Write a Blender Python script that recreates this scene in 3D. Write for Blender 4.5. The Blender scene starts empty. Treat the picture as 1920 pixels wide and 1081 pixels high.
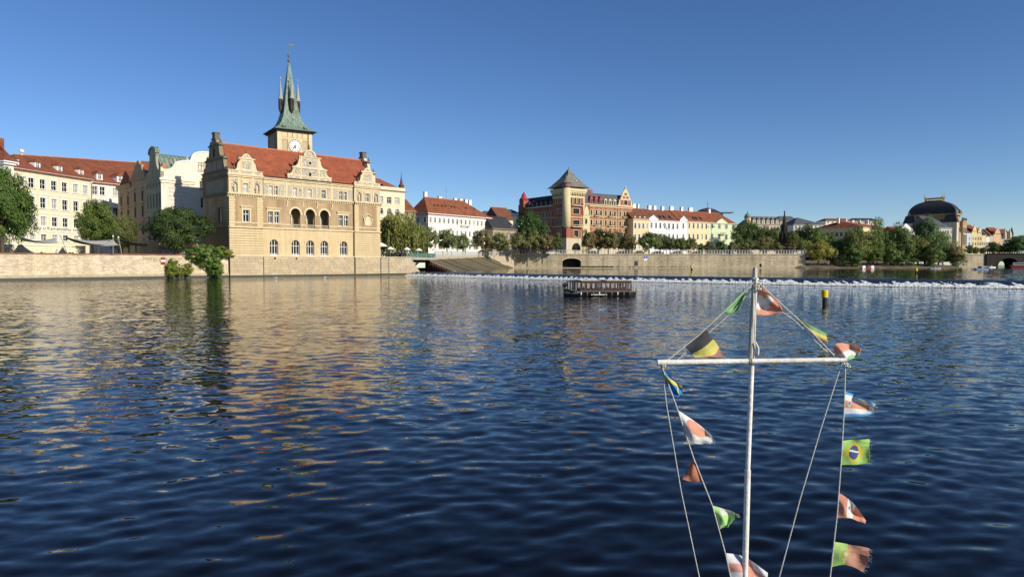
import bpy, math, random
import numpy as np
from mathutils import Vector
random.seed(7)
RNG = np.random.default_rng(11)
SC = bpy.context.scene
COL = SC.collection
PI = math.pi

# ------------------------------------------------------------------ camera
F, CX, CY, CAMZ = 1280.0, 960.0, 540.5, 3.0          # photograph pixels; eye 3 m above the river
PITCH = math.atan(46.5 / F)
CP, SP = math.cos(PITCH), math.sin(PITCH)
cam = bpy.data.cameras.new('camera')
cam.lens = 24.0; cam.sensor_width = 36.0; cam.clip_start = 0.1; cam.clip_end = 6000.0
camo = bpy.data.objects.new('camera', cam); COL.objects.link(camo)
camo.location = (0, 0, CAMZ); camo.rotation_euler = (PI / 2 - PITCH, 0, 0)
SC.camera = camo

# ------------------------------------------------------------------ sky, sun, exposure
SUN_EL = math.radians(27.0)
SUN_H = Vector((0.80, -0.60))                        # horizontal direction towards the sun
world = bpy.data.worlds.new('World'); SC.world = world; world.use_nodes = True
wn = world.node_tree; wn.nodes.clear()
sky = wn.nodes.new('ShaderNodeTexSky'); sky.sky_type = 'NISHITA'; sky.sun_disc = False
sky.sun_elevation = SUN_EL; sky.sun_rotation = math.atan2(SUN_H.x, SUN_H.y)
sky.altitude = 400; sky.air_density = 0.85; sky.dust_density = 0.0; sky.ozone_density = 4.0
wb = wn.nodes.new('ShaderNodeBackground'); wb.inputs['Strength'].default_value = 0.105
wo = wn.nodes.new('ShaderNodeOutputWorld')
hsv = wn.nodes.new('ShaderNodeHueSaturation'); hsv.inputs['Hue'].default_value = .507; hsv.inputs['Saturation'].default_value = 1.13      # phone-like colour rendition of the clear sky
wn.links.new(sky.outputs[0], hsv.inputs['Color']); wn.links.new(hsv.outputs[0], wb.inputs[0]); wn.links.new(wb.outputs[0], wo.inputs[0])
sl = bpy.data.lights.new('sun', 'SUN'); sl.energy = 5.0; sl.angle = math.radians(0.5); sl.color = (1.0, 0.93, 0.80)
slo = bpy.data.objects.new('sun', sl); COL.objects.link(slo)
sd = Vector((SUN_H.x * math.cos(SUN_EL), SUN_H.y * math.cos(SUN_EL), math.sin(SUN_EL)))
slo.rotation_euler = sd.to_track_quat('Z', 'Y').to_euler(); slo.location = (60, -60, 80)
vs = SC.view_settings
vs.view_transform = 'Standard'; vs.look = 'None'; vs.exposure = 0.12; vs.gamma = 1.0; vs.use_curve_mapping = False

# ------------------------------------------------------------------ measuring helpers (surveyed from the picture, placed at real depth)
def at(px, py, Y):
    a, b = (px - CX) / F, (CY - py) / F
    d = (a, CP + b * SP, -SP + b * CP); t = Y / d[1]
    return Vector((a * t, Y, CAMZ + d[2] * t))
def ground_y(py, z=0.0): return (CAMZ - z) * F / (py - 494.0)
class Fr:
    """right-hand face of a building: corner at pixel px, distance Y, direction ang; u along it, back to pixel positions"""
    def __init__(s, px, Y, deg, py=430):
        s.py = py; p = at(px, py, Y); s.L = (p.x, p.y); s.ang = math.radians(deg)
    def u(s, px, py=None):
        py = s.py if py is None else py
        a = (px - CX) / F / (CP + (CY - py) / F * SP)
        return (a * s.L[1] - s.L[0]) / (math.cos(s.ang) - a * math.sin(s.ang))
    def v(s, px, py=None):            # along the left-hand face (towards the back)
        py = s.py if py is None else py
        a = (px - CX) / F / (CP + (CY - py) / F * SP); g = s.ang + PI / 2
        return (a * s.L[1] - s.L[0]) / (math.cos(g) - a * math.sin(g))
    def z(s, px, py): return at(px, py, s.L[1] + s.u(px, py) * math.sin(s.ang)).z

# ------------------------------------------------------------------ mesh helpers
class MB:
    def __init__(s, fr=None): s.v = []; s.f = []; s.m = []; s.fr = fr
    def tp(s, p):
        if s.fr is None: return tuple(p)
        ox, oy, a = s.fr; c, n = math.cos(a), math.sin(a)
        return (ox + p[0] * c - p[1] * n, oy + p[0] * n + p[1] * c, p[2])
    def poly(s, pts, mi=0):
        k = len(s.v); s.v += [s.tp(p) for p in pts]; s.f.append(tuple(range(k, k + len(pts)))); s.m.append(mi)
    def box(s, x0, x1, y0, y1, z0, z1, mi=0):
        k = len(s.v)
        s.v += [s.tp(p) for p in ((x0,y0,z0),(x1,y0,z0),(x1,y1,z0),(x0,y1,z0),(x0,y0,z1),(x1,y0,z1),(x1,y1,z1),(x0,y1,z1))]
        for q in ((0,3,2,1),(4,5,6,7),(0,1,5,4),(1,2,6,5),(2,3,7,6),(3,0,4,7)):
            s.f.append(tuple(k + i for i in q)); s.m.append(mi)
    def ext(s, prof, a0, a1, axis='y', mi=0):
        """closed 2-D outline (x,z) extruded along y, or (y,z) along x, or (x,y) along z"""
        P = {'y': lambda p, t: (p[0], t, p[1]), 'x': lambda p, t: (t, p[0], p[1]), 'z': lambda p, t: (p[0], p[1], t)}[axis]
        n = len(prof); k = len(s.v)
        s.v += [s.tp(P(p, a0)) for p in prof] + [s.tp(P(p, a1)) for p in prof]
        s.f.append(tuple(range(k, k + n))); s.f.append(tuple(range(k + 2 * n - 1, k + n - 1, -1))); s.m += [mi, mi]
        for i in range(n):
            j = (i + 1) % n; s.f.append((k + i, k + n + i, k + n + j, k + j)); s.m.append(mi)
    def tube(s, path, rad, n=6, mi=0, cap=True):
        path = [Vector(p) for p in path]
        if not hasattr(rad, '__len__'): rad = [rad] * len(path)
        k = len(s.v)
        for i, p in enumerate(path):
            d = (path[min(i + 1, len(path) - 1)] - path[max(i - 1, 0)]).normalized()
            r = Vector((0, 0, 1)) if abs(d.z) < .9 else Vector((1, 0, 0))
            a = d.cross(r).normalized(); b = d.cross(a)
            for j in range(n):
                t = 2 * PI * j / n; s.v.append(s.tp(p + (a * math.cos(t) + b * math.sin(t)) * rad[i]))
        for i in range(len(path) - 1):
            for j in range(n):
                q = (j + 1) % n
                s.f.append((k + i * n + j, k + i * n + q, k + (i + 1) * n + q, k + (i + 1) * n + j)); s.m.append(mi)
        if cap:
            m_ = len(path) - 1; e = len(s.v); s.v += s.v[k:k + n] + s.v[k + m_ * n:k + m_ * n + n]
            s.f.append(tuple(e + j for j in range(n))); s.f.append(tuple(e + n + j for j in range(n - 1, -1, -1))); s.m += [mi, mi]
    def lathe(s, prof, c=(0, 0), n=10, mi=0, rot=0.0, sx=1.0, sy=1.0):
        k = len(s.v)
        for r, z in prof:
            for j in range(n):
                t = 2 * PI * j / n + rot; s.v.append(s.tp((c[0] + r * math.cos(t) * sx, c[1] + r * math.sin(t) * sy, z)))
        for i in range(len(prof) - 1):
            for j in range(n):
                q = (j + 1) % n
                s.f.append((k + i * n + j, k + i * n + q, k + (i + 1) * n + q, k + (i + 1) * n + j)); s.m.append(mi)
        s.f.append(tuple(k + j for j in range(n - 1, -1, -1))); s.f.append(tuple(k + (len(prof) - 1) * n + j for j in range(n))); s.m += [mi, mi]
    def mesh(s, name, mats, smooth=False):
        me = bpy.data.meshes.new(name); me.from_pydata(s.v, [], s.f)
        for m in (mats if isinstance(mats, (list, tuple)) else [mats]): me.materials.append(m)
        me.polygons.foreach_set('material_index', s.m)
        if smooth: me.polygons.foreach_set('use_smooth', [True] * len(s.f))
        me.update(); return me
    def build(s, name, mats, parent=None, smooth=False, **kw):
        return link(name, s.mesh(name, mats, smooth), parent, **kw)
def link(name, me, parent=None, loc=None, rz=None, scale=None):
    o = bpy.data.objects.new(name, me); COL.objects.link(o)
    if parent is not None: o.parent = parent
    if loc is not None: o.location = loc
    if rz is not None: o.rotation_euler = (0, 0, rz)
    if scale is not None: o.scale = scale
    return o
def tag(o, label, cat, group=None):
    o['label'] = label; o['category'] = cat
    if group: o['group'] = group
    return o
def thing(name, label, cat, loc=(0, 0, 0), rz=0.0, group=None):
    o = bpy.data.objects.new(name, None); COL.objects.link(o)
    o.empty_display_size = .5; o.location = loc; o.rotation_euler = (0, 0, rz)
    return tag(o, label, cat, group)
def structure(o): o['kind'] = 'structure'; return o
def stuff(o): o['kind'] = 'stuff'; return o
def copy_tree(o, parent=None):
    c = o.copy(); COL.objects.link(c); c.parent = parent
    for ch in [x for x in COL.objects if x.parent == o]: copy_tree(ch, c)
    return c

# ------------------------------------------------------------------ materials
def _nt(name):
    m = bpy.data.materials.new(name); m.use_nodes = True; nt = m.node_tree; nt.nodes.clear()
    out = nt.nodes.new('ShaderNodeOutputMaterial'); bs = nt.nodes.new('ShaderNodeBsdfPrincipled')
    nt.links.new(bs.outputs[0], out.inputs[0]); return m, nt, bs
def _node(nt, t, **kw):
    n = nt.nodes.new(t)
    for k, v in kw.items():
        if k in n.inputs: n.inputs[k].default_value = v
        else: setattr(n, k, v)
    return n
def rgba(c): return (c[0], c[1], c[2], 1.0)
def _coords(nt, stretch=(1, 1, 1)):
    tc = nt.nodes.new('ShaderNodeTexCoord'); mp = nt.nodes.new('ShaderNodeMapping'); mp.inputs['Scale'].default_value = stretch
    nt.links.new(tc.outputs['Object'], mp.inputs[0]); return mp.outputs[0]
def _wallvec(nt, k=1.0):
    tc = nt.nodes.new('ShaderNodeTexCoord'); sp = nt.nodes.new('ShaderNodeSeparateXYZ'); nt.links.new(tc.outputs['Object'], sp.inputs[0])
    ad = nt.nodes.new('ShaderNodeMath'); ad.operation = 'ADD'; nt.links.new(sp.outputs[0], ad.inputs[0]); nt.links.new(sp.outputs[1], ad.inputs[1])
    cb = nt.nodes.new('ShaderNodeCombineXYZ'); nt.links.new(ad.outputs[0], cb.inputs[0]); nt.links.new(sp.outputs[2], cb.inputs[1]); return cb.outputs[0]
def _ramp(nt, fac, stops):
    r = nt.nodes.new('ShaderNodeValToRGB'); nt.links.new(fac, r.inputs[0]); e = r.color_ramp.elements
    while len(e) < len(stops): e.new(.5)
    for i, (p, c) in enumerate(stops): e[i].position = p; e[i].color = rgba(c)
    return r.outputs[0]
def _mul(nt, a, b, fac=1.0, mode='MULTIPLY'):
    m = nt.nodes.new('ShaderNodeMix'); m.data_type = 'RGBA'; m.blend_type = mode; m.inputs[0].default_value = fac
    nt.links.new(a, m.inputs[6])
    if isinstance(b, tuple): m.inputs[7].default_value = rgba(b)
    else: nt.links.new(b, m.inputs[7])
    return m.outputs[2]
def _bump(nt, bs, h, strength, dist=.05):
    b = nt.nodes.new('ShaderNodeBump'); b.inputs['Strength'].default_value = strength; b.inputs['Distance'].default_value = dist
    nt.links.new(h, b.inputs['Height']); nt.links.new(b.outputs[0], bs.inputs['Normal'])
MATS = {}
def mat(name, c1, c2=None, scale=1.2, rough=.85, bump=.0, bscale=12, spec=.25, metal=0., stretch=(1, 1, 1), streak=0.0, coat=0.0):
    """plain painted / stone / wood surface: two tones mixed by noise, optional vertical rain streaks, fine relief"""
    m, nt, bs = _nt(name)
    if c2 is None: c2 = tuple(x * .82 for x in c1)
    co = _coords(nt, stretch)
    n = _node(nt, 'ShaderNodeTexNoise', Scale=scale, Detail=6.0, Roughness=.62); nt.links.new(co, n.inputs['Vector'])
    col = _ramp(nt, n.outputs[0], [(.32, c1), (.68, c2)])
    if streak:
        s2 = _node(nt, 'ShaderNodeTexNoise', Scale=1.0, Detail=5.0); nt.links.new(_coords(nt, (1.4, 1.4, .12)), s2.inputs['Vector'])
        k = 1 - streak; col = _mul(nt, col, _ramp(nt, s2.outputs[0], [(.38, (1, 1, 1)), (.72, (k, k * .97, k * .93))]))
    nt.links.new(col, bs.inputs['Base Color'])
    bs.inputs['Roughness'].default_value = rough; bs.inputs['Specular IOR Level'].default_value = spec; bs.inputs['Metallic'].default_value = metal
    if coat: bs.inputs['Coat Weight'].default_value = coat
    if bump:
        nb = _node(nt, 'ShaderNodeTexNoise', Scale=float(bscale), Detail=5.0); nt.links.new(co, nb.inputs['Vector']); _bump(nt, bs, nb.outputs[0], bump)
    MATS[name] = m; return m
def brickmat(name, c1, c2, mortar, w, h, ms=.012, rough=.9, bump=.5, big=.25, stain=.35, bscale=.5, offset=.5, wash=.34):
    m, nt, bs = _nt(name); v = _wallvec(nt)
    br = _node(nt, 'ShaderNodeTexBrick'); br.offset = offset
    for k, x in (('Scale', 1.0), ('Brick Width', w), ('Row Height', h), ('Mortar Size', ms), ('Bias', 0.0), ('Mortar Smooth', .2)): br.inputs[k].default_value = x
    br.inputs['Color1'].default_value = rgba(c1); br.inputs['Color2'].default_value = rgba(c2); br.inputs['Mortar'].default_value = rgba(mortar)
    nt.links.new(v, br.inputs['Vector'])
    n = _node(nt, 'ShaderNodeTexNoise', Scale=bscale, Detail=8.0, Roughness=.7); nt.links.new(_coords(nt), n.inputs['Vector'])
    k = 1 - stain
    col = _mul(nt, br.outputs[0], _ramp(nt, n.outputs[0], [(.35, (1.06, 1.03, 1.0)), (.7, (k, k, k * .96))]))
    n2 = _node(nt, 'ShaderNodeTexNoise', Scale=2.2, Detail=6.0); nt.links.new(_coords(nt, (1, 1, 1.8)), n2.inputs['Vector'])
    col = _mul(nt, col, _ramp(nt, n2.outputs[0], [(.3, (1 + big, 1 + big, 1 + big * .9)), (.7, (1 - big, 1 - big, 1 - big))]))
    s2 = _node(nt, 'ShaderNodeTexNoise', Scale=1.0, Detail=6.0); nt.links.new(_coords(nt, (.55, .55, .07)), s2.inputs['Vector'])
    col = _mul(nt, col, _ramp(nt, s2.outputs[0], [(.42, (1, 1, 1)), (.70, (1 - wash, 1 - wash * 1.06, 1 - wash * 1.15))]))
    nt.links.new(col, bs.inputs['Base Color']); bs.inputs['Roughness'].default_value = rough; bs.inputs['Specular IOR Level'].default_value = .2
    _bump(nt, bs, br.outputs['Fac'], -bump, .03); MATS[name] = m; return m
def tilemat(name, c1, c2, w=.3, h=.34, var=.3):
    m, nt, bs = _nt(name); v = _wallvec(nt)
    br = _node(nt, 'ShaderNodeTexBrick'); br.offset = .5
    for k, x in (('Scale', 1.0), ('Brick Width', w), ('Row Height', h), ('Mortar Size', .03), ('Mortar Smooth', .6), ('Bias', 0.0)): br.inputs[k].default_value = x
    br.inputs['Color1'].default_value = rgba(c1); br.inputs['Color2'].default_value = rgba(c2); br.inputs['Mortar'].default_value = rgba([x * .45 for x in c2])
    nt.links.new(v, br.inputs['Vector'])
    n = _node(nt, 'ShaderNodeTexNoise', Scale=.45, Detail=9.0, Roughness=.7); nt.links.new(_coords(nt), n.inputs['Vector'])
    col = _mul(nt, br.outputs[0], _ramp(nt, n.outputs[0], [(.3, (1 + var * .5,) * 3), (.7, (1 - var,) * 3)]))
    nt.links.new(col, bs.inputs['Base Color']); bs.inputs['Roughness'].default_value = .8; bs.inputs['Specular IOR Level'].default_value = .2
    _bump(nt, bs, br.outputs['Fac'], -.6, .04); MATS[name] = m; return m
def sgraffito(name, paper, ink, scale=1.5):
    m, nt, bs = _nt(name)
    n = _node(nt, 'ShaderNodeTexNoise', Scale=scale, Detail=2.0, Distortion=2.6); nt.links.new(_coords(nt), n.inputs['Vector'])
    w = _node(nt, 'ShaderNodeMath', operation='PINGPONG'); nt.links.new(n.outputs[0], w.inputs[0]); w.inputs[1].default_value = .085
    col = _ramp(nt, w.outputs[0], [(.030, ink), (.044, paper)]); nt.links.new(col, bs.inputs['Base Color']); bs.inputs['Roughness'].default_value = .9
    bs.inputs['Specular IOR Level'].default_value = .2; MATS[name] = m; return m
def glassmat(name, col, rough=.04):
    m, nt, bs = _nt(name)
    n = _node(nt, 'ShaderNodeTexNoise', Scale=.9, Detail=2.0); nt.links.new(_coords(nt), n.inputs['Vector'])
    nt.links.new(_ramp(nt, n.outputs[0], [(.3, col), (.7, tuple(x * .6 for x in col))]), bs.inputs['Base Color'])
    bs.inputs['Roughness'].default_value = rough; bs.inputs['Specular IOR Level'].default_value = .28; _bump(nt, bs, n.outputs[0], .08, .02); MATS[name] = m; return m
# ------------------------------------------------------------------ palette
m_yel = mat('ochre_stucco', (.66, .515, .30), (.59, .455, .255), scale=.7, streak=.14, bump=.15)
m_yel2 = mat('pale_ochre_trim', (.70, .575, .37), (.62, .50, .31), scale=1.1, streak=.12, bump=.1)
m_sidest = mat('shaded_ochre_stucco', (.30, .235, .14), (.22, .175, .11), scale=.7, streak=.3, bump=.15)  # ochre darkened: shade of the left-hand faces put into the colour
m_brown = brickmat('brown_brick', (.46, .325, .195), (.40, .275, .16), (.42, .33, .20), .42, .15, .02, stain=.15, big=.08)
m_stoneA = mat('warm_sandstone', (.55, .44, .28), (.44, .35, .22), scale=1.6, bump=.5, bscale=6, streak=.12)
m_stoneB = mat('grey_sandstone', (.49, .41, .28), (.39, .32, .22), scale=1.6, bump=.5, bscale=6, streak=.12)
m_stoneC = mat('pink_sandstone', (.55, .42, .27), (.44, .34, .21), scale=1.6, bump=.5, bscale=6, streak=.12)
m_stoneD = mat('pale_sandstone', (.58, .48, .32), (.49, .40, .26), scale=1.6, bump=.5, bscale=6, streak=.12)
m_mortar = mat('stone_joint', (.26, .21, .14), (.19, .15, .10), scale=3)
m_wet = mat('wet_algae_stone', (.075, .065, .045), (.05, .05, .03), scale=2.5, rough=.35, spec=.5, bump=.4)
m_orn = mat('weathered_ornament_stone', (.20, .165, .115), (.10, .085, .065), scale=2.2, bump=.5)
m_statue = mat('pale_relief_stone', (.62, .54, .40), (.40, .35, .27), scale=3.5, bump=.5)
m_sgr = sgraffito('sgraffito_scrollwork', (.64, .57, .44), (.10, .095, .09))
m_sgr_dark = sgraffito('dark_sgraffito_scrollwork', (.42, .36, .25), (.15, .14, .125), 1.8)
m_tile = tilemat('orange_clay_tiles', (.38, .112, .055), (.295, .083, .04), var=.3)
m_tile2 = tilemat('brown_clay_tiles', (.31, .105, .05), (.24, .08, .04), var=.45)
m_tile3 = tilemat('dark_clay_tiles', (.24, .09, .05), (.18, .07, .04), var=.3)
m_ridge = mat('ridge_tiles', (.52, .20, .09), (.40, .14, .06))
m_slate = tilemat('dark_slate', (.055, .057, .065), (.04, .042, .05), var=.35)
m_slate2 = tilemat('grey_slate', (.24, .23, .20), (.19, .185, .165), var=.35)
m_slate3 = tilemat('blue_grey_slate', (.13, .14, .16), (.10, .11, .125), var=.3)
m_copper = mat('green_copper', (.22, .34, .26), (.09, .09, .065), scale=1.1, rough=.6, bump=.2, stretch=(2.2, 2.2, .25))
m_copper2 = mat('dark_copper', (.15, .21, .16), (.07, .065, .045), scale=1.2, rough=.55, stretch=(2, 2, .3))
m_turret = mat('brown_turret_boards', (.085, .065, .05), (.05, .04, .03), scale=3)
m_tin = mat('silvery_turret_tin', (.40, .42, .36), (.26, .28, .23), scale=3, rough=.45)
m_gold = mat('gilded_metal', (.75, .50, .12), (.6, .38, .08), rough=.35, metal=.8)
m_cream = mat('cream_stucco', (.74, .68, .48), (.69, .62, .42), scale=.6, streak=.08)
m_creamw = mat('off_white_stucco', (.80, .76, .65), (.74, .70, .60), scale=.6, streak=.08)
m_white = mat('white_paint', (.80, .79, .75), (.74, .73, .69), scale=2)
m_wallw = mat('white_house_stucco', (.80, .73, .58), (.74, .66, .51), scale=.5, streak=.10)
m_inscr = mat('greyish_panel', (.68, .62, .52), (.62, .56, .46), scale=1)
m_inktext = mat('faded_ink', (.27, .245, .22), (.36, .33, .29), scale=2)
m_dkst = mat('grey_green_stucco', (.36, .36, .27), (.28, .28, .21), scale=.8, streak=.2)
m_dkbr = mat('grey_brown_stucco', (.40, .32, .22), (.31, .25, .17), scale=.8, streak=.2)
m_redb = brickmat('red_brick', (.36, .11, .08), (.29, .085, .062), (.36, .18, .12), .5, .2, .03, stain=.2, big=.1)
m_yst = mat('yellow_stone_trim', (.62, .52, .31), (.54, .45, .26), scale=1.5)
m_apric = mat('apricot_stucco', (.70, .55, .32), (.65, .50, .28), scale=.7, streak=.08)
m_lemon = mat('lemon_stucco', (.74, .62, .34), (.68, .56, .30), scale=.7, streak=.08)
m_green = mat('pale_green_stucco', (.60, .66, .44), (.55, .61, .40), scale=.7, streak=.08)
m_stonew = mat('pale_quay_building_stone', (.60, .52, .38), (.5, .43, .31), scale=.8, streak=.12)
m_thst = mat('brown_theatre_stone', (.44, .30, .15), (.32, .215, .11), scale=.8, streak=.25, bump=.3)
m_pinkst = mat('salmon_stucco', (.68, .45, .28), (.6, .4, .25), scale=.8)
m_bluest = mat('pale_blue_stucco', (.55, .60, .62), (.5, .55, .57), scale=.8)
m_wall = brickmat('river_wall_masonry', (.72, .63, .46), (.58, .48, .33), (.50, .41, .28), .8, .27, .03, wash=.2, stain=.32, big=.2, bscale=.35, bump=.7)
m_quay = brickmat('quay_ashlar', (.64, .55, .39), (.50, .425, .295), (.28, .23, .165), 1.5, .72, .08, stain=.34, big=.22, bscale=.12, bump=.9)
m_cop = mat('red_brown_coping', (.30, .13, .085), (.22, .10, .07), scale=2, bump=.3)
m_ground = mat('pavement_ground', (.24, .22, .18), (.18, .165, .135), scale=.4)
m_soil = mat('bank_soil', (.20, .155, .095), (.13, .10, .06), scale=.5, bump=.6, bscale=2)
m_ramp = mat('mossy_ramp_stone', (.165, .13, .075), (.11, .09, .05), scale=.5, bump=.6, bscale=3, stretch=(1, 1, 1))
m_conc = mat('pale_concrete', (.42, .38, .29), (.34, .31, .24), scale=1.2, streak=.2)
m_rust = mat('rusty_steel', (.17, .065, .04), (.09, .04, .028), scale=2.5, rough=.8)
m_iron = mat('black_iron', (.02, .02, .02), (.035, .032, .03), rough=.5)
m_grey = mat('grey_metal', (.30, .31, .31), (.24, .25, .25), rough=.45, spec=.4)
m_railw = mat('pale_grey_railing', (.60, .59, .56), (.50, .49, .47), rough=.5)
m_sail = mat('grey_shade_cloth', (.50, .48, .43), (.44, .42, .38), scale=.4)
m_saild = mat('charcoal_shade_cloth', (.10, .095, .09), (.075, .07, .068), scale=.4)
m_umb = mat('white_canvas', (.80, .78, .72), (.75, .73, .67), scale=2)
m_bark = mat('bark', (.10, .075, .05), (.06, .045, .03), scale=6, bump=.6)
m_skin = mat('skin', (.50, .32, .23), (.46, .29, .2), scale=5)
m_glassd = glassmat('dark_window_glass', (.012, .013, .016))
m_glassc = glassmat('curtained_window_glass', (.42, .41, .37), .12)
m_glassm = glassmat('half_dark_window_glass', (.11, .11, .11), .08)
m_glassg = glassmat('green_glass', (.07, .17, .14), .08)
m_void = mat('dark_interior', (.012, .011, .010), (.02, .018, .015))
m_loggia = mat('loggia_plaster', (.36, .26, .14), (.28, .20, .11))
m_wframe = mat('white_window_frame', (.78, .77, .74), (.72, .71, .68), scale=3, rough=.5)
m_bframe = mat('brown_window_frame', (.20, .085, .055), (.15, .065, .045), rough=.5)
m_dframe = mat('dark_window_frame', (.10, .085, .06), (.07, .06, .045), rough=.5)
# ------------------------------------------------------------------ building kit
def arch_pts(u0, u1, z1, n=10, rise=None):
    r = (u1 - u0) / 2; c = (u0 + u1) / 2; h = rise or r
    return [(c - r * math.cos(PI * i / n), z1 - h + h * math.sin(PI * i / n)) for i in range(n + 1)]
def facade(parent, fr, W, z0, z1, ops, material, th=.32, name='wall', d=0.0, u_0=0.0):
    """one wall face with real openings and reveals; ops = (u0,u1,z0,z1,arch)"""
    mb = MB(fr)
    us = sorted({u_0, W} | {o[i] for o in ops for i in (0, 1)}); zs = sorted({z0, z1} | {o[i] for o in ops for i in (2, 3)})
    us = [u for u in us if u_0 <= u <= W]; zs = [z for z in zs if z0 <= z <= z1]
    for i in range(len(us) - 1):
        for j in range(len(zs) - 1):
            a, b, c, e = us[i], us[i + 1], zs[j], zs[j + 1]; mu, mz = (a + b) / 2, (c + e) / 2
            if any(o[0] < mu < o[1] and o[2] < mz < o[3] for o in ops): continue
            mb.poly([(a, d, c), (b, d, c), (b, d, e), (a, d, e)])
    for o in ops:
        u0, u1, a, b = o[:4]; D = d + th
        if len(o) > 4 and o[4]:
            P = arch_pts(u0, u1, b, 10, None if o[4] is True else o[4]); sp = P[0][1]; n = len(P) - 1
            for i in range(n):
                p, q = P[i], P[i + 1]
                mb.poly([(p[0], d, p[1]), (q[0], d, q[1]), (q[0], d, b), (p[0], d, b)])
                mb.poly([(p[0], d, p[1]), (p[0], D, p[1]), (q[0], D, q[1]), (q[0], d, q[1])])
        else:
            sp = b; mb.poly([(u0, d, b), (u0, D, b), (u1, D, b), (u1, d, b)])
        mb.poly([(u0, d, a), (u0, D, a), (u0, D, sp), (u0, d, sp)]); mb.poly([(u1, D, a), (u1, d, a), (u1, d, sp), (u1, D, sp)])
        mb.poly([(u0, d, a), (u1, d, a), (u1, D, a), (u0, D, a)])
    return mb.build(name, material, parent)
_WC = {}
def window(parent, fr, u0, u1, z0, z1, glass, frame=None, casing=None, nx=2, bars=(.66,), arch=False, rec=.2, cw=.22, cp=.06, hood=False, sill=True, fw=.09, name='window', d=0.0):
    """casement: frame bars, casing and sill in one mesh, the pane a sub-part"""
    frame = frame or m_wframe; w, h = round(u1 - u0, 2), round(z1 - z0, 2)
    key = (w, h, frame.name, casing.name if casing else '', nx, bars, arch, rec, cw, cp, hood, sill, fw)
    if key not in _WC:
        mb = MB(); x = w / 2; y = rec; t = .07
        if arch:
            A = arch_pts(-x, x, h); I = arch_pts(-x + fw, x - fw, h - fw)
            for i in range(len(A) - 1):
                mb.poly([(A[i][0], y, A[i][1]), (I[i][0], y, I[i][1]), (I[i+1][0], y, I[i+1][1]), (A[i+1][0], y, A[i+1][1])])
            top = h - x
        else: top = h; mb.box(-x, x, y, y + t, h - fw, h)
        mb.box(-x, -x + fw, y, y + t, 0, top); mb.box(x - fw, x, y, y + t, 0, top); mb.box(-x, x, y - .005, y + t, 0, fw)
        for i in range(1, nx):
            c = -x + w * i / nx; tt = h - fw if not arch else (h - x + math.sqrt(max(0, x * x - c * c)))
            mb.box(c - fw * .55, c + fw * .55, y + .01, y + t, 0, tt)
        for b in bars: mb.box(-x, x, y + .012, y + t, h * b - fw * .5, h * b + fw * .5)
        if casing:
            if arch:
                A = arch_pts(-x, x, h); O = arch_pts(-x - cw, x + cw, h + cw)
                for i in range(len(A) - 1):
                    a, b, c, e = A[i], A[i+1], O[i+1], O[i]
                    mb.poly([(a[0], -cp, a[1]), (e[0], -cp, e[1]), (c[0], -cp, c[1]), (b[0], -cp, b[1])], 1)
                    mb.poly([(e[0], -cp, e[1]), (e[0], 0, e[1]), (c[0], 0, c[1]), (c[0], -cp, c[1])], 1)
                ch = h - x
            else: ch = h; mb.box(-x - cw, x + cw, -cp, 0, h, h + cw, 1)
            mb.box(-x - cw, -x, -cp, 0, 0, ch, 1); mb.box(x, x + cw, -cp, 0, 0, ch, 1)
            if sill: mb.box(-x - cw - .06, x + cw + .06, -cp - .12, 0.02, -.16, 0, 1)
            if hood: mb.box(-x - cw - .12, x + cw + .12, -cp - .25, 0, h + cw + .25, h + cw + .42, 1)
        elif sill: mb.box(-x - .1, x + .1, -.12, 0.02, -.12, 0, 0)
        pm = MB(); py = rec + .045
        if arch: pm.poly([(-x, py, 0), (x, py, 0)] + [(p[0], py, p[1]) for p in reversed(arch_pts(-x, x, h))])
        else: pm.poly([(-x, py, 0), (x, py, 0), (x, py, h), (-x, py, h)])
        _WC[key] = (mb.mesh('window', [frame, casing or frame]), {}, pm)
    fm, panes, pm = _WC[key]
    if glass.name not in panes: panes[glass.name] = pm.mesh('pane', glass)
    ox, oy, a = fr or (0, 0, 0); c = (u0 + u1) / 2
    o = link(name, fm, parent, (ox + c * math.cos(a) - d * math.sin(a), oy + c * math.sin(a) + d * math.cos(a), z0), a)
    link('pane', panes[glass.name], o); return o
def part_box(parent, fr, x0, x1, y0, y1, z0, z1, material, name):
    mb = MB(fr); mb.box(x0, x1, y0, y1, z0, z1); return mb.build(name, material, parent)
def roof_mesh(x0, x1, y0, y1, z, h, hl=0., hr=0., over=.5, t=.16):
    """ridge along x; hl/hr = inset of the ridge ends (0 = gable)"""
    mb = MB(); X0, X1, Y0, Y1 = x0 - over, x1 + over, y0 - over, y1 + over; ym = (y0 + y1) / 2
    sl = h / ((y1 - y0) / 2); ze = z - over * sl * .6
    A, B, C, D_ = (X0, Y0, ze), (X1, Y0, ze), (X1, Y1, ze), (X0, Y1, ze); R0, R1 = (X0 + hl + (over if hl else 0), ym, z + h), (X1 - hr - (over if hr else 0), ym, z + h)
    mb.poly([A, B, R1, R0]); mb.poly([C, D_, R0, R1]); mb.poly([D_, A, R0]); mb.poly([B, C, R1])
    lo = lambda p: (p[0], p[1], p[2] - t)
    for p, q in ((A, B), (B, C), (C, D_), (D_, A)): mb.poly([lo(p), lo(q), q, p])
    mb.poly([lo(D_), lo(C), lo(B), lo(A)])
    return mb, R0, R1
def roof(parent, x0, x1, y0, y1, z, h, material, hl=0., hr=0., over=.5, name='roof', ridge=True):
    mb, R0, R1 = roof_mesh(x0, x1, y0, y1, z, h, hl, hr, over)
    o = mb.build(name, material, parent)
    if ridge:
        r = MB(); r.tube([R0, R1], .17, 6); r.build('ridge', m_ridge if 'clay' in material.name else material, o)
    return o
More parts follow.
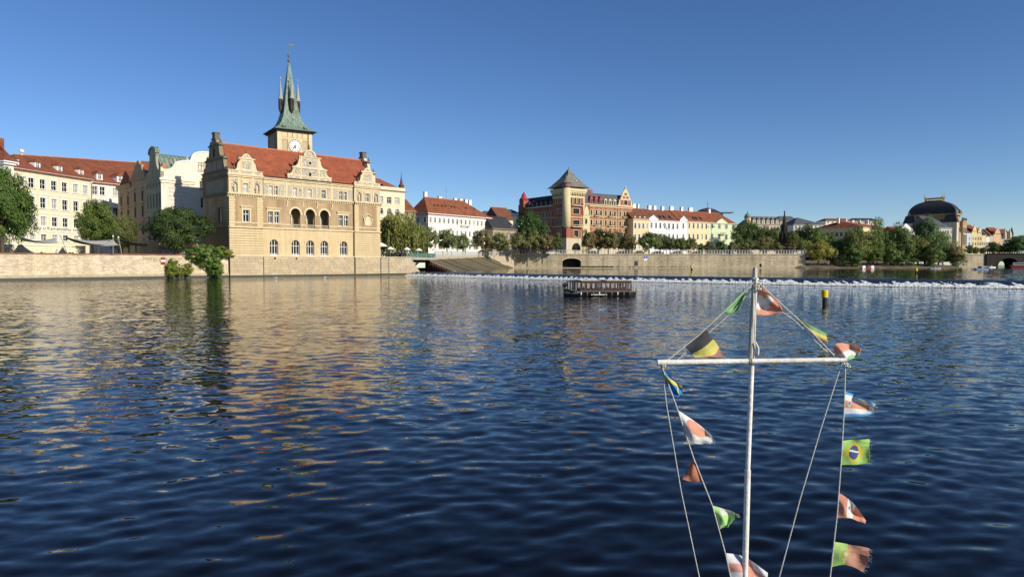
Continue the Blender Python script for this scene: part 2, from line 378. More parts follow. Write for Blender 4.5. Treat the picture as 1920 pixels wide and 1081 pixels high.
def chimney(roof_o, x, y, z0, z1, w=.9, d=.7, material=None):
    mb = MB(); mb.box(x - w/2, x + w/2, y - d/2, y + d/2, z0, z1, 0); mb.box(x - w/2 - .1, x + w/2 + .1, y - d/2 - .1, y + d/2 + .1, z1, z1 + .16, 0)
    mb.tube([(x - w*.2, y, z1 + .16), (x - w*.2, y, z1 + .5)], .13, 6, 1); mb.tube([(x + w*.2, y, z1 + .16), (x + w*.2, y, z1 + .45)], .13, 6, 1)
    return mb.build('chimney', [material or m_white, m_ridge], roof_o)
def dormer(parent, x, yf, z, w, h, depth, wallm, roofm, glass, frame=None, rh=.5, fr=None):
    mb = MB(fr); mb.box(x - w/2, x + w/2, yf, yf + depth, z, z + h)
    o = mb.build('dormer', wallm, parent)
    r = MB(fr); a, b = x - w/2 - .2, x + w/2 + .2; zt = z + h
    r.poly([(a, yf - .25, zt), (x, yf + .1, zt + rh), (x, yf + depth, zt + rh), (a, yf + depth, zt)]); r.poly([(b, yf - .25, zt), (b, yf + depth, zt), (x, yf + depth, zt + rh), (x, yf + .1, zt + rh)])
    r.poly([(a, yf - .25, zt), (b, yf - .25, zt), (x, yf + .1, zt + rh)]); r.poly([(a, yf - .25, zt - .08), (b, yf - .25, zt - .08), (b, yf - .25, zt), (a, yf - .25, zt)])
    r.build('dormer_roof', roofm, o)
    wo = window(o, fr, x - w*.3, x + w*.3, z + .15, z + h - .12, glass, frame, None, rec=-.06, fw=.1, sill=False, d=yf)
    wo.name = 'window'
    return o
def body_walls(b, W, D, z0, z1, opsF, opsL, material, matL=None, th=.32):
    facade(b, None, W, z0, z1, opsF, material, th)
    facade(b, (0, D, -PI / 2), D, z0, z1, opsL, matL or material, th)
    mb = MB(); mb.poly([(W, 0, z0), (W, D, z0), (W, D, z1), (W, 0, z1)]); mb.build('side_wall', material, b)
    mb = MB(); mb.poly([(W, D, z0), (0, D, z0), (0, D, z1), (W, D, z1)]); mb.build('back_wall', material, b)
def cornice(b, W, D, z, material, h=.45, p=.4, fr=None, name='cornice', left=True):
    mb = MB(fr); mb.box(-p if left else 0, W + p*.5, -p, 0, z - h*.45, z); mb.box((-p*.6) if left else 0, W + p*.3, -p*.6, 0, z - h, z - h*.45)
    if left: mb.box(-p, 0, 0, D, z - h*.45, z); mb.box(-p*.6, 0, 0, D, z - h, z - h*.45)
    return mb.build(name, material, b)
def band(b, W, z, h, p, material, fr=None, name='string_course', u0=0.0):
    mb = MB(fr); mb.box(u0, W, -p, 0, z, z + h); return mb.build(name, material, b)
def text_mesh(txt, size, material, name='lettering', ext=.02, xscale=1.0, align='LEFT', shear=0.0):
    cu = bpy.data.curves.new('lettering', 'FONT'); cu.body = txt; cu.size = size; cu.extrude = ext; cu.align_x = align; cu.shear = shear
    o = bpy.data.objects.new('tmp', cu); COL.objects.link(o)
    bpy.context.view_layer.update()
    me = bpy.data.meshes.new_from_object(o.evaluated_get(bpy.context.evaluated_depsgraph_get())); bpy.data.objects.remove(o)
    me.materials.clear(); me.materials.append(material)
    for v in me.vertices: x, y, z = v.co; v.co = (x * xscale, -z, y)      # stands upright, faces -y
    return me
UNIT = MB(); UNIT.box(-.5, .5, -.5, .5, -.5, .5); STONE_MATS = [m_stoneA, m_stoneB, m_stoneC, m_stoneD]
UNIT_ST = [UNIT.mesh('stone', m) for m in STONE_MATS]
def stones(parent, fr, W, z0, z1, rows, lmin, lmax, u0=0.0, proud=.10, name='stone', skip=()):
    """coursed ashlar: every block an object of its own, joints open"""
    ox, oy, a = fr or (0, 0, 0); hh = (z1 - z0) / rows; g = .035
    for r in range(rows):
        u = u0
        while u < W - .05:
            l = random.uniform(lmin, lmax); e = min(u + l, W)
            if W - e < lmin * .5: e = W
            c, zc = (u + e) / 2, z0 + (r + .5) * hh
            if not any(s[0] < e and s[1] > u and s[2] < zc + hh/2 and s[3] > zc - hh/2 for s in skip):
                p = proud + random.uniform(-.03, .03)
                o = link(name, random.choice(UNIT_ST), parent, (ox + c * math.cos(a) + p/2 * math.sin(a), oy + c * math.sin(a) - p/2 * math.cos(a), zc), a, (e - u - g, p, hh - g))
            u = e
def glass_pick(pd=.6, pm=.2):
    r = random.random(); return m_glassd if r < pd else m_glassm if r < pd + pm else m_glassc
# ------------------------------------------------------------------ river below the weir: real wave relief
def water_mat(name, base, fine_amp, chop, far_attr=True, fine=4.0, mid=2.1, stretch=(1, 1.7, 1)):
    """dark water; ripples finer than the modelled waves tilt the normal (chop = slope), fading in where the relief mesh gets coarse"""
    m, nt, bs = _nt(name)
    bs.inputs['Base Color'].default_value = rgba(base); bs.inputs['Roughness'].default_value = .03; bs.inputs['IOR'].default_value = 1.28
    co = _coords(nt, stretch); ge = nt.nodes.new('ShaderNodeNewGeometry')
    def vm(op, a, b):
        n = nt.nodes.new('ShaderNodeVectorMath'); n.operation = op
        for i, x in ((0, a), (1, b)):
            if x is None: continue
            if isinstance(x, tuple): n.inputs[i].default_value = x
            else: nt.links.new(x, n.inputs[i])
        return n.outputs[0]
    last = None
    for sc, k, fade_ in ((fine, fine_amp, False), (mid, chop, far_attr), (mid * .2, chop * .33, far_attr)):
        n = _node(nt, 'ShaderNodeTexNoise', Scale=sc, Detail=2.0, Roughness=.55); nt.links.new(co, n.inputs['Vector'])
        v = vm('MULTIPLY', vm('SUBTRACT', n.outputs['Color'], (.5, .5, .5)), (k, k, 0))
        if fade_:
            at_ = _node(nt, 'ShaderNodeAttribute', attribute_name='fine_chop'); v = vm('MULTIPLY', v, at_.outputs['Vector'])
        last = v if last is None else vm('ADD', last, v)
    nt.links.new(vm('NORMALIZE', vm('ADD', ge.outputs['Normal'], last), None), bs.inputs['Normal'])
    return m
m_water = water_mat('river_water_surface', (.0028, .0027, .0026), .07, .43)
m_water2 = water_mat('calm_upper_water', (.008, .010, .012), .03, .19, far_attr=False, mid=.6)
def grid_mesh(name, P, mats, smooth=True, attr=None):
    nr, ncol = P.shape[:2]; me = bpy.data.meshes.new(name)
    me.vertices.add(nr * ncol); me.vertices.foreach_set('co', P.reshape(-1).astype(np.float32))
    i = (np.arange(nr - 1)[:, None] * ncol + np.arange(ncol - 1)[None, :]).reshape(-1)
    q = np.stack([i, i + 1, i + ncol + 1, i + ncol], 1).reshape(-1); n = len(i)
    me.loops.add(n * 4); me.loops.foreach_set('vertex_index', q.astype(np.int32)); me.polygons.add(n)
    me.polygons.foreach_set('loop_start', np.arange(0, n * 4, 4, dtype=np.int32)); me.polygons.foreach_set('loop_total', np.full(n, 4, dtype=np.int32))
    if smooth: me.polygons.foreach_set('use_smooth', np.ones(n, dtype=bool))
    if attr:
        for k, v in attr.items():
            a = me.attributes.new(k, 'FLOAT', 'POINT'); a.data.foreach_set('value', v.reshape(-1).astype(np.float32))
    for m in mats: me.materials.append(m)
    me.update(); me.validate(); return me
NR, NA = 720, 760
dd = 1.6 * (250 / 1.6) ** (np.arange(NR) / (NR - 1)); aa = np.radians(np.linspace(-54, 54, NA))
X = dd[:, None] * np.sin(aa)[None, :]; Yw = dd[:, None] * np.cos(aa)[None, :]
Zw = np.zeros_like(X); lost = np.zeros(NR); spc = dd * .0070
nw = 84; lam = np.exp(np.linspace(math.log(.19), math.log(4.2), nw))
slope = .0205 * np.exp(-(np.log(lam / .40) / .80) ** 2)
dirs = RNG.normal(math.radians(98), math.radians(40), nw); ph = RNG.uniform(0, 2 * PI, nw)
for l, s, t, p in zip(lam, slope, dirs, ph):
    k = 2 * PI / l; cut = np.clip((l / spc - 2.6) / 2.5, 0, 1)
    gust = .75 + .5 * np.sin(X * .043 + p) * np.sin(Yw * .061 + 2 * p)
    Zw += (cut[:, None] * gust) * (s / k) * np.sin(k * (X * math.cos(t) + Yw * math.sin(t)) + p)
    lost += s * s / 2 * (1 - cut ** 2)
tot = (slope ** 2 / 2).sum(); fade = np.sqrt(lost / tot)
river = link('river_water', grid_mesh('river_water', np.stack([X, Yw, Zw], 2), [m_water], attr={'fine_chop': np.repeat(fade[:, None], NA, 1)}))
structure(river)
mb = MB(); mb.poly([(-900, -200, -2.5), (900, -200, -2.5), (900, 900, -2.5), (-900, 900, -2.5)]); structure(mb.build('river_bed', m_wet))

# ------------------------------------------------------------------ weir
WPX = [(762, 516.6), (840, 518.8), (960, 522.2), (1100, 526), (1300, 530), (1500, 534), (1700, 537.5), (1920, 541), (2150, 544.5)]
WB = [at(px, 494, ground_y(py)).xy for px, py in WPX]
def resample(pts, step):
    out = [Vector(pts[0])]; 
    for a, b in zip(pts, pts[1:]):
        a, b = Vector(a), Vector(b); n = max(1, int((b - a).length / step))
        for i in range(1, n + 1): out.append(a.lerp(b, i / n))
    return out
wl = resample(WB, .11); N = len(wl); wl = np.array(wl)
for _ in range(60): wl[1:-1] = (wl[:-2] + wl[2:] + 2 * wl[1:-1]) / 4
tg = np.gradient(wl, axis=0); tg /= np.linalg.norm(tg, axis=1)[:, None]; nrm = np.stack([-tg[:, 1], tg[:, 0]], 1); nrm[nrm[:, 1] < 0] *= -1
crest = wl + nrm * 3.0
s_ = np.arange(N) * .11; ROWS = 18
def vnoise(x, seed, f):
    r = np.random.default_rng(seed); t = r.random(4096); xi = np.floor(x * f).astype(int); fr_ = x * f - xi; fr_ = fr_ * fr_ * (3 - 2 * fr_)
    return t[xi % 4096] * (1 - fr_) + t[(xi + 1) % 4096] * fr_
P = np.zeros((ROWS, N, 3)); FO = np.zeros((ROWS, N))
n1_, n2_, n3_ = vnoise(s_, 3, .75), vnoise(s_, 5, 1.9), vnoise(s_, 6, .17)
puff = np.clip(.5 + .55 * np.sin(2 * PI * (s_ + 2.2 * vnoise(s_, 4, .23) + 1.2 * n3_) / 1.5) + (n1_ * .5 + n2_ * .5 - .45) * 1.5, 0, 1)
for r in range(ROWS):
    t = r / (ROWS - 1); off = 3.0 - 3.6 * t; z = .95 * (1 - t ** 1.5) if t < .96 else .02
    P[r, :, 0] = wl[:, 0] + nrm[:, 0] * off; P[r, :, 1] = wl[:, 1] + nrm[:, 1] * off
    nz = vnoise(s_ + 31 * r, 9, 2.2) * .5 + vnoise(s_ + 17 * r, 12, 5.1) * .5
    f = np.clip((t - .44 - .3 * (n2_ - .5)) * 6, 0, 1) * np.clip(np.roll(puff, int(r * 1.5)) * (1.5 - t * .6) + (t - .66) * 2.2, 0, 1) * np.clip(.1 + nz * 1.4, 0, 1)
    f = f * (.68 if t < .72 else 1.0)
    if t > .7: f = np.maximum(f, np.clip((t - .7) * 5, 0, 1) * np.clip(nz * 1.8, .1, 1))
    if t > .97: f *= .75
    FO[r] = f; P[r, :, 2] = z + f * (.12 * np.sin(PI * min(1, t * 1.05)) + .03) * (nz + .25)
m_foam, nt, bs = _nt('tumbling_weir_water')
at_ = _node(nt, 'ShaderNodeAttribute', attribute_name='foam')
nn = _node(nt, 'ShaderNodeTexNoise', Scale=3.5, Detail=5.0); nt.links.new(_coords(nt), nn.inputs['Vector'])
ad = _node(nt, 'ShaderNodeMath', operation='MULTIPLY_ADD'); nt.links.new(nn.outputs[0], ad.inputs[0]); ad.inputs[1].default_value = .8; nt.links.new(at_.outputs['Fac'], ad.inputs[2])
fac = _ramp(nt, ad.outputs[0], [(.60, (0, 0, 0)), (.84, (1, 1, 1))])
mx = nt.nodes.new('ShaderNodeMix'); mx.data_type = 'RGBA'; nt.links.new(fac, mx.inputs[0]); mx.inputs[6].default_value = (.012, .015, .018, 1); n3 = _node(nt, 'ShaderNodeTexNoise', Scale=5.0, Detail=6.0, Roughness=.7); nt.links.new(_coords(nt), n3.inputs['Vector']); nt.links.new(_ramp(nt, n3.outputs[0], [(.26, (.46, .48, .44)), (.42, (.90, .90, .84))]), mx.inputs[7])
nt.links.new(mx.outputs[2], bs.inputs['Base Color']); rr = _ramp(nt, fac, [(0, (.32,) * 3), (1, (.8,) * 3)]); nt.links.new(rr, bs.inputs['Roughness'])
_bump(nt, bs, nn.outputs[0], .35, .08)
tl_ = nt.nodes.new('ShaderNodeBsdfTranslucent'); tl_.inputs[0].default_value = (.85, .85, .8, 1); ms_ = nt.nodes.new('ShaderNodeMixShader'); hf = _node(nt, 'ShaderNodeMath', operation='MULTIPLY'); nt.links.new(fac, hf.inputs[0]); hf.inputs[1].default_value = .06
nt.links.new(hf.outputs[0], ms_.inputs[0]); nt.links.new(bs.outputs[0], ms_.inputs[1]); nt.links.new(tl_.outputs[0], ms_.inputs[2]); nt.links.new(ms_.outputs[0], [n for n in nt.nodes if n.type == 'OUTPUT_MATERIAL'][0].inputs[0])
structure(link('weir_fall', grid_mesh('weir_fall', P, [m_foam], attr={'foam': FO})))
m_foamw = mat('white_foam', (.88, .88, .83), (.60, .62, .58), scale=5, rough=.9)
mb = MB(); rr_ = random.Random(4)
OCT = [(1,0,0),(0,1,0),(-1,0,0),(0,-1,0),(0,0,1),(0,0,-1)]; OF = [(0,1,4),(1,2,4),(2,3,4),(3,0,4),(1,0,5),(2,1,5),(3,2,5),(0,3,5)]
for _ in range(2200):
    i = rr_.randrange(N); 
    if i > N * .93: continue
    base = rr_.random() < .85
    if not base and puff[i] < .5: continue
    t = rr_.uniform(.80, .97) if base else rr_.uniform(.5, .8); r = min(ROWS - 1, int(t * ROWS)); c = P[r, i]; q = rr_.uniform(.03, .09)
    k = len(mb.v); mb.v += [(c[0] + x * q * rr_.uniform(.7, 1.7), c[1] + y * q * rr_.uniform(.7, 1.5), c[2] + z * q * rr_.uniform(.5, 1.1) + .04) for x, y, z in OCT]; mb.f += [tuple(k + j for j in f) for f in OF]; mb.m += [0] * 8
stuff(mb.build('weir_foam', m_foamw, None, True))
mb = MB(); mb.poly([(p[0], p[1], .945) for p in crest[::6]] + [(crest[-1][0], crest[-1][1], .945), (900, 72, .945), (900, 960, .945), (-30, 960, .945)])
structure(mb.build('upper_river_water', m_water2))

# ------------------------------------------------------------------ left bank: river wall, terrace
A0, A1 = at(0, 527, 116.4), at(428, 520.6, 148.5)
WA = math.atan2(A1.y - A0.y, A1.x - A0.x); ext = 55.0
o0 = (A0.x - ext * math.cos(WA), A0.y - ext * math.sin(WA)); WLEN = ext + math.dist(A0.xy, A1.xy)
rw = thing('river_wall', 'long weathered pale brick river wall with red brown coping left of the museum', 'wall', (o0[0], o0[1], 0), WA)
mb = MB(); nseg = 120
for i in range(nseg):                                             # slightly uneven face
    a, b = WLEN * i / nseg, WLEN * (i + 1) / nseg
    for k, (z0, z1) in enumerate(((.55, 1.6), (1.6, 2.7), (2.7, 3.8), (3.8, 4.7))):
        f = lambda u, z: .07 * math.sin(u * 1.7 + z * 2.1) * math.sin(u * .43 - z) - .12 * (4.7 - z) / 4
        mb.poly([(a, f(a, z0), z0), (b, f(b, z0), z0), (b, f(b, z1), z1), (a, f(a, z1), z1)])
mb.build('masonry_face', m_wall, rw)
mb = MB(); mb.box(0, WLEN, -.32, .4, -2, .50); mb.build('wet_foot', m_wet, rw)
mb = MB(); mb.box(0, WLEN, -.30, .4, .50, .98); mb.build('stained_foot_course', m_stoneB, rw)
u = 0.0
while u < WLEN:                                                  # coping slabs one by one
    l = random.uniform(1.6, 2.6); o = link('coping_slab', UNIT_ST[0], rw, (u + l / 2, .22 + random.uniform(-.02, .02), 4.79), 0, (l - .04, .72, .2)); u += l
cop_me = UNIT.mesh('coping_slab', m_cop)
for o in [x for x in COL.objects if x.parent == rw and x.name.startswith('coping_slab')]: o.data = cop_me
mb = MB(); mb.box(0, WLEN, .35, .6, -2, 4.7); mb.build('wall_core', m_mortar, rw)
uw = lambda px: (lambda a: (a * o0[1] - o0[0]) / (math.cos(WA) - a * math.sin(WA)))((px - CX) / F)
zw = lambda px, py: at(px, py, o0[1] + uw(px) * math.sin(WA)).z
for k in range(16):                                              # patch of bare stone and the sign
    u = uw(273) + k % 8 * .95 + random.uniform(0, .3); z = zw(290, 484) - (k // 8) * .42
    if k // 8 == 0 or 1 < k % 8 < 6: link('bare_stone', UNIT_ST[1], rw, (u, -.02, z), 0, (random.uniform(.6, .9), .2, random.uniform(.28, .4)))
sg = thing('water_sign', 'small red and white plate fixed to the river wall beside the light green shrub', 'sign', (o0[0] + uw(305.5) * math.cos(WA), o0[1] + uw(305.5) * math.sin(WA), zw(305, 495)), WA)
m_red = mat('red_paint', (.28, .05, .04), (.22, .04, .035)); m_bluep = mat('blue_paint', (.03, .12, .42), (.025, .1, .36))
mb = MB(); mb.box(-.42, .42, -.22, -.14, 0, 1.35); mb.build('plate', m_red, sg); mb = MB(); mb.box(-.42, .42, -.24, -.22, .48, .85); mb.build('white_bar', m_white, sg)
mb = MB(); mb.poly([(o0[0] - 60, o0[1] + 5, 4.15), (o0[0] + .4 * -math.sin(WA), o0[1] + .4, 4.15), (A1.x - .3, A1.y + .3, 4.15), (-62, 151, 4.15), (-40, 176, 4.15), (-40, 270, 4.15), (-400, 270, 4.15), (-400, 60, 4.15)]); structure(mb.build('left_bank_ground', m_ground))

# ------------------------------------------------------------------ right bank: stone terrace, ramp, quay
tr0 = (-34.42, 177.72); TF = Fr(712, 177.72, 40, 494); TF.L = tr0
tl = TF.u(770); tz = 4.75
tw_ = thing('terrace_wall', 'pale ashlar terrace wall standing in the water right of the museum', 'wall', (tr0[0], tr0[1], 0), TF.ang)
stones(tw_, None, tl, .45, 4.55, 6, 1.0, 2.0, u0=.25, proud=.14, name='ashlar_block')
mb = MB(); mb.box(.2, tl, 0, 3, -2, 4.55); mb.build('wall_core', m_mortar, tw_)
mb = MB(); mb.box(.2, tl + .1, -.3, 3, -2, .42); mb.build('wet_foot', m_wet, tw_)
mb = MB(); mb.box(.1, tl + .2, -.3, 3, 4.55, 4.8); mb.build('coping', m_stoneD, tw_)
mb = MB(); mb.ext([(tl, 4.5), (tl + .9, 3.4), (tl + 2.2, 1.6), (tl + 3.6, .1), (tl + 3.6, -2), (tl, -2)], -.1, 3, 'y'); mb.build('curved_buttress', m_stoneB, tw_)
mb = MB(); mb.tube([(.1, -.35, .1), (.1, -.35, 4.8)], .14, 6); mb.build('pipe', m_iron, tw_)
mb = MB(); mb.tube([(2.6, -.2, .4), (2.6, -.2, 4.6)], .16, 6); mb.build('pipe', m_grey, tw_)
PR_ = [Vector((-34.0, 180.5, 4.75)), at(770, 481.5, 189), at(815, 481.2, 205), at(915, 479.2, 288), at(963, 476.6, 312), at(1511, 477.0, 318)]
PR_[1].z = 4.75
far = [Vector((p.x, 430, p.z)) for p in PR_]; Q1x = PR_[-1].x
mb = MB()
for i in range(len(PR_) - 1): mb.poly([PR_[i], PR_[i + 1], far[i + 1], far[i]])
mb.poly([PR_[-1], (Q1x + 4, 360, 7.2), (Q1x + 40, 440, 7.2), (270, 446, 7.2), (420, 520, 7.2), (900, 620, 7.2), (900, 3000, 7.2), (-1500, 3000, 7.2), (-1500, 430, 6.2), (-60, 430, 6.2), far[0], far[1], far[2], far[3], far[4], far[5]])
structure(mb.build('embankment_ground', m_ground))
# mossy stone ramp and its steel piling
rA, rB, rC, rD = at(799, 487, 196), at(915, 481.5, 286), at(966, 502.2, 312), at(854, 508.2, 186)
rD.z = .75; rC.z = .75
rp = thing('stone_ramp', 'dark mossy sloping stone ramp between the terrace and the quay', 'ramp')
nu, nv = 60, 10; P = np.zeros((nv + 1, nu + 1, 3))
for j in range(nv + 1):
    for i in range(nu + 1):
        s, t = i / nu, j / nv; p = (rA.lerp(rB, s)).lerp(rD.lerp(rC, s), t); P[j, i] = (p.x, p.y, p.z - .25 * math.sin(PI * t) + random.uniform(-.04, .04))
link('paving', grid_mesh('paving', P, [m_ramp], smooth=False), rp)
for s in (.16, .27, .42, .55, .7, .84):
    mb = MB(); mb.tube([rA.lerp(rB, s) + Vector((0, 0, .02)), rA.lerp(rB, s).lerp(rD.lerp(rC, s), .5) + Vector((0, 0, -.24)), rD.lerp(rC, s)], .2, 5); mb.build('paving_rib', m_ramp if s in (.42, .7) else m_wet, rp)
mb = MB(); mb.tube([rA, rA.lerp(rD, .5) + Vector((0, 0, -.1)), rD], .3, 6); mb.build('edge_beam', m_conc, rp)
mb = MB(); mb.poly([rA + Vector((0, 0, 0)), rB, PR_[3], PR_[2]]); mb.poly([rB, rC, PR_[4], PR_[3]]); mb.poly([rA, PR_[2], (PR_[2].x, PR_[2].y, -1), (rA.x, rA.y, -1)]); mb.build('upper_bank', m_stoneB, rp)
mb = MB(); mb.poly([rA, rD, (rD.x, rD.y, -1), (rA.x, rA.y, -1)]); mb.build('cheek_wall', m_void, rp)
for k in range(12):
    p = rA.lerp(rD, (k + .1) / 12); h = p.z - .15
    mb = MB(); mb.box(p.x - .2, p.x + .2, p.y - 1.3, p.y - .9, -.5, h + .1); mb.build('steel_pile', m_rust, rp)
# concrete platform with green glass railing
q0, q1 = at(764, 484, 186.5), at(818, 484, 192)
pa = math.atan2(q1.y - q0.y, q1.x - q0.x); pl = math.dist(q0.xy, q1.xy)
pf = thing('river_platform', 'cantilevered concrete platform with green glass railing beside the ramp', 'platform', (q0.x, q0.y, 0), pa)
mb = MB(); mb.box(0, pl, 0, 9, 4.05, 4.72); mb.build('deck', m_conc, pf)
for k in range(7):
    u = .15 + k * (pl - .3) / 6; mb = MB(); mb.box(u - .05, u + .05, .1, .2, 4.72, 6.0); mb.build('post', m_grey, pf)
    if k < 6: mb = MB(); mb.box(u + .1, u + (pl - .3) / 6 - .1, .13, .17, 4.85, 5.85); mb.build('glass_panel', m_glassg, pf)
for k in (0, 1): mb = MB(); mb.tube([(2.2 + k, 1 + k, 2.2), (4.5 + k, 1 + k, 4.1)], .18, 5); mb.build('brace', m_iron, pf)
# quay
Q0, Q1 = PR_[4], PR_[5]; QA = math.atan2(Q1.y - Q0.y, Q1.x - Q0.x); QW = math.dist(Q0.xy, Q1.xy); QT = Q0.z - .05
QF = Fr(963, 312, 0, 494); QF.L = (Q0.x, Q0.y); QF.ang = QA
qy = thing('quay_wall', 'long pale ashlar quay wall beyond the weir with a dark arched outlet', 'wall', (Q0.x, Q0.y, 0), QA)
t0, t1 = QF.u(1054.5), QF.u(1089.5)
facade(qy, None, QW, .95, QT, [(t0, t1, 1.2, QF.z(1072, 484), 1.6), (QF.u(1424), QF.u(1428), 1.4, 3.0, True)], m_quay, th=4.0, name='ashlar_face')
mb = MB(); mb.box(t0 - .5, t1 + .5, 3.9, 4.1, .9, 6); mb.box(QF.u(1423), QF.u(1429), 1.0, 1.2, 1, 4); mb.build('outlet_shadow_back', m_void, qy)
mb = MB(); mb.box(0, QW, -.9, 0, -1, 1.25); mb.build('foot_ledge', m_stoneB, qy)
mb = MB(); A = arch_pts(t0, t1, QF.z(1072, 484), 12, 1.6); O = arch_pts(t0 - .5, t1 + .5, QF.z(1072, 484) + .5, 12, 1.7)
for i in range(12):
    p, q, r, s = A[i], A[i+1], O[i+1], O[i]; mb.poly([(p[0], -.12, p[1]), (s[0], -.12, s[1]), (r[0], -.12, r[1]), (q[0], -.12, q[1])])
mb.build('outlet_arch', m_stoneD, qy)
mb = MB(); mb.box(-.2, QW + .2, -.28, .6, QT, QT + .35); mb.build('coping', m_stoneD, qy)
mb = MB(); mb.poly([(QW, 0, .9), (QW, 30, .9), (QW, 30, QT), (QW, 0, QT)]); mb.build('end_face', m_quay, qy)
def railing(name, label, pts, h=1.25, step=1.6, material=None, group='embankment railings'):
    r = thing(name, label, 'railing', pts[0], 0, group); o = Vector(pts[0])
    pm = MB(); pm.box(-.11, .11, -.11, .11, 0, h); pm.box(-.14, .14, -.14, .14, h, h + .12); pm = pm.mesh('post', material)
    for a, b in zip(pts, pts[1:]):
        a, b = Vector(a), Vector(b); n = max(1, int((b - a).length / step))
        for i in range(n + 1): link('post', pm, r, a.lerp(b, i / n) - o)
        for f, w in ((1.0, .07), (.55, .035), (.2, .035)):
            mb = MB(); mb.tube([a - o + Vector((0, 0, h * f)), b - o + Vector((0, 0, h * f))], w, 4); mb.build('rail', material, r)
    return r
up = Vector((0, 0, .35))
railing('quay_railing', 'pale grey railing on top of the long quay wall', [PR_[4] + up, PR_[5] + up], 1.55, 1.3, m_railw)
railing('ramp_railing', 'pale grey railing above the mossy ramp', [PR_[2], PR_[3], PR_[4]], 1.5, 1.3, m_railw)
railing('terrace_railing', 'black iron railing on the terrace right of the museum', [PR_[0] + Vector((.6, .2, 0)), PR_[1]], 1.1, 1.0, m_iron)
sgn = thing('parking_sign', 'small white and blue P sign on the quay wall', 'sign', (Q0.x + QF.u(1208) * math.cos(QA), Q0.y - .3, QF.z(1208, 488.5)), QA)
mb = MB(); mb.box(-.75, .75, -.1, 0, 0, 2.2); mb.build('plate', m_white, sgn); mb = MB(); mb.box(-.72, .72, -.13, -.1, 1.05, 2.17); mb.build('blue_field', m_bluep, sgn)
link('letter', text_mesh('P', 1.1, m_white, ext=.01, align='CENTER'), sgn, (0, -.15, 1.22))
# island bank behind the weir
ib0 = at(1500, 502.5, 308).x; ib1 = at(1822, 502.5, 312).x
P = np.zeros((9, 90, 3))
for j in range(9):
    for i in range(90):
        x = ib0 + (ib1 - ib0) * i / 89; y = 309 + j * 6.0 + 1.6 * math.sin(i * .31) + 1.2 * math.sin(i * .83 + 1); e = min(1, i / 4, (89 - i) / 6)
        P[j, i] = (x, y, .6 + e * (1.5 * (1 - math.exp(-j * 1.1)) + .18 * random.random() + .15 * j))
structure(link('island_bank', grid_mesh('island_bank', P, [m_soil])))
mb = MB(); mb.poly([(ib0, 357, 2.2), (ib1, 357, 2.2), (ib1 + 20, 420, 5), (ib0 - 10, 420, 5)]); structure(mb.build('park_ground', m_soil))
# ------------------------------------------------------------------ the riverside museum
MF = Fr(430, 150, 45.0144); MF.L = (-62.114, 150.0)
MW, MD = 39.16, 14.2
mus = thing('river_museum', 'large ochre neo-renaissance building with red tiled roof standing in the river', 'building', (MF.L[0], MF.L[1], 0), MF.ang)
LS = (0, MD, -PI / 2)          # its shaded left-hand wall
PL, PR, PP = 7.7, 31.5, .35    # corner pavilions stand proud by PP
def pav(u): return -PP if (u < PL or u > PR) else 0.0
# stone base in the water: backing and single blocks
mb = MB(); mb.box(0.02, MW - .02, -.25, MD, -2.5, 4.55); mb.build('plinth_backing', m_mortar, mus)
for (a, b) in ((0, 7.6), (7.75, 31.55), (31.75, MW)):
    stones(mus, None, b, .42, 4.55, 7, 1.0, 2.2, u0=a, proud=.16 + .25, name='plinth_stone')
mb = MB(); mb.box(-.05, MW + .05, -.44, MD, -2.5, .40); mb.build('plinth_foot', m_wet, mus)
stones(mus, LS, MD, .42, 4.55, 7, 1.1, 2.2, proud=.12, name='side_plinth_stone')
mb = MB(); mb.box(-.10, MW + .1, -.5, 0, 4.55, 4.78); mb.box(-.10, 0, 0, MD, 4.55, 4.78); mb.build('plinth_ledge', m_yel2, mus)
for u in (10.4, 15.7, 23.2, 28.5):
    mb = MB(); mb.box(u - .22, u + .22, -.43, -.40, 4.02, 4.4); mb.build('drain_hole', m_void, mus)
# ground floor: stucco wall with recessed arched windows and bossed courses
G0, G1 = 4.78, 11.05
GA = [(9.38, 11.38), (14.71, 16.73), (18.47, 20.5), (22.23, 24.25), (27.58, 29.6)]
facade(mus, None, MW, G0, G1, [(a, b, 4.95, 8.5, True) for a, b in GA], m_yel, th=.55, name='ground_floor_wall')
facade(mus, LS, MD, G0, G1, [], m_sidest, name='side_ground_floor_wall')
for a, b in GA: window(mus, None, a, b, 4.95, 8.5, m_glassd, None, None, nx=3, bars=(.62, .1), arch=True, rec=.38, fw=.105, sill=True)
nc = 11; ch = (G1 - .25 - G0) / nc
for k in range(nc):
    z0 = G0 + k * ch + .03; z1 = G0 + (k + 1) * ch - .05; zm = (z0 + z1) / 2
    mb = MB(); cuts = []
    for a, b in GA:
        r = (b - a) / 2 + .0; c = (a + b) / 2; zs = 8.5 - r
        hw = r + .02 if z0 < zs else (math.sqrt(max(0, (r + .02) ** 2 - (z0 - zs) ** 2)) if z0 < 8.5 else 0)
        if hw: cuts.append((c - hw, c + hw))
        if 8.3 < zm < 9.9:                                     # voussoir fan above each arch
            pass
    edges = [0.0] + [x for c in cuts for x in c] + [MW]
    for i in range(0, len(edges), 2):
        a, b = edges[i], edges[i + 1]
        for s0, s1, dd in ((a, min(b, PL), -PP), (max(a, PL), min(b, PR), 0), (max(a, PR), b, -PP)):
            if s1 - s0 > .05: mb = MB(); mb.box(s0, s1, dd - .07, 0, z0, z1); mb.build('bossed_course', m_yel, mus)
    mb = MB(LS); mb.box(0, MD + .35, -.08, 0, z0, z1); mb.build('side_bossed_course', m_sidest, mus)
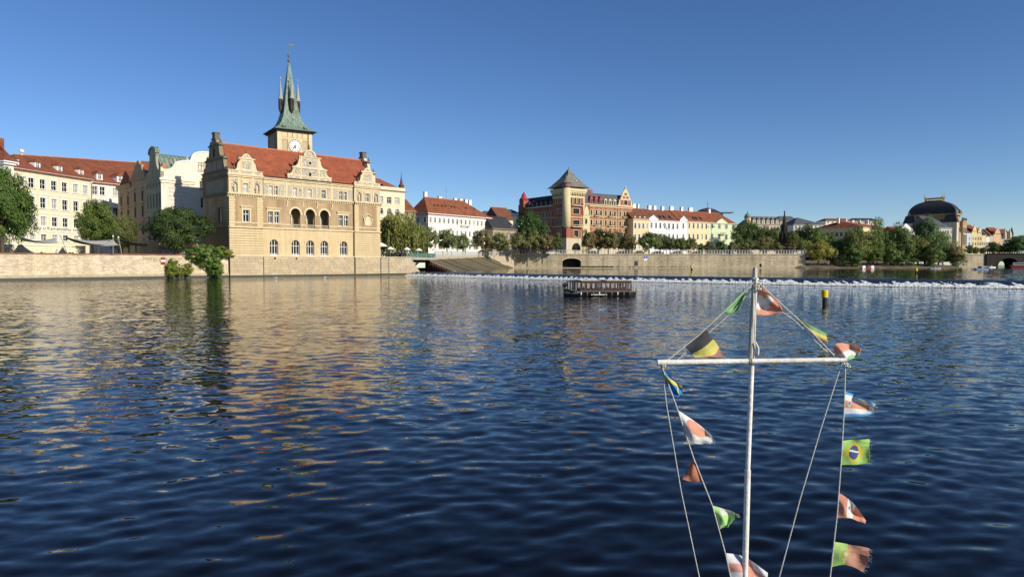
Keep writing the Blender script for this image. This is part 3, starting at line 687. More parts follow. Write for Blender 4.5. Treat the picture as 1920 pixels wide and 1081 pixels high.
for a, b in GA:                                                # wedge-shaped arch stones
    c, r = (a + b) / 2, (b - a) / 2
    for t in (35, 57, 79, 101, 123, 145):
        mb = MB(); t0, t1 = math.radians(t - 9.5), math.radians(t + 9.5); zs = 8.5 - r
        mb.ext([(c + (r + .04) * math.cos(t0), zs + (r + .04) * math.sin(t0)), (c + (r + .95) * math.cos(t0), zs + (r + .95) * math.sin(t0)),
                (c + (r + .95) * math.cos(t1), zs + (r + .95) * math.sin(t1)), (c + (r + .04) * math.cos(t1), zs + (r + .04) * math.sin(t1))], -.115, 0, 'y')
        mb.build('arch_stone', m_yel, mus)
band(mus, PL, 10.95, .32, .62, m_yel2); band(mus, PR, 10.95, .32, .3, m_yel2, u0=PL); band(mus, MW + .2, 10.95, .32, .62, m_yel2, u0=PR)
band(mus, MD + .5, 10.95, .32, .25, m_sidest, fr=LS, name='side_string_course')
# first floor: brick fields, stucco strips, loggia of three arches
F0, F1 = 11.2, 18.05
LG = [(14.55, 16.99), (18.31, 20.76), (22.08, 24.53)]
W1 = [(3.12, 4.56), (9.05, 10.21), (10.57, 11.76), (27.15, 28.41), (28.73, 29.96)]
fop = [(a, b, 12.28, 14.93, False) for a, b in W1[1:]] + [(a, b, 11.3, 15.97, True) for a, b in LG]
facade(mus, None, PR, F0, F1, fop, m_brown, th=.5, name='first_floor_wall', u_0=PL)
facade(mus, None, PL, F0, F1, [(W1[0][0], W1[0][1], 12.28, 14.93, False)], m_brown, th=.5, name='pavilion_wall', d=-PP)
facade(mus, None, MW, F0, F1, [], m_brown, th=.5, name='pavilion_wall', d=-PP, u_0=PR)
facade(mus, LS, MD + .0, F0, F1, [(8.6, 10.6, 12.2, 15.4, False)], m_brown, th=.3, name='side_first_floor_wall')
for u in (PL, PR):
    mb = MB(); mb.box(u - .01, u + .01, -PP, .0, G0, 22.6); mb.build('pavilion_return', m_yel, mus)
mb = MB(); mb.box(-.01, .01, -PP, 0, G0, 22.6); mb.box(MW - .01, MW + .01, -PP, 0, G0, 22.6); mb.build('pavilion_return', m_sidest, mus)
wt = dict(casing=m_yel2, cw=.34, cp=.09, rec=.3, fw=.11)
window(mus, None, *W1[0], 12.28, 14.93, m_glassd, d=-PP, **wt)
for a, b in W1[1:]: window(mus, None, a, b, 12.28, 14.93, m_glassd, d=0, casing=m_yel2, cw=.17, cp=.09, rec=.3, fw=.11)
for a, b, d in ((2.4, 5.3, -PP), (8.5, 12.3, 0), (26.6, 30.5, 0)):
    mb = MB(); mb.box(a, b, d - .38, d, 15.62, 15.8); mb.box(a + .15, b - .15, d - .26, d, 15.45, 15.62); mb.box(a + .3, b - .3, d - .1, d, 15.1, 15.45); mb.build('window_hood', m_yel2, mus)
wb_ = window(mus, LS, 8.6, 10.6, 12.2, 15.4, m_glassm, m_sidest, m_sidest, nx=3, bars=(), rec=.18, cw=.3)
for a, b, d in ((0, PL, -PP), (PL, LG[0][0], 0), (LG[0][1], LG[1][0], 0), (LG[1][1], LG[2][0], 0), (LG[2][1], PR, 0), (PR, MW, -PP)):
    mb = MB(); mb.box(a, b, d - .11, d, 11.95, 12.2); mb.build('sill_course', m_yel2, mus)
band(mus, MD + .3, 11.95, .25, .1, m_sidest, fr=LS, name='side_sill_course')
for (a, b, d) in ((0, 1.35, -PP), (6.3, PL, -PP), (PR, 32.7, -PP), (38.0, MW, -PP)):
    for k in range(11):
        z0 = 11.35 + k * .6; mb = MB(); mb.box(a, b if k % 2 else b - .12 if b < 20 or b == MW else b, d - .09, d, z0, z0 + .54); mb.build('quoin', m_yel, mus)
for a, b in LG:                                                # loggia
    mb = MB(); A = arch_pts(a, b, 15.97, 14); O = arch_pts(a - .42, b + .42, 16.39, 14)
    for i in range(14):
        p, q, r, s = A[i], A[i+1], O[i+1], O[i]
        mb.poly([(p[0], -.12, p[1]), (s[0], -.12, s[1]), (r[0], -.12, r[1]), (q[0], -.12, q[1])]); mb.poly([(s[0], -.12, s[1]), (s[0], 0, s[1]), (r[0], 0, r[1]), (r[0], -.12, r[1])])
        mb.poly([(p[0], -.12, p[1]), (q[0], -.12, q[1]), (q[0], .0, q[1]), (p[0], .0, p[1])])
    mb.build('arch_moulding', m_yel2, mus)
    for u in (a - .42, b + .02):
        mb = MB(); mb.box(u, u + .4, -.16, .5, 14.45, 14.75); mb.build('arch_capital', m_yel2, mus)
    mb = MB(); mb.box(a, b, .12, .42, 12.05, 12.25); mb.box(a, b, .12, .42, 11.3, 11.5); mb.build('balustrade_rail', m_stoneB, mus)
    for k in range(7):
        u = a + .2 + k * (b - a - .4) / 6; mb = MB(); mb.lathe([(.07, 11.5), (.13, 11.7), (.06, 11.95), (.1, 12.05)], (u, .27), 6); mb.build('baluster', m_stoneB, mus)
    window(mus, None, a + .35, b - .95, 11.5, 14.6, m_glassm, m_wframe, None, rec=2.3, nx=2, fw=.12, sill=False)
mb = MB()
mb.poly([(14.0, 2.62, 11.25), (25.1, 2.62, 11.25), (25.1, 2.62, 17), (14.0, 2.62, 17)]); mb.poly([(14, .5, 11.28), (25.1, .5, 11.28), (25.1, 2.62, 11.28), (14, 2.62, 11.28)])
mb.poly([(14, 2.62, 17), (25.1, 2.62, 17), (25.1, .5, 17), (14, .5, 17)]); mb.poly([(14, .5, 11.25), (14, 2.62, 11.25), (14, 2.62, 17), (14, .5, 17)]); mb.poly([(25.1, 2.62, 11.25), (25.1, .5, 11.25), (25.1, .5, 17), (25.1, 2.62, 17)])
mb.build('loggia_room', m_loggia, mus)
for u in (13.7, 17.65, 21.42, 25.4):
    mb = MB(); mb.ext([(-.05, 16.3), (-.32, 17.3), (-.32, 17.55), (0, 17.55), (0, 16.3)], u - .16, u + .16, 'x'); mb.build('console', m_yel2, mus)
# crest relief on the right pavilion
mb = MB(); d = -PP - .02
mb.ext([(34.6, 12.6), (36.2, 12.6), (36.3, 13.2), (36.1, 14.6), (35.8, 15.0), (35.0, 15.0), (34.7, 14.6), (34.5, 13.2)], d - .16, d, 'y')
mb.build('crest_field', m_yel2, mus)
for s in (-1, 1):
    mb = MB(); mb.tube([(35.4 + s * 1.05, d - .12, 12.5), (35.4 + s * 1.0, d - .2, 13.6), (35.4 + s * 1.15, d - .2, 14.4), (35.4 + s * 1.5, d - .1, 15.0)], [.1, .17, .2, .08], 6); mb.build('crest_figure', m_yel2, mus, True)
mb = MB(); mb.tube([(34.4, d - .1, 14.9), (35.0, d - .15, 15.4), (35.4, d - .18, 15.55), (35.8, d - .15, 15.4), (36.4, d - .1, 14.9)], [.1, .16, .2, .16, .1], 6); mb.build('crest_garland', m_yel2, mus, True)
# main cornice with brackets
def main_cornice(a, b, d, dn):
    mb = MB(); mb.box(a, b, d - .62, 0, 18.32, 18.5); mb.box(a, b, d - .5, 0, 18.2, 18.32); mb.box(a, b, d - .16, 0, 17.75, 17.95)
    n = int((b - a) / .52)
    for i in range(n):
        u = a + (i + .5) * (b - a) / n; mb.box(u - .11, u + .11, d - .44, 0, 17.98, 18.2)
    mb.build('bracketed_cornice', m_yel2, mus)
main_cornice(-.4, PL + .1, -PP, 0); main_cornice(PL + .1, PR - .1, 0, 0); main_cornice(PR - .1, MW + .4, -PP, 0)
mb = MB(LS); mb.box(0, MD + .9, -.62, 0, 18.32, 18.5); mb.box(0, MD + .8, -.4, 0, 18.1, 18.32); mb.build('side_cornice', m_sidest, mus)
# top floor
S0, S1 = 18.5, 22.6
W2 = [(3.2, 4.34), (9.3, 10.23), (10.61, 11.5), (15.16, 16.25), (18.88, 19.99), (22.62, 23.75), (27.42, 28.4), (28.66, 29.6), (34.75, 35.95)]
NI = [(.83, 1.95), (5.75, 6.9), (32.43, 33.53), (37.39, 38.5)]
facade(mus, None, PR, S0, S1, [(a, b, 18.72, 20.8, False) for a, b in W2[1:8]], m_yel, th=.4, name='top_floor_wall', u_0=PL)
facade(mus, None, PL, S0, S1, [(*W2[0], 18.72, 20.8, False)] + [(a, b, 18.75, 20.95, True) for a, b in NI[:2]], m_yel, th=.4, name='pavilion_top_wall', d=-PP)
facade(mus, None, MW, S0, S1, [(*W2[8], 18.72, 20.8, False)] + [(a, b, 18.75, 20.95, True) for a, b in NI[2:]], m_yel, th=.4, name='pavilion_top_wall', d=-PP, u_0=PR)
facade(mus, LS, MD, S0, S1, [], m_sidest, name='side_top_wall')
gl2 = [m_glassc, m_glassc, m_glassd, m_glassc, m_glassc, m_glassd, m_glassd, m_glassd, m_glassm]
for (a, b), g in zip(W2, gl2): window(mus, None, a, b, 18.72, 20.8, g, casing=m_yel2, cw=.16, cp=.07, rec=.26, fw=.105, sill=False, d=-PP if (a < PL or a > PR) else 0)
for i, (a, b) in enumerate(NI):                                # painted saints in niches, carved low
    c = (a + b) / 2; d = -PP
    mb = MB(); mb.poly([(a, d + .38, 18.75), (b, d + .38, 18.75), (b, d + .38, 20.95), (a, d + .38, 20.95)]); mb.build('niche_back', m_statue, mus)
    mb = MB(); mb.lathe([(.26, 18.76), (.30, 18.95), (.24, 19.35), (.28, 19.75), (.32, 20.0), (.26, 20.2), (.10, 20.28), (.15, 20.42), (.15, 20.56), (.05, 20.66)], (c, d + .15), 10)
    mb.tube([(c - .28, d + .1, 20.05), (c - .36, d - .02, 19.7), (c - .1, d - .12, 19.6)], [.09, .08, .06], 6); mb.build('niche_statue', m_statue, mus, True)
    for x0, x1, z0, z1 in ((a - .3, a - .02, 18.75, 21.6), (b + .02, b + .3, 18.75, 21.6), (a - .02, b + .02, 21.0, 21.6)):
        mb = MB(); mb.box(x0, x1, d - .03, d, z0, z1); mb.build('ornament_panel', m_sgr, mus)
for x0, x1 in ((7.95, 9.0), (11.75, 13.1), (14.0, 14.8), (16.6, 17.4), (17.75, 18.55), (20.3, 21.1), (21.45, 22.25), (24.1, 24.9), (25.7, 27.1), (30.0, 31.3)):
    mb = MB(); mb.box(x0, x1, -.04, 0, 18.75, 21.35); mb.build('ornament_panel', m_sgr, mus)
for x0, x1 in ((2.7, 3.0), (4.55, 4.85), (34.2, 34.5), (36.15, 36.45)):
    mb = MB(); mb.box(x0, x1, -PP - .03, -PP, 18.75, 21.6); mb.build('ornament_panel', m_sgr, mus)
for x0, x1 in ((9.0, 11.75), (14.8, 16.6), (18.55, 20.3), (22.25, 24.1), (27.1, 30.0)):
    mb = MB(); mb.box(x0, x1, -.035, 0, 21.05, 21.35); mb.build('ornament_panel', m_sgr, mus)
for u in (2.15, 5.4, 13.5, 17.57, 21.28, 25.3, 33.85, 37.0):
    d = pav(u); mb = MB(); mb.box(u - .16, u + .16, d - .12, d, 18.5, 22.2); mb.build('pilaster', m_yel2, mus)
mb = MB(LS); mb.box(2.5, 12.0, -.05, 0, 18.9, 21.6); mb.build('side_ornament_panel', m_sgr_dark, mus)
mb = MB(LS); mb.box(0, .8, -.1, 0, 18.5, 22.3); mb.box(13.4, MD, -.1, 0, 18.5, 22.3); mb.build('side_pilaster', m_sidest, mus)
# eaves
mb = MB(); mb.box(PL, PR, -.45, 0, 22.4, 22.62); mb.box(PL, PR, -.25, 0, 22.1, 22.4); mb.build('eaves_cornice', m_yel2, mus)
mb = MB(); mb.tube([(PL, -.55, 22.78), (PR, -.55, 22.78)], .13, 6); mb.build('gutter', m_iron, mus)
for a, b in ((-.3, PL + .2), (PR - .2, MW + .3)):
    mb = MB(); mb.box(a, b, -PP - .45, 0, 22.45, 22.75); mb.box(a + .15, b - .15, -PP - .25, 0, 22.1, 22.45); mb.build('pavilion_cornice', m_yel2, mus)
mb = MB(LS); mb.box(0, MD + .7, -.4, 0, 22.45, 22.75); mb.box(0, MD + .5, -.2, 0, 22.1, 22.45); mb.build('side_eaves_cornice', m_sidest, mus)
# roof
rf, R0, R1 = roof_mesh(.4, MW - .4, 0, MD, 22.75, 7.55, 0, 0, .0)
rf = rf.build('roof', m_tile, mus)
mb = MB(); mb.tube([(1.0, MD / 2, 30.32), (MW - 1.0, MD / 2, 30.32)], .2, 6); mb.build('ridge', m_ridge, rf)
def gable_slab(outline, a0, a1, axis, material, name): mb = MB(); mb.ext(outline, a0, a1, axis); return mb.build(name, material, mus)
def scroll(c, r0, r1, t0, t1, n=8):
    return [(c[0] + r0 * math.cos(math.radians(t0 + (t1 - t0) * i / n)), c[1] + r1 * math.sin(math.radians(t0 + (t1 - t0) * i / n))) for i in range(n + 1)]
def mirrored(half, c): return half + [(2 * c - x, z) for x, z in reversed(half)]
def obelisk(x, y, z, h=1.1, w=.34, par=None, material=None):
    mb = MB(); mb.box(x - w/2, x + w/2, y - w/2, y + w/2, z, z + h*.3); mb.lathe([(w*.28, z + h*.3), (w*.5, z + h*.42), (w*.42, z + h*.55), (w*.1, z + h*.9), (w*.16, z + h*.95), (.02, z + h)], (x, y), 6)
    return mb.build('finial', material or m_orn, par or mus)
# parapets and ornamental dormer gables over the pavilions
for c, a, b in ((4.05, .0, PL), (35.4, PR, MW)):
    y0 = -PP - .12
    mb = MB(); mb.box(a, b, y0 + .04, y0 + .5, 22.75, 23.45); mb.box(a - .1, b + .1, y0 - .06, y0 + .56, 23.45, 23.62); mb.build('parapet', m_yel2, mus)
    for x0, x1 in ((a + .5, c - 1.9), (c - 1.3, c + 1.3), (c + 1.9, b - .5)):
        mb = MB(); mb.box(x0, x1, y0 + .01, y0 + .06, 22.9, 23.38); mb.build('ornament_panel', m_sgr, mus)
    half = [(c - 2.75, 23.62)] + scroll((c - 2.75, 24.55), .62, .9, -85, 0)[1:] + scroll((c - 1.58, 24.6), .5, .9, 180, 100)[1:] + [(c - 1.5, 26.1), (c - 1.75, 26.1), (c - 1.75, 26.35)] + [(c - 1.1, 26.5), (c - .75, 27.0), (c - .25, 27.35)]
    gable_slab(mirrored(half, c), y0, y0 + .55, 'y', m_yel2, 'ornamental_gable')
    mb = MB(); mb.box(c - .95, c + .95, y0 - .05, y0, 24.05, 25.7); mb.build('gable_panel', m_sgr, mus)
    mb = MB(); mb.ext([(c - .8, 26.55), (c + .8, 26.55), (c, 27.15)], y0 - .03, y0, 'y'); mb.build('gable_panel', m_sgr, mus)
    mb = MB(); mb.box(c - 1.95, c + 1.95, y0 - .16, y0 + .5, 26.1, 26.3); mb.build('gable_cornice', m_yel2, mus)
    for x in (c - 1.32, c + 1.1): mb = MB(); mb.box(x, x + .22, y0 - .09, y0, 23.62, 26.1); mb.build('gable_pilaster', m_yel2, mus)
    obelisk(c, y0 + .25, 27.3, 1.2); obelisk(c - 1.75, y0 + .25, 26.35, .9); obelisk(c + 1.75, y0 + .25, 26.35, .9); obelisk(c - 2.7, y0 + .25, 23.9, 1.0); obelisk(c + 2.7, y0 + .25, 23.9, 1.0)
    mb = MB(); zr = 26.2; yb = (zr - 22.75) / 7.55 * 7.1                 # body and saddle roof behind the gable
    mb.ext([(y0 + .5, 23.0), (y0 + .5, 25.2), (2.6, 25.2)], c - 1.5, c + 1.5, 'x', 0)
    mb.poly([(c - 1.7, y0 + .5, 25.1), (c, y0 + .5, 26.6), (c, 3.9, 26.6), (c - 1.7, 2.3, 25.1)], 1); mb.poly([(c + 1.7, y0 + .5, 25.1), (c + 1.7, 2.3, 25.1), (c, 3.9, 26.6), (c, y0 + .5, 26.6)], 1)
    mb.build('gable_body', [m_yel, m_tile], mus)
# the large central gable
c, y0 = 19.5, -.28
mb = MB(); mb.box(c - 5.7, c + 5.7, y0, y0 + .7, 22.62, 23.55); mb.box(c - 5.8, c + 5.8, y0 - .08, y0 + .75, 23.55, 23.72); mb.build('central_parapet', m_yel2, mus)
half = [(c - 5.7, 23.72), (c - 5.7, 24.0)] + scroll((c - 5.6, 24.9), 1.15, .95, -88, -5)[1:] + [(c - 4.25, 25.45), (c - 4.45, 25.45), (c - 4.45, 25.75)]
half += scroll((c - 4.3, 27.0), 1.35, 1.2, -85, -5)[1:] + [(c - 2.6, 28.1), (c - 2.8, 28.1), (c - 2.8, 28.35), (c - 1.6, 28.4)]
half += [(c - 1.6 * math.cos(math.radians(t)), 28.4 + 1.6 * math.sin(math.radians(t))) for t in (15, 30, 45, 60, 75)] + [(c - .05, 30.0)]
gable_slab(mirrored(half, c), y0 + .05, y0 + .65, 'y', m_yel2, 'ornamental_gable')
mb = MB(); mb.box(c - 4.6, c + 4.6, y0 - .14, y0 + .6, 25.45, 25.65); mb.box(c - 2.95, c + 2.95, y0 - .14, y0 + .6, 28.1, 28.3); mb.build('gable_cornice', m_yel2, mus)
mb = MB(); A = arch_pts(c - 1.25, c + 1.25, 29.65, 10); O = arch_pts(c - 1.62, c + 1.62, 30.05, 10)
for i in range(10):
    p, q, r, s = A[i], A[i+1], O[i+1], O[i]; mb.poly([(p[0], y0 - .14, p[1]), (s[0], y0 - .14, s[1]), (r[0], y0 - .14, r[1]), (q[0], y0 - .14, q[1])]); mb.poly([(s[0], y0 - .14, s[1]), (s[0], y0 + .1, s[1]), (r[0], y0 + .1, r[1]), (r[0], y0 - .14, r[1])]); mb.poly([(p[0], y0 - .14, p[1]), (q[0], y0 - .14, q[1]), (q[0], y0 + .05, q[1]), (p[0], y0 + .05, p[1])])
mb.build('gable_arch', m_yel2, mus)
mb = MB(); mb.ext([(c - 1.2, 28.42)] + arch_pts(c - 1.2, c + 1.2, 29.6, 10) + [(c + 1.2, 28.42)], y0, y0 + .06, 'y'); mb.build('gable_panel', m_sgr, mus)
for x0, x1, z0, z1 in ((c - 3.9, c - 2.6, 23.95, 25.3), (c - 2.0, c - .35, 23.95, 25.3), (c + .35, c + 2.0, 23.95, 25.3), (c - .35, c + .35, 24.7, 25.3), (c + 2.6, c + 3.9, 23.95, 25.3), (c - 1.9, c + 1.9, 26.0, 27.8),
                       (c - 5.4, c - 4.5, 22.85, 23.45), (c - 3.9, c - 2.6, 22.85, 23.45), (c - 2.0, c + 2.0, 22.85, 23.45), (c + 2.6, c + 3.9, 22.85, 23.45), (c + 4.5, c + 5.4, 22.85, 23.45)):
    yy = y0 - .05 if z0 < 23.5 else y0; mb = MB(); mb.box(x0, x1, yy, y0 + .06, z0, z1); mb.build('gable_panel', m_sgr, mus)
mb = MB(); mb.box(c - .28, c + .28, y0 - .02, y0 + .06, 23.8, 24.6); mb.build('gable_opening', m_void, mus)
mb = MB(); mb.lathe([(.36, 0), (.36, .06), (.5, .06), (.5, 0)], n=14); o = mb.build('round_window', m_yel2, mus, loc=(c, y0 - .02, 26.9)); o.rotation_euler = (PI / 2, 0, 0)
mb = MB(); mb.lathe([(.34, 0), (.34, .05)], n=14); o = mb.build('round_window_pane', m_void, mus, loc=(c, y0 - .01, 26.9)); o.rotation_euler = (PI / 2, 0, 0)
for x in (c - 2.4, c + 2.15, c - 4.25, c + 4.0): mb = MB(); mb.box(x, x + .25, y0 - .08, y0 + .05, 23.72, 25.45); mb.build('gable_pilaster', m_yel2, mus)
for x in (c - 2.4, c + 2.1): mb = MB(); mb.box(x, x + .3, y0 - .08, y0 + .05, 25.65, 28.1); mb.build('gable_pilaster', m_yel2, mus)
obelisk(c, y0 + .3, 30.0, 1.5)
for x, z in ((c - 2.6, 28.3), (c + 2.6, 28.3), (c - 4.3, 25.7), (c + 4.3, 25.7), (c - 5.5, 24.0), (c + 5.5, 24.0)): obelisk(x, y0 + .3, z, 1.0)
mb = MB(); mb.ext([(y0 + .6, 22.8), (y0 + .6, 25.0), (2.3, 25.0)], c - 4.2, c + 4.2, 'x', 0)
mb.poly([(c - 2.9, y0 + .6, 26.2), (c, y0 + .6, 28.3), (c, 5.4, 28.3), (c - 2.9, 3.3, 26.2)], 1); mb.poly([(c + 2.9, y0 + .6, 26.2), (c + 2.9, 3.3, 26.2), (c, 5.4, 28.3), (c, y0 + .6, 28.3)], 1)
mb.ext([(y0 + .6, 22.9), (y0 + .6, 26.2), (3.3, 26.2)], c - 2.7, c + 2.7, 'x', 0); mb.build('gable_body', [m_yel, m_tile], mus)
# end gables with volutes, carved stone, chimney on top
for x0, x1, mt, nm in ((-.1, .75, m_sidest, 'end_gable'), (MW - .75, MW + .1, m_yel2, 'end_gable')):
    c = MD / 2
    half = [(c - 7.1, 22.75), (c - 7.1, 23.6)] + scroll((c - 6.9, 25.3), 1.7, 1.6, -88, -5)[1:] + [(c - 5.0, 26.2), (c - 5.35, 26.2), (c - 5.35, 26.6)] + scroll((c - 4.9, 28.2), 2.0, 1.6, -85, -5)[1:] + [(c - 2.7, 29.4), (c - 3.0, 29.4), (c - 3.0, 29.8)] + scroll((c - 2.6, 30.6), 1.3, .8, -80, -10)[1:] + [(c - 1.0, 31.0)]
    gable_slab(mirrored(half, c), x0, x1, 'x', mt, nm)
    for z, w in ((23.5, 7.2), (26.2, 5.4), (29.4, 3.1), (30.9, 1.2)):
        mb = MB(); mb.box(x0 - .18, x1 + .15, c - w, c + w, z, z + .25); mb.build('end_gable_cornice', m_orn, mus)
    for z, w in ((23.75, 6.6), (26.45, 5.0), (29.65, 2.8)):
        for s in (-1, 1): obelisk((x0 + x1) / 2, c + s * w, z, 1.3, .5)
    mb = MB(); mb.box(x0 - .05, x1 + .2, c - .75, c + .75, 31.1, 32.3); mb.box(x0 - .2, x1 + .35, c - .9, c + .9, 32.3, 32.5); mb.build('gable_chimney', m_orn, mus)
    for s0, s1 in ((-4.3, -1.6), (-1.2, 1.2), (1.6, 4.3)):
        xx = x0 - .05 if x0 < 0 else x1
        mb = MB(); mb.box(xx, xx + .05, c + s0, c + s1, 24.0, 25.9); mb.build('side_ornament_panel', m_sgr_dark, mus)
    mb = MB(); xx = x0 - .04 if x0 < 0 else x1; mb.box(xx, xx + .04, c - .5, c + .5, 27.0, 28.8); mb.build('gable_opening', m_void, mus)
# roof lights, downpipes
for u, z in ((8.0, 23.9), (12.9, 24.0), (30.7, 24.0)):
    y = (z - 22.75) / 7.55 * 7.1; mb = MB(); mb.ext([(y - .3, z - .35), (y + .7, z + .75), (y + .9, z + .6), (y - .1, z - .5)], u - .55, u + .55, 'x'); mb.build('roof_light', m_glassm, mus)
for u, z0, z1, d in ((PL + .15, 18.5, 22.6, 0), (PR - .14, .2, 22.6, 0)):
    mb = MB(); mb.tube([(u, d - .5, z1), (u, d - .16, z1 - .8), (u, d - .16, 18.9), (u, d - .75 if z0 < 18 else d - .2, 18.55)] + ([(u, d - .75, 18.0), (u, d - .2, 17.4), (u, d - .2, 5.0), (u, d - .52, 4.6), (u, d - .52, .3)] if z0 < 18 else []), .09, 6); mb.build('downpipe', m_dframe, mus)
for u in (7.68, -.02, MW + .0):
    mb = MB(); mb.tube([(u, -.46, .2), (u, -.46, 4.5)], .07, 6); mb.build('pipe', m_dframe, mus)

# ------------------------------------------------------------------ clock tower behind it
TA, TS = math.radians(34), 9.7
tw = thing('clock_tower', 'ochre water tower with clock face and slender green copper spire', 'tower', (-64.88, 190, 4.5), TA)
Z = lambda z: z - 4.5
mb = MB(); mb.box(0, TS, 0, TS, Z(4.5), Z(40.2)); mb.build('shaft', m_yel, tw)
mb = MB(); mb.box(-.02, 0, .0, TS, Z(20), Z(40.1)); mb.build('side_face', m_sidest, tw)
mb = MB(); mb.box(-.5, TS + .5, -.5, TS + .5, Z(39.7), Z(40.0)); mb.box(-.9, TS + .9, -.9, TS + .9, Z(40.0), Z(40.2)); mb.build('tower_cornice', m_turret, tw)
h = TS / 2
prof = [(h + 1.25, 40.2), (h + .2, 40.75), (h - .9, 41.6), (h - 1.7, 42.7), (h - 2.35, 44.2), (h - 2.8, 46.2), (h - 3.15, 48.4), (h - 3.5, 51.0), (h - 3.95, 54.5), (h - 4.4, 58.3), (.14, 60.3)]
mb = MB(); mb.lathe([(r * math.sqrt(2), Z(z)) for r, z in prof], (h, h), 4, rot=PI / 4)
sp = mb.build('spire', m_copper, tw)
mb = MB(); mb.lathe([(.1, Z(60.2)), (.38, Z(60.5)), (.42, Z(60.8)), (.12, Z(61.3)), (.1, Z(61.6)), (.34, Z(62.0)), (.34, Z(62.5)), (.06, Z(62.9)), (.04, Z(65.6))], (h, h), 8); mb.build('spire_finial', m_copper2, sp, True)
mb = MB(); mb.box(h - .02, h + 1.1, h - .03, h + .03, Z(65.0), Z(65.5)); mb.ext([(h + 1.1, Z(64.9)), (h + 1.5, Z(65.25)), (h + 1.1, Z(65.6))], h - .03, h + .03, 'y'); mb.build('weather_vane', m_copper2, sp)
for sx in (-1, 1):
    for sy in (-1, 1):
        cx, cy = h + (sx + sy) * 1.22, h + (sy - sx) * 1.22
        mb = MB(); mb.lathe([(.15, Z(45.5)), (.5, Z(46.3)), (.62, Z(46.5)), (.62, Z(47.2)), (.68, Z(47.25)), (.68, Z(47.4)), (.6, Z(47.45)), (.6, Z(49.4)), (.7, Z(49.5))], (cx, cy), 8)
        t = mb.build('corner_turret', m_turret, tw)
        mb = MB(); mb.lathe([(.72, Z(49.5)), (.5, Z(50.6)), (.22, Z(53.2)), (.06, Z(54.6)), (.05, Z(55.0)), (.2, Z(55.2)), (.2, Z(55.45)), (.03, Z(55.9))], (cx, cy), 8); mb.build('turret_roof', m_tin, t)
        for k in range(4):
            a = k * PI / 2 + .2; mb = MB((cx + .60 * math.cos(a), cy + .60 * math.sin(a), a)); mb.box(-.03, .03, -.17, .17, Z(47.7), Z(49.0)); mb.build('turret_opening', m_void, t)
for u in (1.8, 7.9):
    mb = MB(); mb.ext([(.3, Z(40.9)), (-.4, Z(40.95)), (-.4, Z(41.35)), (.6, Z(41.4))], u - .45, u + .45, 'x'); mb.build('roof_hatch', m_copper2, tw)
mb = MB(); mb.box(0, 1.1, -.1, 0, Z(25), Z(39.7)); mb.box(TS - 1.1, TS, -.1, 0, Z(25), Z(39.7)); mb.build('corner_strip', m_yel2, tw)
mb = MB(); mb.box(2.9, 6.8, -.08, 0, Z(33.7), Z(38.0)); mb.build('clock_panel', m_yel2, tw)
for x0, x1, z0, z1 in ((1.35, 2.7, 33.0, 37.4), (7.0, 8.4, 33.0, 37.4), (1.35, 2.7, 38.2, 39.5), (2.95, 4.1, 38.2, 39.5), (4.25, 5.4, 38.2, 39.5), (5.55, 6.8, 38.2, 39.5), (7.0, 8.4, 38.2, 39.5)):
    mb = MB(); mb.box(x0, x1, -.06, 0, Z(z0), Z(z1)); mb.build('painted_panel', m_stoneA if z1 < 38 else m_yel2, tw)
    mb = MB(); mb.box(x1, x1 + .1, -.09, 0, Z(z0), Z(z1)); mb.box(x0, x1, -.09, 0, Z(z1), Z(z1) + .1); mb.build('panel_frame', m_orn, tw)
mb = MB(); mb.lathe([(1.8, 0), (1.8, .06), (1.62, .06), (1.62, .02)], n=28, mi=1); mb.lathe([(1.62, 0), (1.62, .05)], n=28)
ck = mb.build('clock_face', [m_white, m_orn], tw, loc=(4.85, -.09, Z(35.9))); ck.rotation_euler = (PI / 2, 0, 0)
mb = MB()
for k in range(12):
    a = k * PI / 6; mb2 = MB((0, 0, a)); mb2.box(1.0, 1.52, -.07, .07, .05, .07); kk = len(mb.v); mb.v += mb2.v; mb.f += [tuple(i + kk for i in f) for f in mb2.f]; mb.m += mb2.m
mb.build('hour_marks', m_iron, ck)
for nm, ang, l, w in (('hour_hand', math.radians(90 - (5.6 * 30)), .8, .13), ('minute_hand', math.radians(90 - 36 * 6), 1.3, .11)):
    mb = MB((0, 0, ang)); mb.ext([(-.4, -w*.5), (-.4, w*.5), (l*.6, w*1.3), (l, 0), (l*.6, -w*1.3)], .08, .12, 'z'); mb.build(nm, m_iron, ck)
mb = MB(LS if False else (0, TS, -PI / 2)); mb.box(2.4, 7.2, -.08, 0, Z(32), Z(39)); mb.build('side_painted_panel', m_sgr_dark, tw)
mb = MB(); mb.tube([(8.9, -.5, Z(40.0)), (8.6, -.14, Z(39.2)), (8.6, -.14, Z(30))], .08, 6); mb.build('downpipe', m_turret, tw)
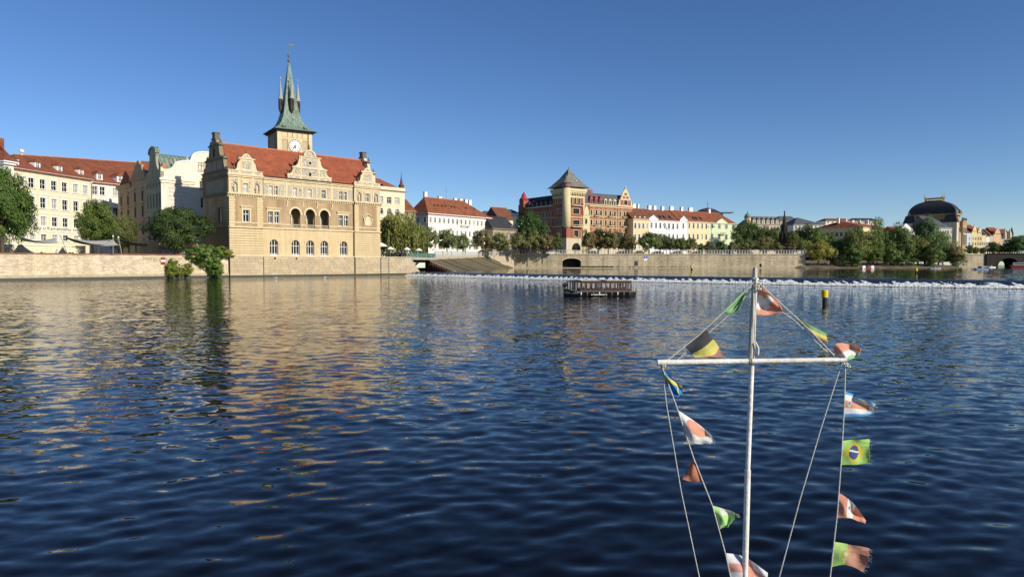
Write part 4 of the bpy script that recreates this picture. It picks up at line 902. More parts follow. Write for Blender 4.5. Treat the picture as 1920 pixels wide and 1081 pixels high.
# ------------------------------------------------------------------ long cream palace on the left bank
def house(fr, W, D, z0, z1, wall, label, name='house', rows=(), nF=0, nL=0, wF=1.1, wL=1.1, matL=None, trim=None, frame=None, cas=None, nx=2, bars=(.66,), rh=5, rmat=None, hl=0, hr=0, over=.5,
          pd=.6, pm=.2, arch_rows=(), corn=None, hood=False, group=None, usF=None, u0=0.0, cw=.2, colmargin=None, bands=True):
    """box house: wall faces with openings, casements, cornice, string courses, pitched roof"""
    b = thing(name, label, 'building', (fr.L[0] + u0 * math.cos(fr.ang), fr.L[1] + u0 * math.sin(fr.ang), z0), fr.ang, group)
    ZZ = lambda z: z - z0
    cF = usF if usF is not None else [W * (i + .5) / nF for i in range(nF)]; cL = [D * (i + .5) / nL for i in range(nL)]
    oF = [(c - wF/2, c + wF/2, ZZ(a), ZZ(t), i in arch_rows) for i, (a, t) in enumerate(rows) for c in cF]
    oL = [(c - wL/2, c + wL/2, ZZ(a), ZZ(t), i in arch_rows) for i, (a, t) in enumerate(rows) for c in cL]
    body_walls(b, W, D, 0, ZZ(z1), oF, oL, wall, matL)
    cs = cas or trim
    for o in oF: window(b, None, *o[:4], glass_pick(pd, pm), frame, cs, nx, bars, o[4], hood=hood, cw=cw)
    for o in oL: window(b, (0, D, -PI / 2), *o[:4], glass_pick(.85, .15), frame, (matL or cs) if cs else None, nx, bars, o[4], cw=cw)
    if trim:
        cornice(b, W, D, ZZ(z1), trim, .55, .45)
        if bands:
            for a, t in rows[:-1]:
                band(b, W, ZZ(t) + .75, .22, .09, trim)
    r = None
    if rmat: r = roof(b, 0, W, 0, D, ZZ(z1), rh, rmat, hl, hr, over)
    return b, r
PF = Fr(22, 165, 79.5, 350); PFW = PF.u(172)
zr = lambda px, a, b: (PF.z(px, b), PF.z(px, a))
prow = [zr(101, 440, 451), zr(101, 407.5, 424.5), zr(101, 373, 392), zr(101, 339.5, 357)]
pcols = [PF.u(p) for p in (39, 59, 80, 101, 121, 141.5, 160)]
pal, prf = house(PF, PFW, 16, 4.15, PF.z(22, 313.5), m_cream, 'long cream palace with rows of white windows and brown tiled roof, behind the shade sails', 'cream_palace', prow, usF=pcols, wF=1.75, wL=1.4, trim=m_white, cas=m_white, nx=2, bars=(.5,), cw=.28, pd=.45, pm=.1, bands=True)
pz = PF.z(22, 313.5) - 4.15
def ridge_roof(b, fr, z0, W, ez, pa, pb, back, material):
    '''pitched roof whose ridge follows the irregular plan of the block'''
    def loc_(p): d = Vector((p.x - fr.L[0], p.y - fr.L[1])); return (d.x * math.cos(fr.ang) + d.y * math.sin(fr.ang), -d.x * math.sin(fr.ang) + d.y * math.cos(fr.ang), p.z - z0)
    A, B = loc_(pa), loc_(pb); mb = MB(); e = .55
    mb.poly([(-e * 0, -e, ez - .15), (W, -e, ez - .15), B, A]); mb.poly([(0, back, ez), A, B, (W, back + 6, ez)]); mb.poly([(0, -e, ez - .15), A, (0, back, ez)]); mb.poly([(W, -e, ez - .15), (W, back + 6, ez), B]); mb.poly([(0, -e, ez - .4), (W, -e, ez - .4), (W, -e, ez - .15), (0, -e, ez - .15)])
    o = mb.build('roof', material, b); r = MB(); r.tube([A, B], .2, 6); r.build('ridge', m_ridge, o); return o
prf = ridge_roof(pal, PF, 4.15, PFW, pz, at(26, 289.5, 173), at(172, 299, 201), 16, m_tile2)
for p in (39, 79, 120, 160):
    u = PF.u(p); dormer(pal, u, 1.2, pz + .6, 1.7, 1.9, 3.5, m_white, m_tile2, m_glassm, rh=.9)
lt = text_mesh('oty u Kamenného mo', 1.15, m_dframe, xscale=1.35); stuff(link('lettering', lt, pal, (PF.u(62), -.14, PF.z(100, 431.2) - 4.15)))
mb = MB(); mb.box(PF.u(30), PFW, -.12, 0, PF.z(100, 433) - 4.15, PF.z(100, 425) - 4.15); mb.build('lettering_band', m_creamw, pal)
mb = MB(); mb.tube([(PFW - .2, -.5, pz - .1), (PFW - .2, -.14, pz - 1), (PFW - .2, -.14, 0)], .09, 6); mb.build('downpipe', m_dframe, pal)
mb = MB(); dq = at(41, 289, 175); dx_ = (dq.x - PF.L[0]) * math.cos(PF.ang) + (dq.y - PF.L[1]) * math.sin(PF.ang); dy_ = -(dq.x - PF.L[0]) * math.sin(PF.ang) + (dq.y - PF.L[1]) * math.cos(PF.ang); dz_ = dq.z - 4.15 - .3
mb.tube([(dx_, dy_, dz_), (dx_, dy_, dz_ + 1.0)], .1, 6); mb.lathe([(.05, dz_ + .6), (.5, dz_ + .8), (.55, dz_ + 1.15), (.3, dz_ + 1.5), (.05, dz_ + 1.6)], (dx_, dy_), 8); mb.build('satellite_dish', m_white, prf)
P2 = Fr(172, 189.5, 62, 360); P2.L = (PF.L[0] + PFW * math.cos(PF.ang), PF.L[1] + PFW * math.sin(PF.ang)); P2W = P2.u(290)
p2r = [(P2.z(205, 440), P2.z(205, 424)), (P2.z(205, 404), P2.z(205, 388)), (P2.z(205, 367), P2.z(205, 351.5))]
pal2, _ = house(P2, P2W, 14, 4.15, P2.z(178, 341), m_creamw, 'off white palace wing set back right of the long cream palace', 'palace_wing', p2r, usF=[P2.u(178), P2.u(192), P2.u(216), P2.u(238)], wF=1.5, trim=m_white, cas=m_creamw, nx=2, bars=(.5,), pd=.5)
p2z = P2.z(178, 341) - 4.15
ridge_roof(pal2, P2, 4.15, P2W, p2z, at(168, 299, 201.5), at(292, 307, 226), 16, m_tile2)
for p in (191, 229): dormer(pal2, P2.u(p), .9, p2z + .8, 1.7, 1.8, 3.2, m_white, m_tile2, m_glassm, rh=.9)
# corner pavilion at the picture's left edge
CF = Fr(8, 156.5, 79.5, 320); CW_ = CF.u(26)
cpv = thing('corner_pavilion', 'white corner pavilion with flared tiled roof at the far left, behind the big tree', 'building', (CF.L[0], CF.L[1], 4.15), CF.ang)
cz = CF.z(8, 300) - 4.15
body_walls(cpv, CW_, 14, 0, cz, [], [(8.5, 10, 12, 14.6, False), (8.5, 10, 7, 9.6, False)], m_creamw)
for z in (7, 12): window(cpv, (0, 14, -PI / 2), 8.5, 10, z, z + 2.6, m_glassd, None, m_white, bars=(.5,))
cornice(cpv, CW_, 14, cz, m_white, .9, .8)
mb = MB(); a, b = -1.0, CW_ + 1.0
rings = [(0, cz), (1.6, cz + 1.1), (3.0, cz + 2.8), (4.2, cz + 5.5)]
R = [[(-1 + i, -1 + i, z), (CW_ + 1 - i * .6, -1 + i, z), (CW_ + 1 - i * .6, 15 - i, z), (-1 + i, 15 - i, z)] for i, z in rings]
for p, q in zip(R, R[1:]):
    for k in range(4): mb.poly([p[k], p[(k + 1) % 4], q[(k + 1) % 4], q[k]])
mb.poly(R[-1]); mb.build('roof', m_tile2, cpv)

# ------------------------------------------------------------------ white gabled house with the inscription
HF = Fr(302, 163, 45, 350); HW, HD = 24.0, HF.v(274)
H0 = 4.15; hz = lambda px, py: HF.z(px, py) - H0
wh = thing('white_gabled_house', 'tall cream white house with painted inscription panel and curved gable left of the museum', 'building', (HF.L[0], HF.L[1], H0), HF.ang)
EV = hz(302, 333)
wops = [(HF.u(a), HF.u(b), hz(a, d), hz(a, c), False) for a, b, c, d in ((374.5, 383.5, 338, 354), (376, 385, 372, 388), (376, 385, 405, 420))]
lv = lambda px: HD - HF.v(px)
fop = []
for r, (y0, y1) in enumerate(((342, 347), (361, 386), (402, 424), (440, 462))):
    for k in range(5 if r < 2 else 3):
        nn_ = 5 if r < 2 else 3; c = HD * (k + .5) / nn_; w = .5 if r == 0 else .75 if r == 1 else 1.1
        fop.append((c - w/2, c + w/2, hz(302, y1), hz(302, y0), False))
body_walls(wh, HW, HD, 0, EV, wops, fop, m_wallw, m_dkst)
for o in wops: window(wh, None, *o[:4], m_glassm, m_bframe, None, bars=(.35, .68))
for o in fop: window(wh, (0, HD, -PI / 2), *o[:4], m_glassd, m_dframe, None, nx=1, bars=(.6,))
q = [(302, 312.5), (304.5, 312.5), (305.5, 315.5), (308, 316.5), (316, 316.5), (321, 315), (325, 311), (328, 306), (329.5, 304.5), (334, 302.5), (345, 300.5), (357.5, 300), (358, 297.5), (360, 292), (363, 288), (370, 285), (380, 283.6), (392, 284.6), (402, 287), (408, 292), (410, 300)]
out = [(HF.u(px), hz(px, py)) for px, py in q]; out = [(0.0, out[0][1])] + out[1:]
mb = MB(); xr = out[-1][0]; mb.ext(out + [(xr, EV), (0, EV)], 0, .6, 'y'); mb.build('curved_attic_wall', m_wallw, wh)
mb = MB(); 
for (ax, az), (bx, bz) in zip(out[8:], out[9:]):
    mb.poly([(ax, -.14, az), (bx, -.14, bz), (bx, .7, bz + .0), (ax, .7, az)]); mb.poly([(ax, -.14, az - .3), (bx, -.14, bz - .3), (bx, -.14, bz + .004), (ax, -.14, az + .004)])
mb.build('attic_coping', m_white, wh)
mb = MB(); mb.box(-.4, HF.u(366), -.45, 0, EV - .5, EV); mb.box(-.25, HF.u(366), -.25, 0, EV - 1.1, EV - .5); mb.build('cornice', m_wallw, wh)
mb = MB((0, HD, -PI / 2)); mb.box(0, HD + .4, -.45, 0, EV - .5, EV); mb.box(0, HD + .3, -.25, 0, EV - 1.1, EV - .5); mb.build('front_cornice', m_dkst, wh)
window(wh, None, HF.u(371.5, 312), HF.u(383, 312), hz(376, 320), hz(376, 305), m_glassm, m_bframe, m_wallw, rec=-.04, cp=.1, fw=.16)
u0, u1 = HF.u(309.5), HF.u(355); pz0, pz1 = hz(330, 405), hz(330, 339)
mb = MB(); mb.box(u0, u1, -.05, 0, pz0, pz1); mb.build('inscription_panel', m_inscr, wh)
for a, b, c, d in ((u0 - .3, u0, pz0, pz1 + .3), (u1, u1 + .3, pz0, pz1 + .3), (u0, u1, pz1, pz1 + .3)): mb = MB(); mb.box(a, b, -.12, 0, c, d); mb.build('panel_frame', m_wallw, wh)
rs = random.Random(5); mb = MB(); nl = 9                           # faded cursive lines: pen strokes
for l in range(nl):
    zc = pz1 - 1.0 - l * .92; u = u0 + .6 + rs.uniform(0, .5) + (.8 if l in (0, 7) else 0) + (2.0 if l == 8 else 0); end = u1 - .5 - rs.uniform(0, .6) - (3 if l == 8 else 0)
    while u < end:
        wl_ = rs.uniform(.7, 2.0); n = int(wl_ / .13); path = []
        for k in range(n):
            hgt = rs.choice((.14, .14, .18, .34)); path.append((u + k * .13 + .03 * (k % 2), zc + (hgt if k % 2 else -rs.choice((.0, .0, .16)))))
        for (ax, az), (bx, bz) in zip(path, path[1:]): mb.poly([(ax - .035, -.056, az), (ax + .04, -.056, az), (bx + .04, -.056, bz), (bx - .035, -.056, bz)])
        u += wl_ + .35
mb.build('inscription', m_inktext, wh)
mb = MB(); z1 = at(300, 287.5, HF.L[1] + HD * .36).z - H0; D2 = HD                              # green copper barrel roof behind the attic
n = 8; prof = [(.6 + (HD - 1.2) * i / n, EV + (z1 - EV) * math.sin(PI * i / n) ** .7) for i in range(n + 1)]
for i in range(n): mb.poly([(.5, prof[i][0], prof[i][1]), (HF.u(372), prof[i][0], prof[i][1]), (HF.u(372), prof[i + 1][0], prof[i + 1][1]), (.5, prof[i + 1][0], prof[i + 1][1])])
for k in range(14):
    x = .8 + k * 1.05
    for i in range(n // 2): pass
mb.build('copper_roof', m_copper, wh)
for k in range(16):
    x = .9 + k * .95; mb = MB(); mb.tube([(x, p[0] - .03, p[1] + .03) for p in prof[:n // 2 + 1]], .06, 4); mb.build('copper_seam', m_copper, wh)
c = HD / 2; g0 = EV                                               # scrolled front gable with a round top
half = [(c - HD / 2, g0), (c - HD / 2, g0 + 1.6)] + scroll((c - HD / 2 + .2, g0 + 4.6), HD * .26, 2.9, -88, -5)[1:] + [(c - HD * .2, g0 + 5.6), (c - HD * .22, g0 + 5.7), (c - HD * .22, g0 + 6.4)]
half += [(c - HD * .22 * math.cos(math.radians(t)), g0 + 6.4 + 1.3 * math.sin(math.radians(t))) for t in (20, 45, 70)]
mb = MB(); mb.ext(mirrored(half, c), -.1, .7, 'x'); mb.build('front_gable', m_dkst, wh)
mb = MB(); mb.ext([(c - HD * .25, g0 + 6.2), (c - HD * .25, g0 + 6.45)] + [(c - HD * .25 * math.cos(math.radians(t)), g0 + 6.4 + 1.6 * math.sin(math.radians(t))) for t in range(15, 170, 15)] + [(c + HD * .25, g0 + 6.45), (c + HD * .25, g0 + 6.2)] + [(c + HD * .21 * math.cos(math.radians(t)), g0 + 6.3 + 1.3 * math.sin(math.radians(t))) for t in range(10, 175, 15)], -.3, .8, 'x'); mb.build('gable_hood', m_copper, wh)
mb = MB(); mb.box(.4, 1.3, .1, .9, EV + 1.0, EV + 3.4); mb.build('chimney', m_ridge, wh)
for x in (HF.u(302.8), HF.u(305)): pass
for px in (329.5, 352.5): obelisk(HF.u(px), .3, hz(px, 304.5 if px < 340 else 300.5), 1.1, .4, wh, m_statue)
# the darker house fronts up the lane
def lane_house(v0, v1, ytop, wall, label, name, rows, nc, rmat, gable=None, spike=False):
    ox, oy = HF.L[0] - v0 * math.sin(HF.ang), HF.L[1] + v0 * math.cos(HF.ang); D = v1 - v0
    b = thing(name, label, 'building', (ox, oy, H0), HF.ang); z1 = ytop
    ops = [(D * (k + .5) / nc - .65, D * (k + .5) / nc + .65, a, t, False) for a, t in rows for k in range(nc)]
    body_walls(b, 14, D, 0, z1, [], ops, wall, wall)
    for o in ops: window(b, (0, D, -PI / 2), *o[:4], m_glassd, m_dframe, wall, nx=2, bars=(.6,), cw=.25, hood=True)
    mb = MB((0, D, -PI / 2)); mb.box(-.2, D + .2, -.5, 0, z1 - .45, z1); mb.box(-.1, D + .1, -.3, 0, z1 - 1.0, z1 - .45); mb.build('cornice', wall, b)
    for a, t in rows: mb = MB((0, D, -PI / 2)); mb.box(0, D, -.12, 0, a - .75, a - .5); mb.build('string_course', wall, b)
    mb = MB(); mb.ext([(-.2, z1), (D * .5, z1 + 4.0), (D + .2, z1)], .3, 14, 'x'); mb.build('roof', rmat, b)
    if gable: mb = MB(); mb.ext(mirrored([(D * .08, z1), (D * .1, z1 + 1.2), (D * .25, z1 + 1.4), (D * .28, z1 + 2.8), (D * .4, z1 + 3.0), (D * .44, z1 + 3.9)], D / 2), -.1, .5, 'x'); mb.build('stepped_gable', wall, b)
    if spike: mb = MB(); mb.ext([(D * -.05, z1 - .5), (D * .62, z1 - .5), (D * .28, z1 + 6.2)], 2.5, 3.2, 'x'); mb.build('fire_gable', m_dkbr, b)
    return b
v2, v3 = HF.v(246), HF.v(221)
zl = lambda px, py: at(px, py, HF.L[1] + HF.v(px) * math.cos(HF.ang)).z - H0
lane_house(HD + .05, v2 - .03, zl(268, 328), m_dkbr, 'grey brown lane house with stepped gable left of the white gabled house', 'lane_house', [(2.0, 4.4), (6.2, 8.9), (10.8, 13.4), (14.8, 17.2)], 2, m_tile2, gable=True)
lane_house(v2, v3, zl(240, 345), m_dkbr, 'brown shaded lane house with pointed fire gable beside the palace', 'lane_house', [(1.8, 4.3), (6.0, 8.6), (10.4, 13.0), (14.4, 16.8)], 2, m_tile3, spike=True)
# annex with a pale canopy against the museum
ax = thing('terrace_annex', 'low ochre annex with rounded shoulder and pale canopy against the museum side', 'building', (MF.L[0] - 11.5 * math.sin(MF.ang) - 3.0, MF.L[1] + 11.0 * math.cos(MF.ang) - 4.0, 4.15), MF.ang - .1)
mb = MB(); mb.ext([(-9, 0), (3.0, 0), (3.0, 2.2)] + [(3.0 - 1.6 * (1 - math.cos(math.radians(t))), 2.2 + 1.6 * math.sin(math.radians(t))) for t in (30, 60, 90)] + [(-9, 3.8)], 0, 3, 'y'); mb.build('wall', m_yel, ax)
mb = MB(); mb.poly([(-6, -3, 1.8), (5.5, -3, 1.8), (3.2, 0, 2.5), (-6, 0, 2.5)]); mb.poly([(5.5, -3, 1.8), (5.5, 2, 1.8), (3.2, 0, 2.5)]); mb.poly([(-6, -3, 1.65), (5.5, -3, 1.65), (5.5, -3, 1.8), (-6, -3, 1.8)]); mb.build('canopy', m_conc, ax)
mb = MB(); mb.box(-5.5, 4.8, -2.6, -2.5, 0, 1.7); mb.build('glazing', m_glassc, ax)
for k in range(8): mb = MB(); mb.box(-5.5 + k * 1.45, -5.4 + k * 1.45, -2.7, -2.6, 0, 1.7); mb.build('glazing_bar', m_wframe, ax)

gw_ = thing('garden_wall', 'low plain cream wall behind the garden tables below the palace', 'wall', (at(30, 480, 140).x, 140, 4.15), math.radians(62))
mb = MB(); mb.box(-18, 14, 0, .4, 0, 2.6); mb.build('wall', m_cream, gw_); mb = MB(); mb.box(-18, 14, -.15, .55, 2.6, 2.8); mb.build('coping', m_white, gw_)
# ------------------------------------------------------------------ right bank houses
GZ = 6.6
YF = Fr(696, 224, 45); yw = YF.u(759); yz = lambda px, a, b: (YF.z(px, b), YF.z(px, a))
yh, yr = house(YF, yw, 12, GZ, YF.z(735, 356), m_cream, 'cream ornate house with orange roof just right of the museum', 'cream_house', [(8.5, 11.6), yz(735, 414, 426), yz(735, 391, 402), yz(735, 370, 381.5)], usF=[YF.u(p) for p in (704, 714.5, 730, 745)], wF=1.7, trim=m_yel2, nx=2, rmat=m_tile, rh=4.2, hl=0, hr=6, arch_rows=(2,), pd=.5, hood=False)
yt = YF.z(735, 356) - GZ
mb = MB(); mb.box(0, yw, -.3, .3, yt, yt + .9); mb.build('parapet', m_cream, yh)
mb = MB(); mb.lathe([(.9, yt), (.9, yt + 1.6), (1.05, yt + 1.7), (.5, yt + 2.6), (.1, yt + 5.0), (.04, yt + 6.4)], (yw - .9, .6), 8); mb.build('corner_spire', m_tile3, yh)
for k in range(3): mb = MB(); x = YF.u(716 + k * 3.6); mb.ext([(.9, yt + .75), (2.6, yt + 1.95), (2.6, yt + 2.1), (.9, yt + .9)], x - .4, x + .4, 'x'); mb.build('roof_light', m_glassd, yr)
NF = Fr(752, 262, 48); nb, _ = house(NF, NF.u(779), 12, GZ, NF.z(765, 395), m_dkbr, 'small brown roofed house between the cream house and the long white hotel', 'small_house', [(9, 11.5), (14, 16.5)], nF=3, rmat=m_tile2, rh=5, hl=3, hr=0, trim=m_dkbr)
# long white hotel
OF_ = Fr(803, 275, 52); ow, od = OF_.u(921), OF_.v(772)
oz = lambda a, b: (OF_.z(803, b), OF_.z(803, a))
ho, hr_ = house(OF_, ow, od + 2, GZ, OF_.z(803, 399), m_creamw, 'long white hotel with tall orange hipped roof behind the promenade trees', 'white_hotel', [oz(455, 466), oz(430, 440), oz(407, 416.5)], nF=15, nL=3, wF=1.15, wL=1.6, matL=m_creamw, trim=m_white, nx=2, rmat=m_tile2, rh=7.0, hl=3.5, hr=12, pd=.75, pm=.15)
oh = OF_.z(803, 399) - GZ
for k, x in enumerate((1.5, 10, 19.5, 23, 26.5, 29)): chimney(hr_, x + 3, (od + 2) / 2 + .4, oh + 5.5, oh + 7.7 + (1.3 if k == 0 else 0), 1.7 if k else 1.5, .9)
mb = MB(); mb.tube([(16.5, od / 2 + 1, oh + 6.5), (16.5, od / 2 + 1, oh + 12.5)], .1, 5); mb.tube([(16.0, od / 2 + 1, oh + 10.5), (17.0, od / 2 + 1, oh + 10.5)], .05, 4); mb.build('aerial', m_grey, hr_)
for k, x in enumerate((5.2, 6.6, 8.6, 9.9, 11.2, 13.0, 14.3, 16.8, 18.6, 24.8, 26.1, 31.5)):
    y = 2.0 + (.7 if k % 3 else 0); sl = 7.0 / ((od + 2) / 2); z = oh + sl * y; mb = MB(); mb.ext([(y - .5, z - .5 * sl + .12), (y + .6, z + .6 * sl + .12), (y + .6, z + .6 * sl - .1), (y - .5, z - .5 * sl - .1)], x - .5, x + .5, 'x'); mb.build('roof_light', m_glassd, hr_)
u_ = OF_.u(862); tm = text_mesh('MOZART', 1.35, m_iron, xscale=1.15); link('lettering', tm, ho, (u_, -.12, OF_.z(862, 426.5) - GZ))
DF = Fr(924, 300, 50); dw = DF.u(968)
house(DF, dw, 11, GZ, DF.z(935, 428), m_dkbr, 'low grey house with black roof right of the white hotel', 'black_roofed_house', [(9.5, 12.2), (14, 16.6)], nF=6, rmat=m_slate, rh=5.6, hl=1, hr=1, trim=m_dkbr)  # darker stucco carries the shade these walls stand in
BF = Fr(936, 335, 40); house(BF, BF.u(962), 12, GZ, BF.z(945, 410), m_lemon, 'yellow gabled house behind the black roofed house', 'yellow_gabled_house', [(17, 19)], nF=3, rmat=m_tile3, rh=6, trim=None)
# roofs peeping out behind
for i, (px0, px1, yy, Y, wm, lab) in enumerate(((905, 948, 401, 380, m_creamw, 'white rooftops peeping up behind the black roofed house'), (948, 972, 398, 370, m_white, 'white attic storey left of the red turret'))):
    f_ = Fr(px0, Y, 20); house(f_, f_.u(px1), 10, GZ, f_.z(px0, yy), wm, lab, 'rooftop_house', [(f_.z(px0, yy + 7), f_.z(px0, yy + 3))], nF=5, wF=.9, rmat=m_slate3, rh=2.0, trim=None, hl=2, hr=2)
# ------------------------------------------------------------------ red corner palace with tower
RF = Fr(1062, 345, 35); RZ = 6.9
rz_ = lambda px, py: RF.z(px, py) - RZ
red = thing('red_corner_palace', 'red brick corner palace with yellow trim and pointed grey tower roof', 'building', (RF.L[0], RF.L[1], RZ), RF.ang)
tu, tv = RF.u(1096), RF.v(1036); wu = RF.u(1187); wv = RF.v(974)
zc = lambda py: (494 - py) / F * 345 * 1.0 + CAMZ - RZ
tops = [(tu*.30, tu*.78, zc(469), zc(455), True), (tu*.42, tu*.66, zc(443), zc(431), False), (tu*.36, tu*.72, zc(424), zc(412), False), (tu*.36, tu*.70, zc(400), zc(390), False)]
tops += [(tu*(.2 + .22*k), tu*(.3 + .22*k), zc(382), zc(370), True) for k in range(3)]
lop = [(tv*.2, tv*.75, zc(469), zc(454), True), (tv*.35, tv*.65, zc(443), zc(430), False), (tv*.3, tv*.75, zc(423), zc(411), False)] + [(tv*(.28 + .16*k), tv*(.36 + .16*k), zc(400), zc(390), True) for k in range(4)] + [(tv*(.1 + .16*k), tv*(.19 + .16*k), zc(380), zc(371), True) for k in range(5)]
facade(red, None, tu, zc(447), zc(366), [o for o in tops if o[2] > zc(447)], m_redb, name='tower_wall'); facade(red, None, tu, 0, zc(447), [tops[0]], m_stonew, name='tower_base_wall')
facade(red, (0, tv, -PI/2), tv, zc(447), zc(366), [o for o in lop if o[2] > zc(447)], m_redb, name='tower_side_wall'); facade(red, (0, tv, -PI/2), tv, 0, zc(447), [lop[0]], m_stonew, name='tower_side_base_wall')
mb = MB(); mb.box(tu - .02, tu, 0, tv, 0, zc(353)); mb.box(0, tu, tv - .02, tv, 0, zc(353)); mb.build('tower_back_wall', m_redb, red)
for o in tops: window(red, None, *o[:4], m_glassd, m_dframe, m_yst, nx=2, bars=(.6,), arch=o[4], cw=.22)
for o in lop: window(red, (0, tv, -PI/2), *o[:4], m_glassd, m_dframe, m_yst, nx=1 if o[1]-o[0] < 1.2 else 2, bars=(.6,), arch=o[4], cw=.22)
mb = MB(); mb.lathe([(.3, zc(428)), (2.1, zc(424)), (2.1, zc(353))], (.3, .3), 14); mb.build('round_corner_shaft', m_yst, red, True)
mb = MB(); mb.lathe([(2.0, zc(353)), (2.0, zc(344)), (2.3, zc(343.6)), (.1, zc(330))], (.3, .3), 12); mb.build('corner_turret', [m_redb], red)
mb = MB(); mb.lathe([(2.5, zc(343.8)), (1.2, zc(336)), (.1, zc(328))], (.3, .3), 12); mb.build('turret_roof', m_slate2, red)
mb = MB(); mb.box(-.9, tu + .9, -.9, tv + .9, zc(358), zc(353)); mb.box(-.6, tu + .6, -.6, tv + .6, zc(360.5), zc(358))
n = 11
for i in range(n):
    u = tu * (i + .5) / n; mb.box(u - .22, u + .22, -.75, 0, zc(365), zc(360.5)); v = tv * (i + .5) / n; mb.box(-.75, 0, v - .22, v + .22, zc(365), zc(360.5))
mb.build('tower_cornice', m_yst, red)
mb = MB(); mb.box(-.05, tu, -.06, 0, zc(370), zc(366)); mb.box(-.06, 0, 0, tv, zc(370), zc(366)); mb.box(tu - 1.0, tu, -.07, 0, zc(447), zc(370)); mb.build('tower_trim', m_yst, red)
mb = MB(); mb.box(.5, tu - .5, .5, tv - .5, zc(353), zc(348)); mb.build('tower_attic', m_slate, red)
mb = MB(); cxx, cyy = tu / 2, tv / 2; e = 2.1
mb.lathe([(1.0, zc(350.5)), (.82, zc(346)), (.42, zc(332)), (.02, zc(313.5))], (0, 0), 4, rot=PI / 4)
mb.v = [(cxx + x * math.sqrt(2) * (tu / 2 + e), cyy + y * math.sqrt(2) * (tv / 2 + e), z) for x, y, z in mb.v]; tro = mb.build('tower_roof', m_slate2, red)
mb = MB(); mb.tube([(cxx, cyy, zc(314.5)), (cxx, cyy, zc(309))], .08, 5); mb.lathe([(.05, zc(313)), (.25, zc(312.3)), (.05, zc(311.5))], (cxx, cyy), 8); mb.build('finial', m_iron, tro)
for x, y in ((tu * .55, -1.2 + 1.6), (tu * .22, .9)):
    mb = MB(); mb.box(tu*.62 - .5, tu*.62 + .5, 1.0, 3.5, zc(342), zc(336)); 
mb.build('roof_dormer', m_tin, tro)
for z0, d in ((zc(425.5), 1.6), (zc(385.5), 1.3)):
    mb = MB(); mb.box(tu*.25, tu*.85, -d, 0, z0, z0 + .35); mb.build('balcony_slab', m_yst, red)
    mb = MB(); mb.box(tu*.25, tu*.85, -d, -d + .1, z0 + 1.1, z0 + 1.3)
    for k in range(9): u = tu*.25 + tu*.6*k/8; mb.box(u - .05, u + .05, -d, -d + .1, z0 + .35, z0 + 1.1)
    mb.build('balcony_railing', m_dframe if d < 1.5 else m_stonew, red)
for zz in (447, 424.5, 407): mb = MB(); mb.box(0, tu, -.12, 0, zc(zz), zc(zz) + .3); mb.box(-.12, 0, 0, tv, zc(zz), zc(zz) + .3); mb.build('string_course', m_yst, red)
# right wing
def wz(py, px=1130): return RF.z(px, py) - RZ
y1, y2 = RF.u(1089.5), RF.u(1106); setb = .6
ucols = [RF.u(p) for p in (1110, 1119.5, 1128, 1137, 1145.4, 1154, 1164, 1172.3, 1180.7)]
rows_ = [(wz(466), wz(456), True), (wz(443), wz(434.5), False), (wz(422), wz(412.5), False), (wz(403.6), wz(393.7), True)]
wops = [(u - .62, u + .62, a, b, c) for u in ucols for a, b, c in rows_]
facade(red, (0, setb, 0), wu, 0, wz(449), [o for o in wops if o[3] < wz(449)], m_stonew, name='wing_base_wall', u_0=y2)
facade(red, (0, setb, 0), wu, wz(449), wz(385), [o for o in wops if o[2] > wz(449)], m_redb, name='wing_wall', u_0=y2)
yb = (y1 + y2) / 2 + .4; yops = [(yb - .7, yb + .7, wz(441), wz(432), False), (yb - .7, yb + .7, wz(421), wz(412), False), (yb - .6, yb + .6, wz(402), wz(395), True)]
facade(red, (0, 0, 0), y2, 0, wz(405), yops[:2], m_yst, name='yellow_bay_wall', u_0=y1); facade(red, (0, 0, 0), y2, wz(405), wz(385), yops[2:], m_redb, name='bay_top_wall', u_0=y1)
for o in yops: window(red, None, *o[:4], m_glassd, m_dframe, m_yst, bars=(.65,), arch=o[4], hood=not o[4], cw=.25)
for o in wops: window(red, (0, setb, 0), *o[:4], m_glassd if random.random() < .7 else m_glassm, m_dframe, m_yst, bars=(.65,), arch=o[4], cw=.3, cp=.1)
mb = MB(); mb.ext([(yb - 1.8, wz(405)), (yb + 1.8, wz(405)), (yb + 1.6, wz(396)), (yb + .9, wz(392)), (yb + .5, wz(388)), (yb - .5, wz(388)), (yb - .9, wz(392)), (yb - 1.6, wz(396))], -.3, -.22, 'y'); mb.build('bay_crest', m_yst, red)
for zz, hh in ((448.5, .3), (427, .28), (406.5, .3), (388, .5), (384.8, .4)): mb = MB(); mb.box(y1, wu, setb - .25, setb, wz(zz), wz(zz) + hh); mb.build('string_course', m_yst, red)
for r in range(20):                                                  # banded brickwork: pale stone bands between the windows
    zz = wz(443) + r * .95
    if zz < wz(389):
        for u in ucols:
            for s in (-1, 1): mb = MB(); mb.box(u + s * 1.25 - .32, u + s * 1.25 + .32, setb - .07, setb, zz, zz + .34); mb.build('pale_band_stone', m_yst, red)
for u in (ucols[1], ucols[4], ucols[7]):
    for zz in (422.6, 404.6):
        z0 = wz(zz); mb = MB(); mb.box(u - 1.9, u + 1.9, setb - 1.3, setb, z0 - .3, z0); mb.ext([(setb, z0 - 1.2), (setb - .9, z0 - .3), (setb, z0 - .3)], u - 1.3, u + 1.3, 'x'); mb.build('balcony_slab', m_yst, red)
        mb = MB(); mb.box(u - 1.9, u + 1.9, setb - 1.3, setb - 1.2, z0 + .9, z0 + 1.0)
        for k in range(11): mb.box(u - 1.9 + k * .37, u - 1.83 + k * .37, setb - 1.28, setb - 1.22, z0, z0 + .9)
        mb.build('balcony_railing', m_iron, red)
ez = wz(384.5); rz1 = wz(362); mb = MB()                             # mansard
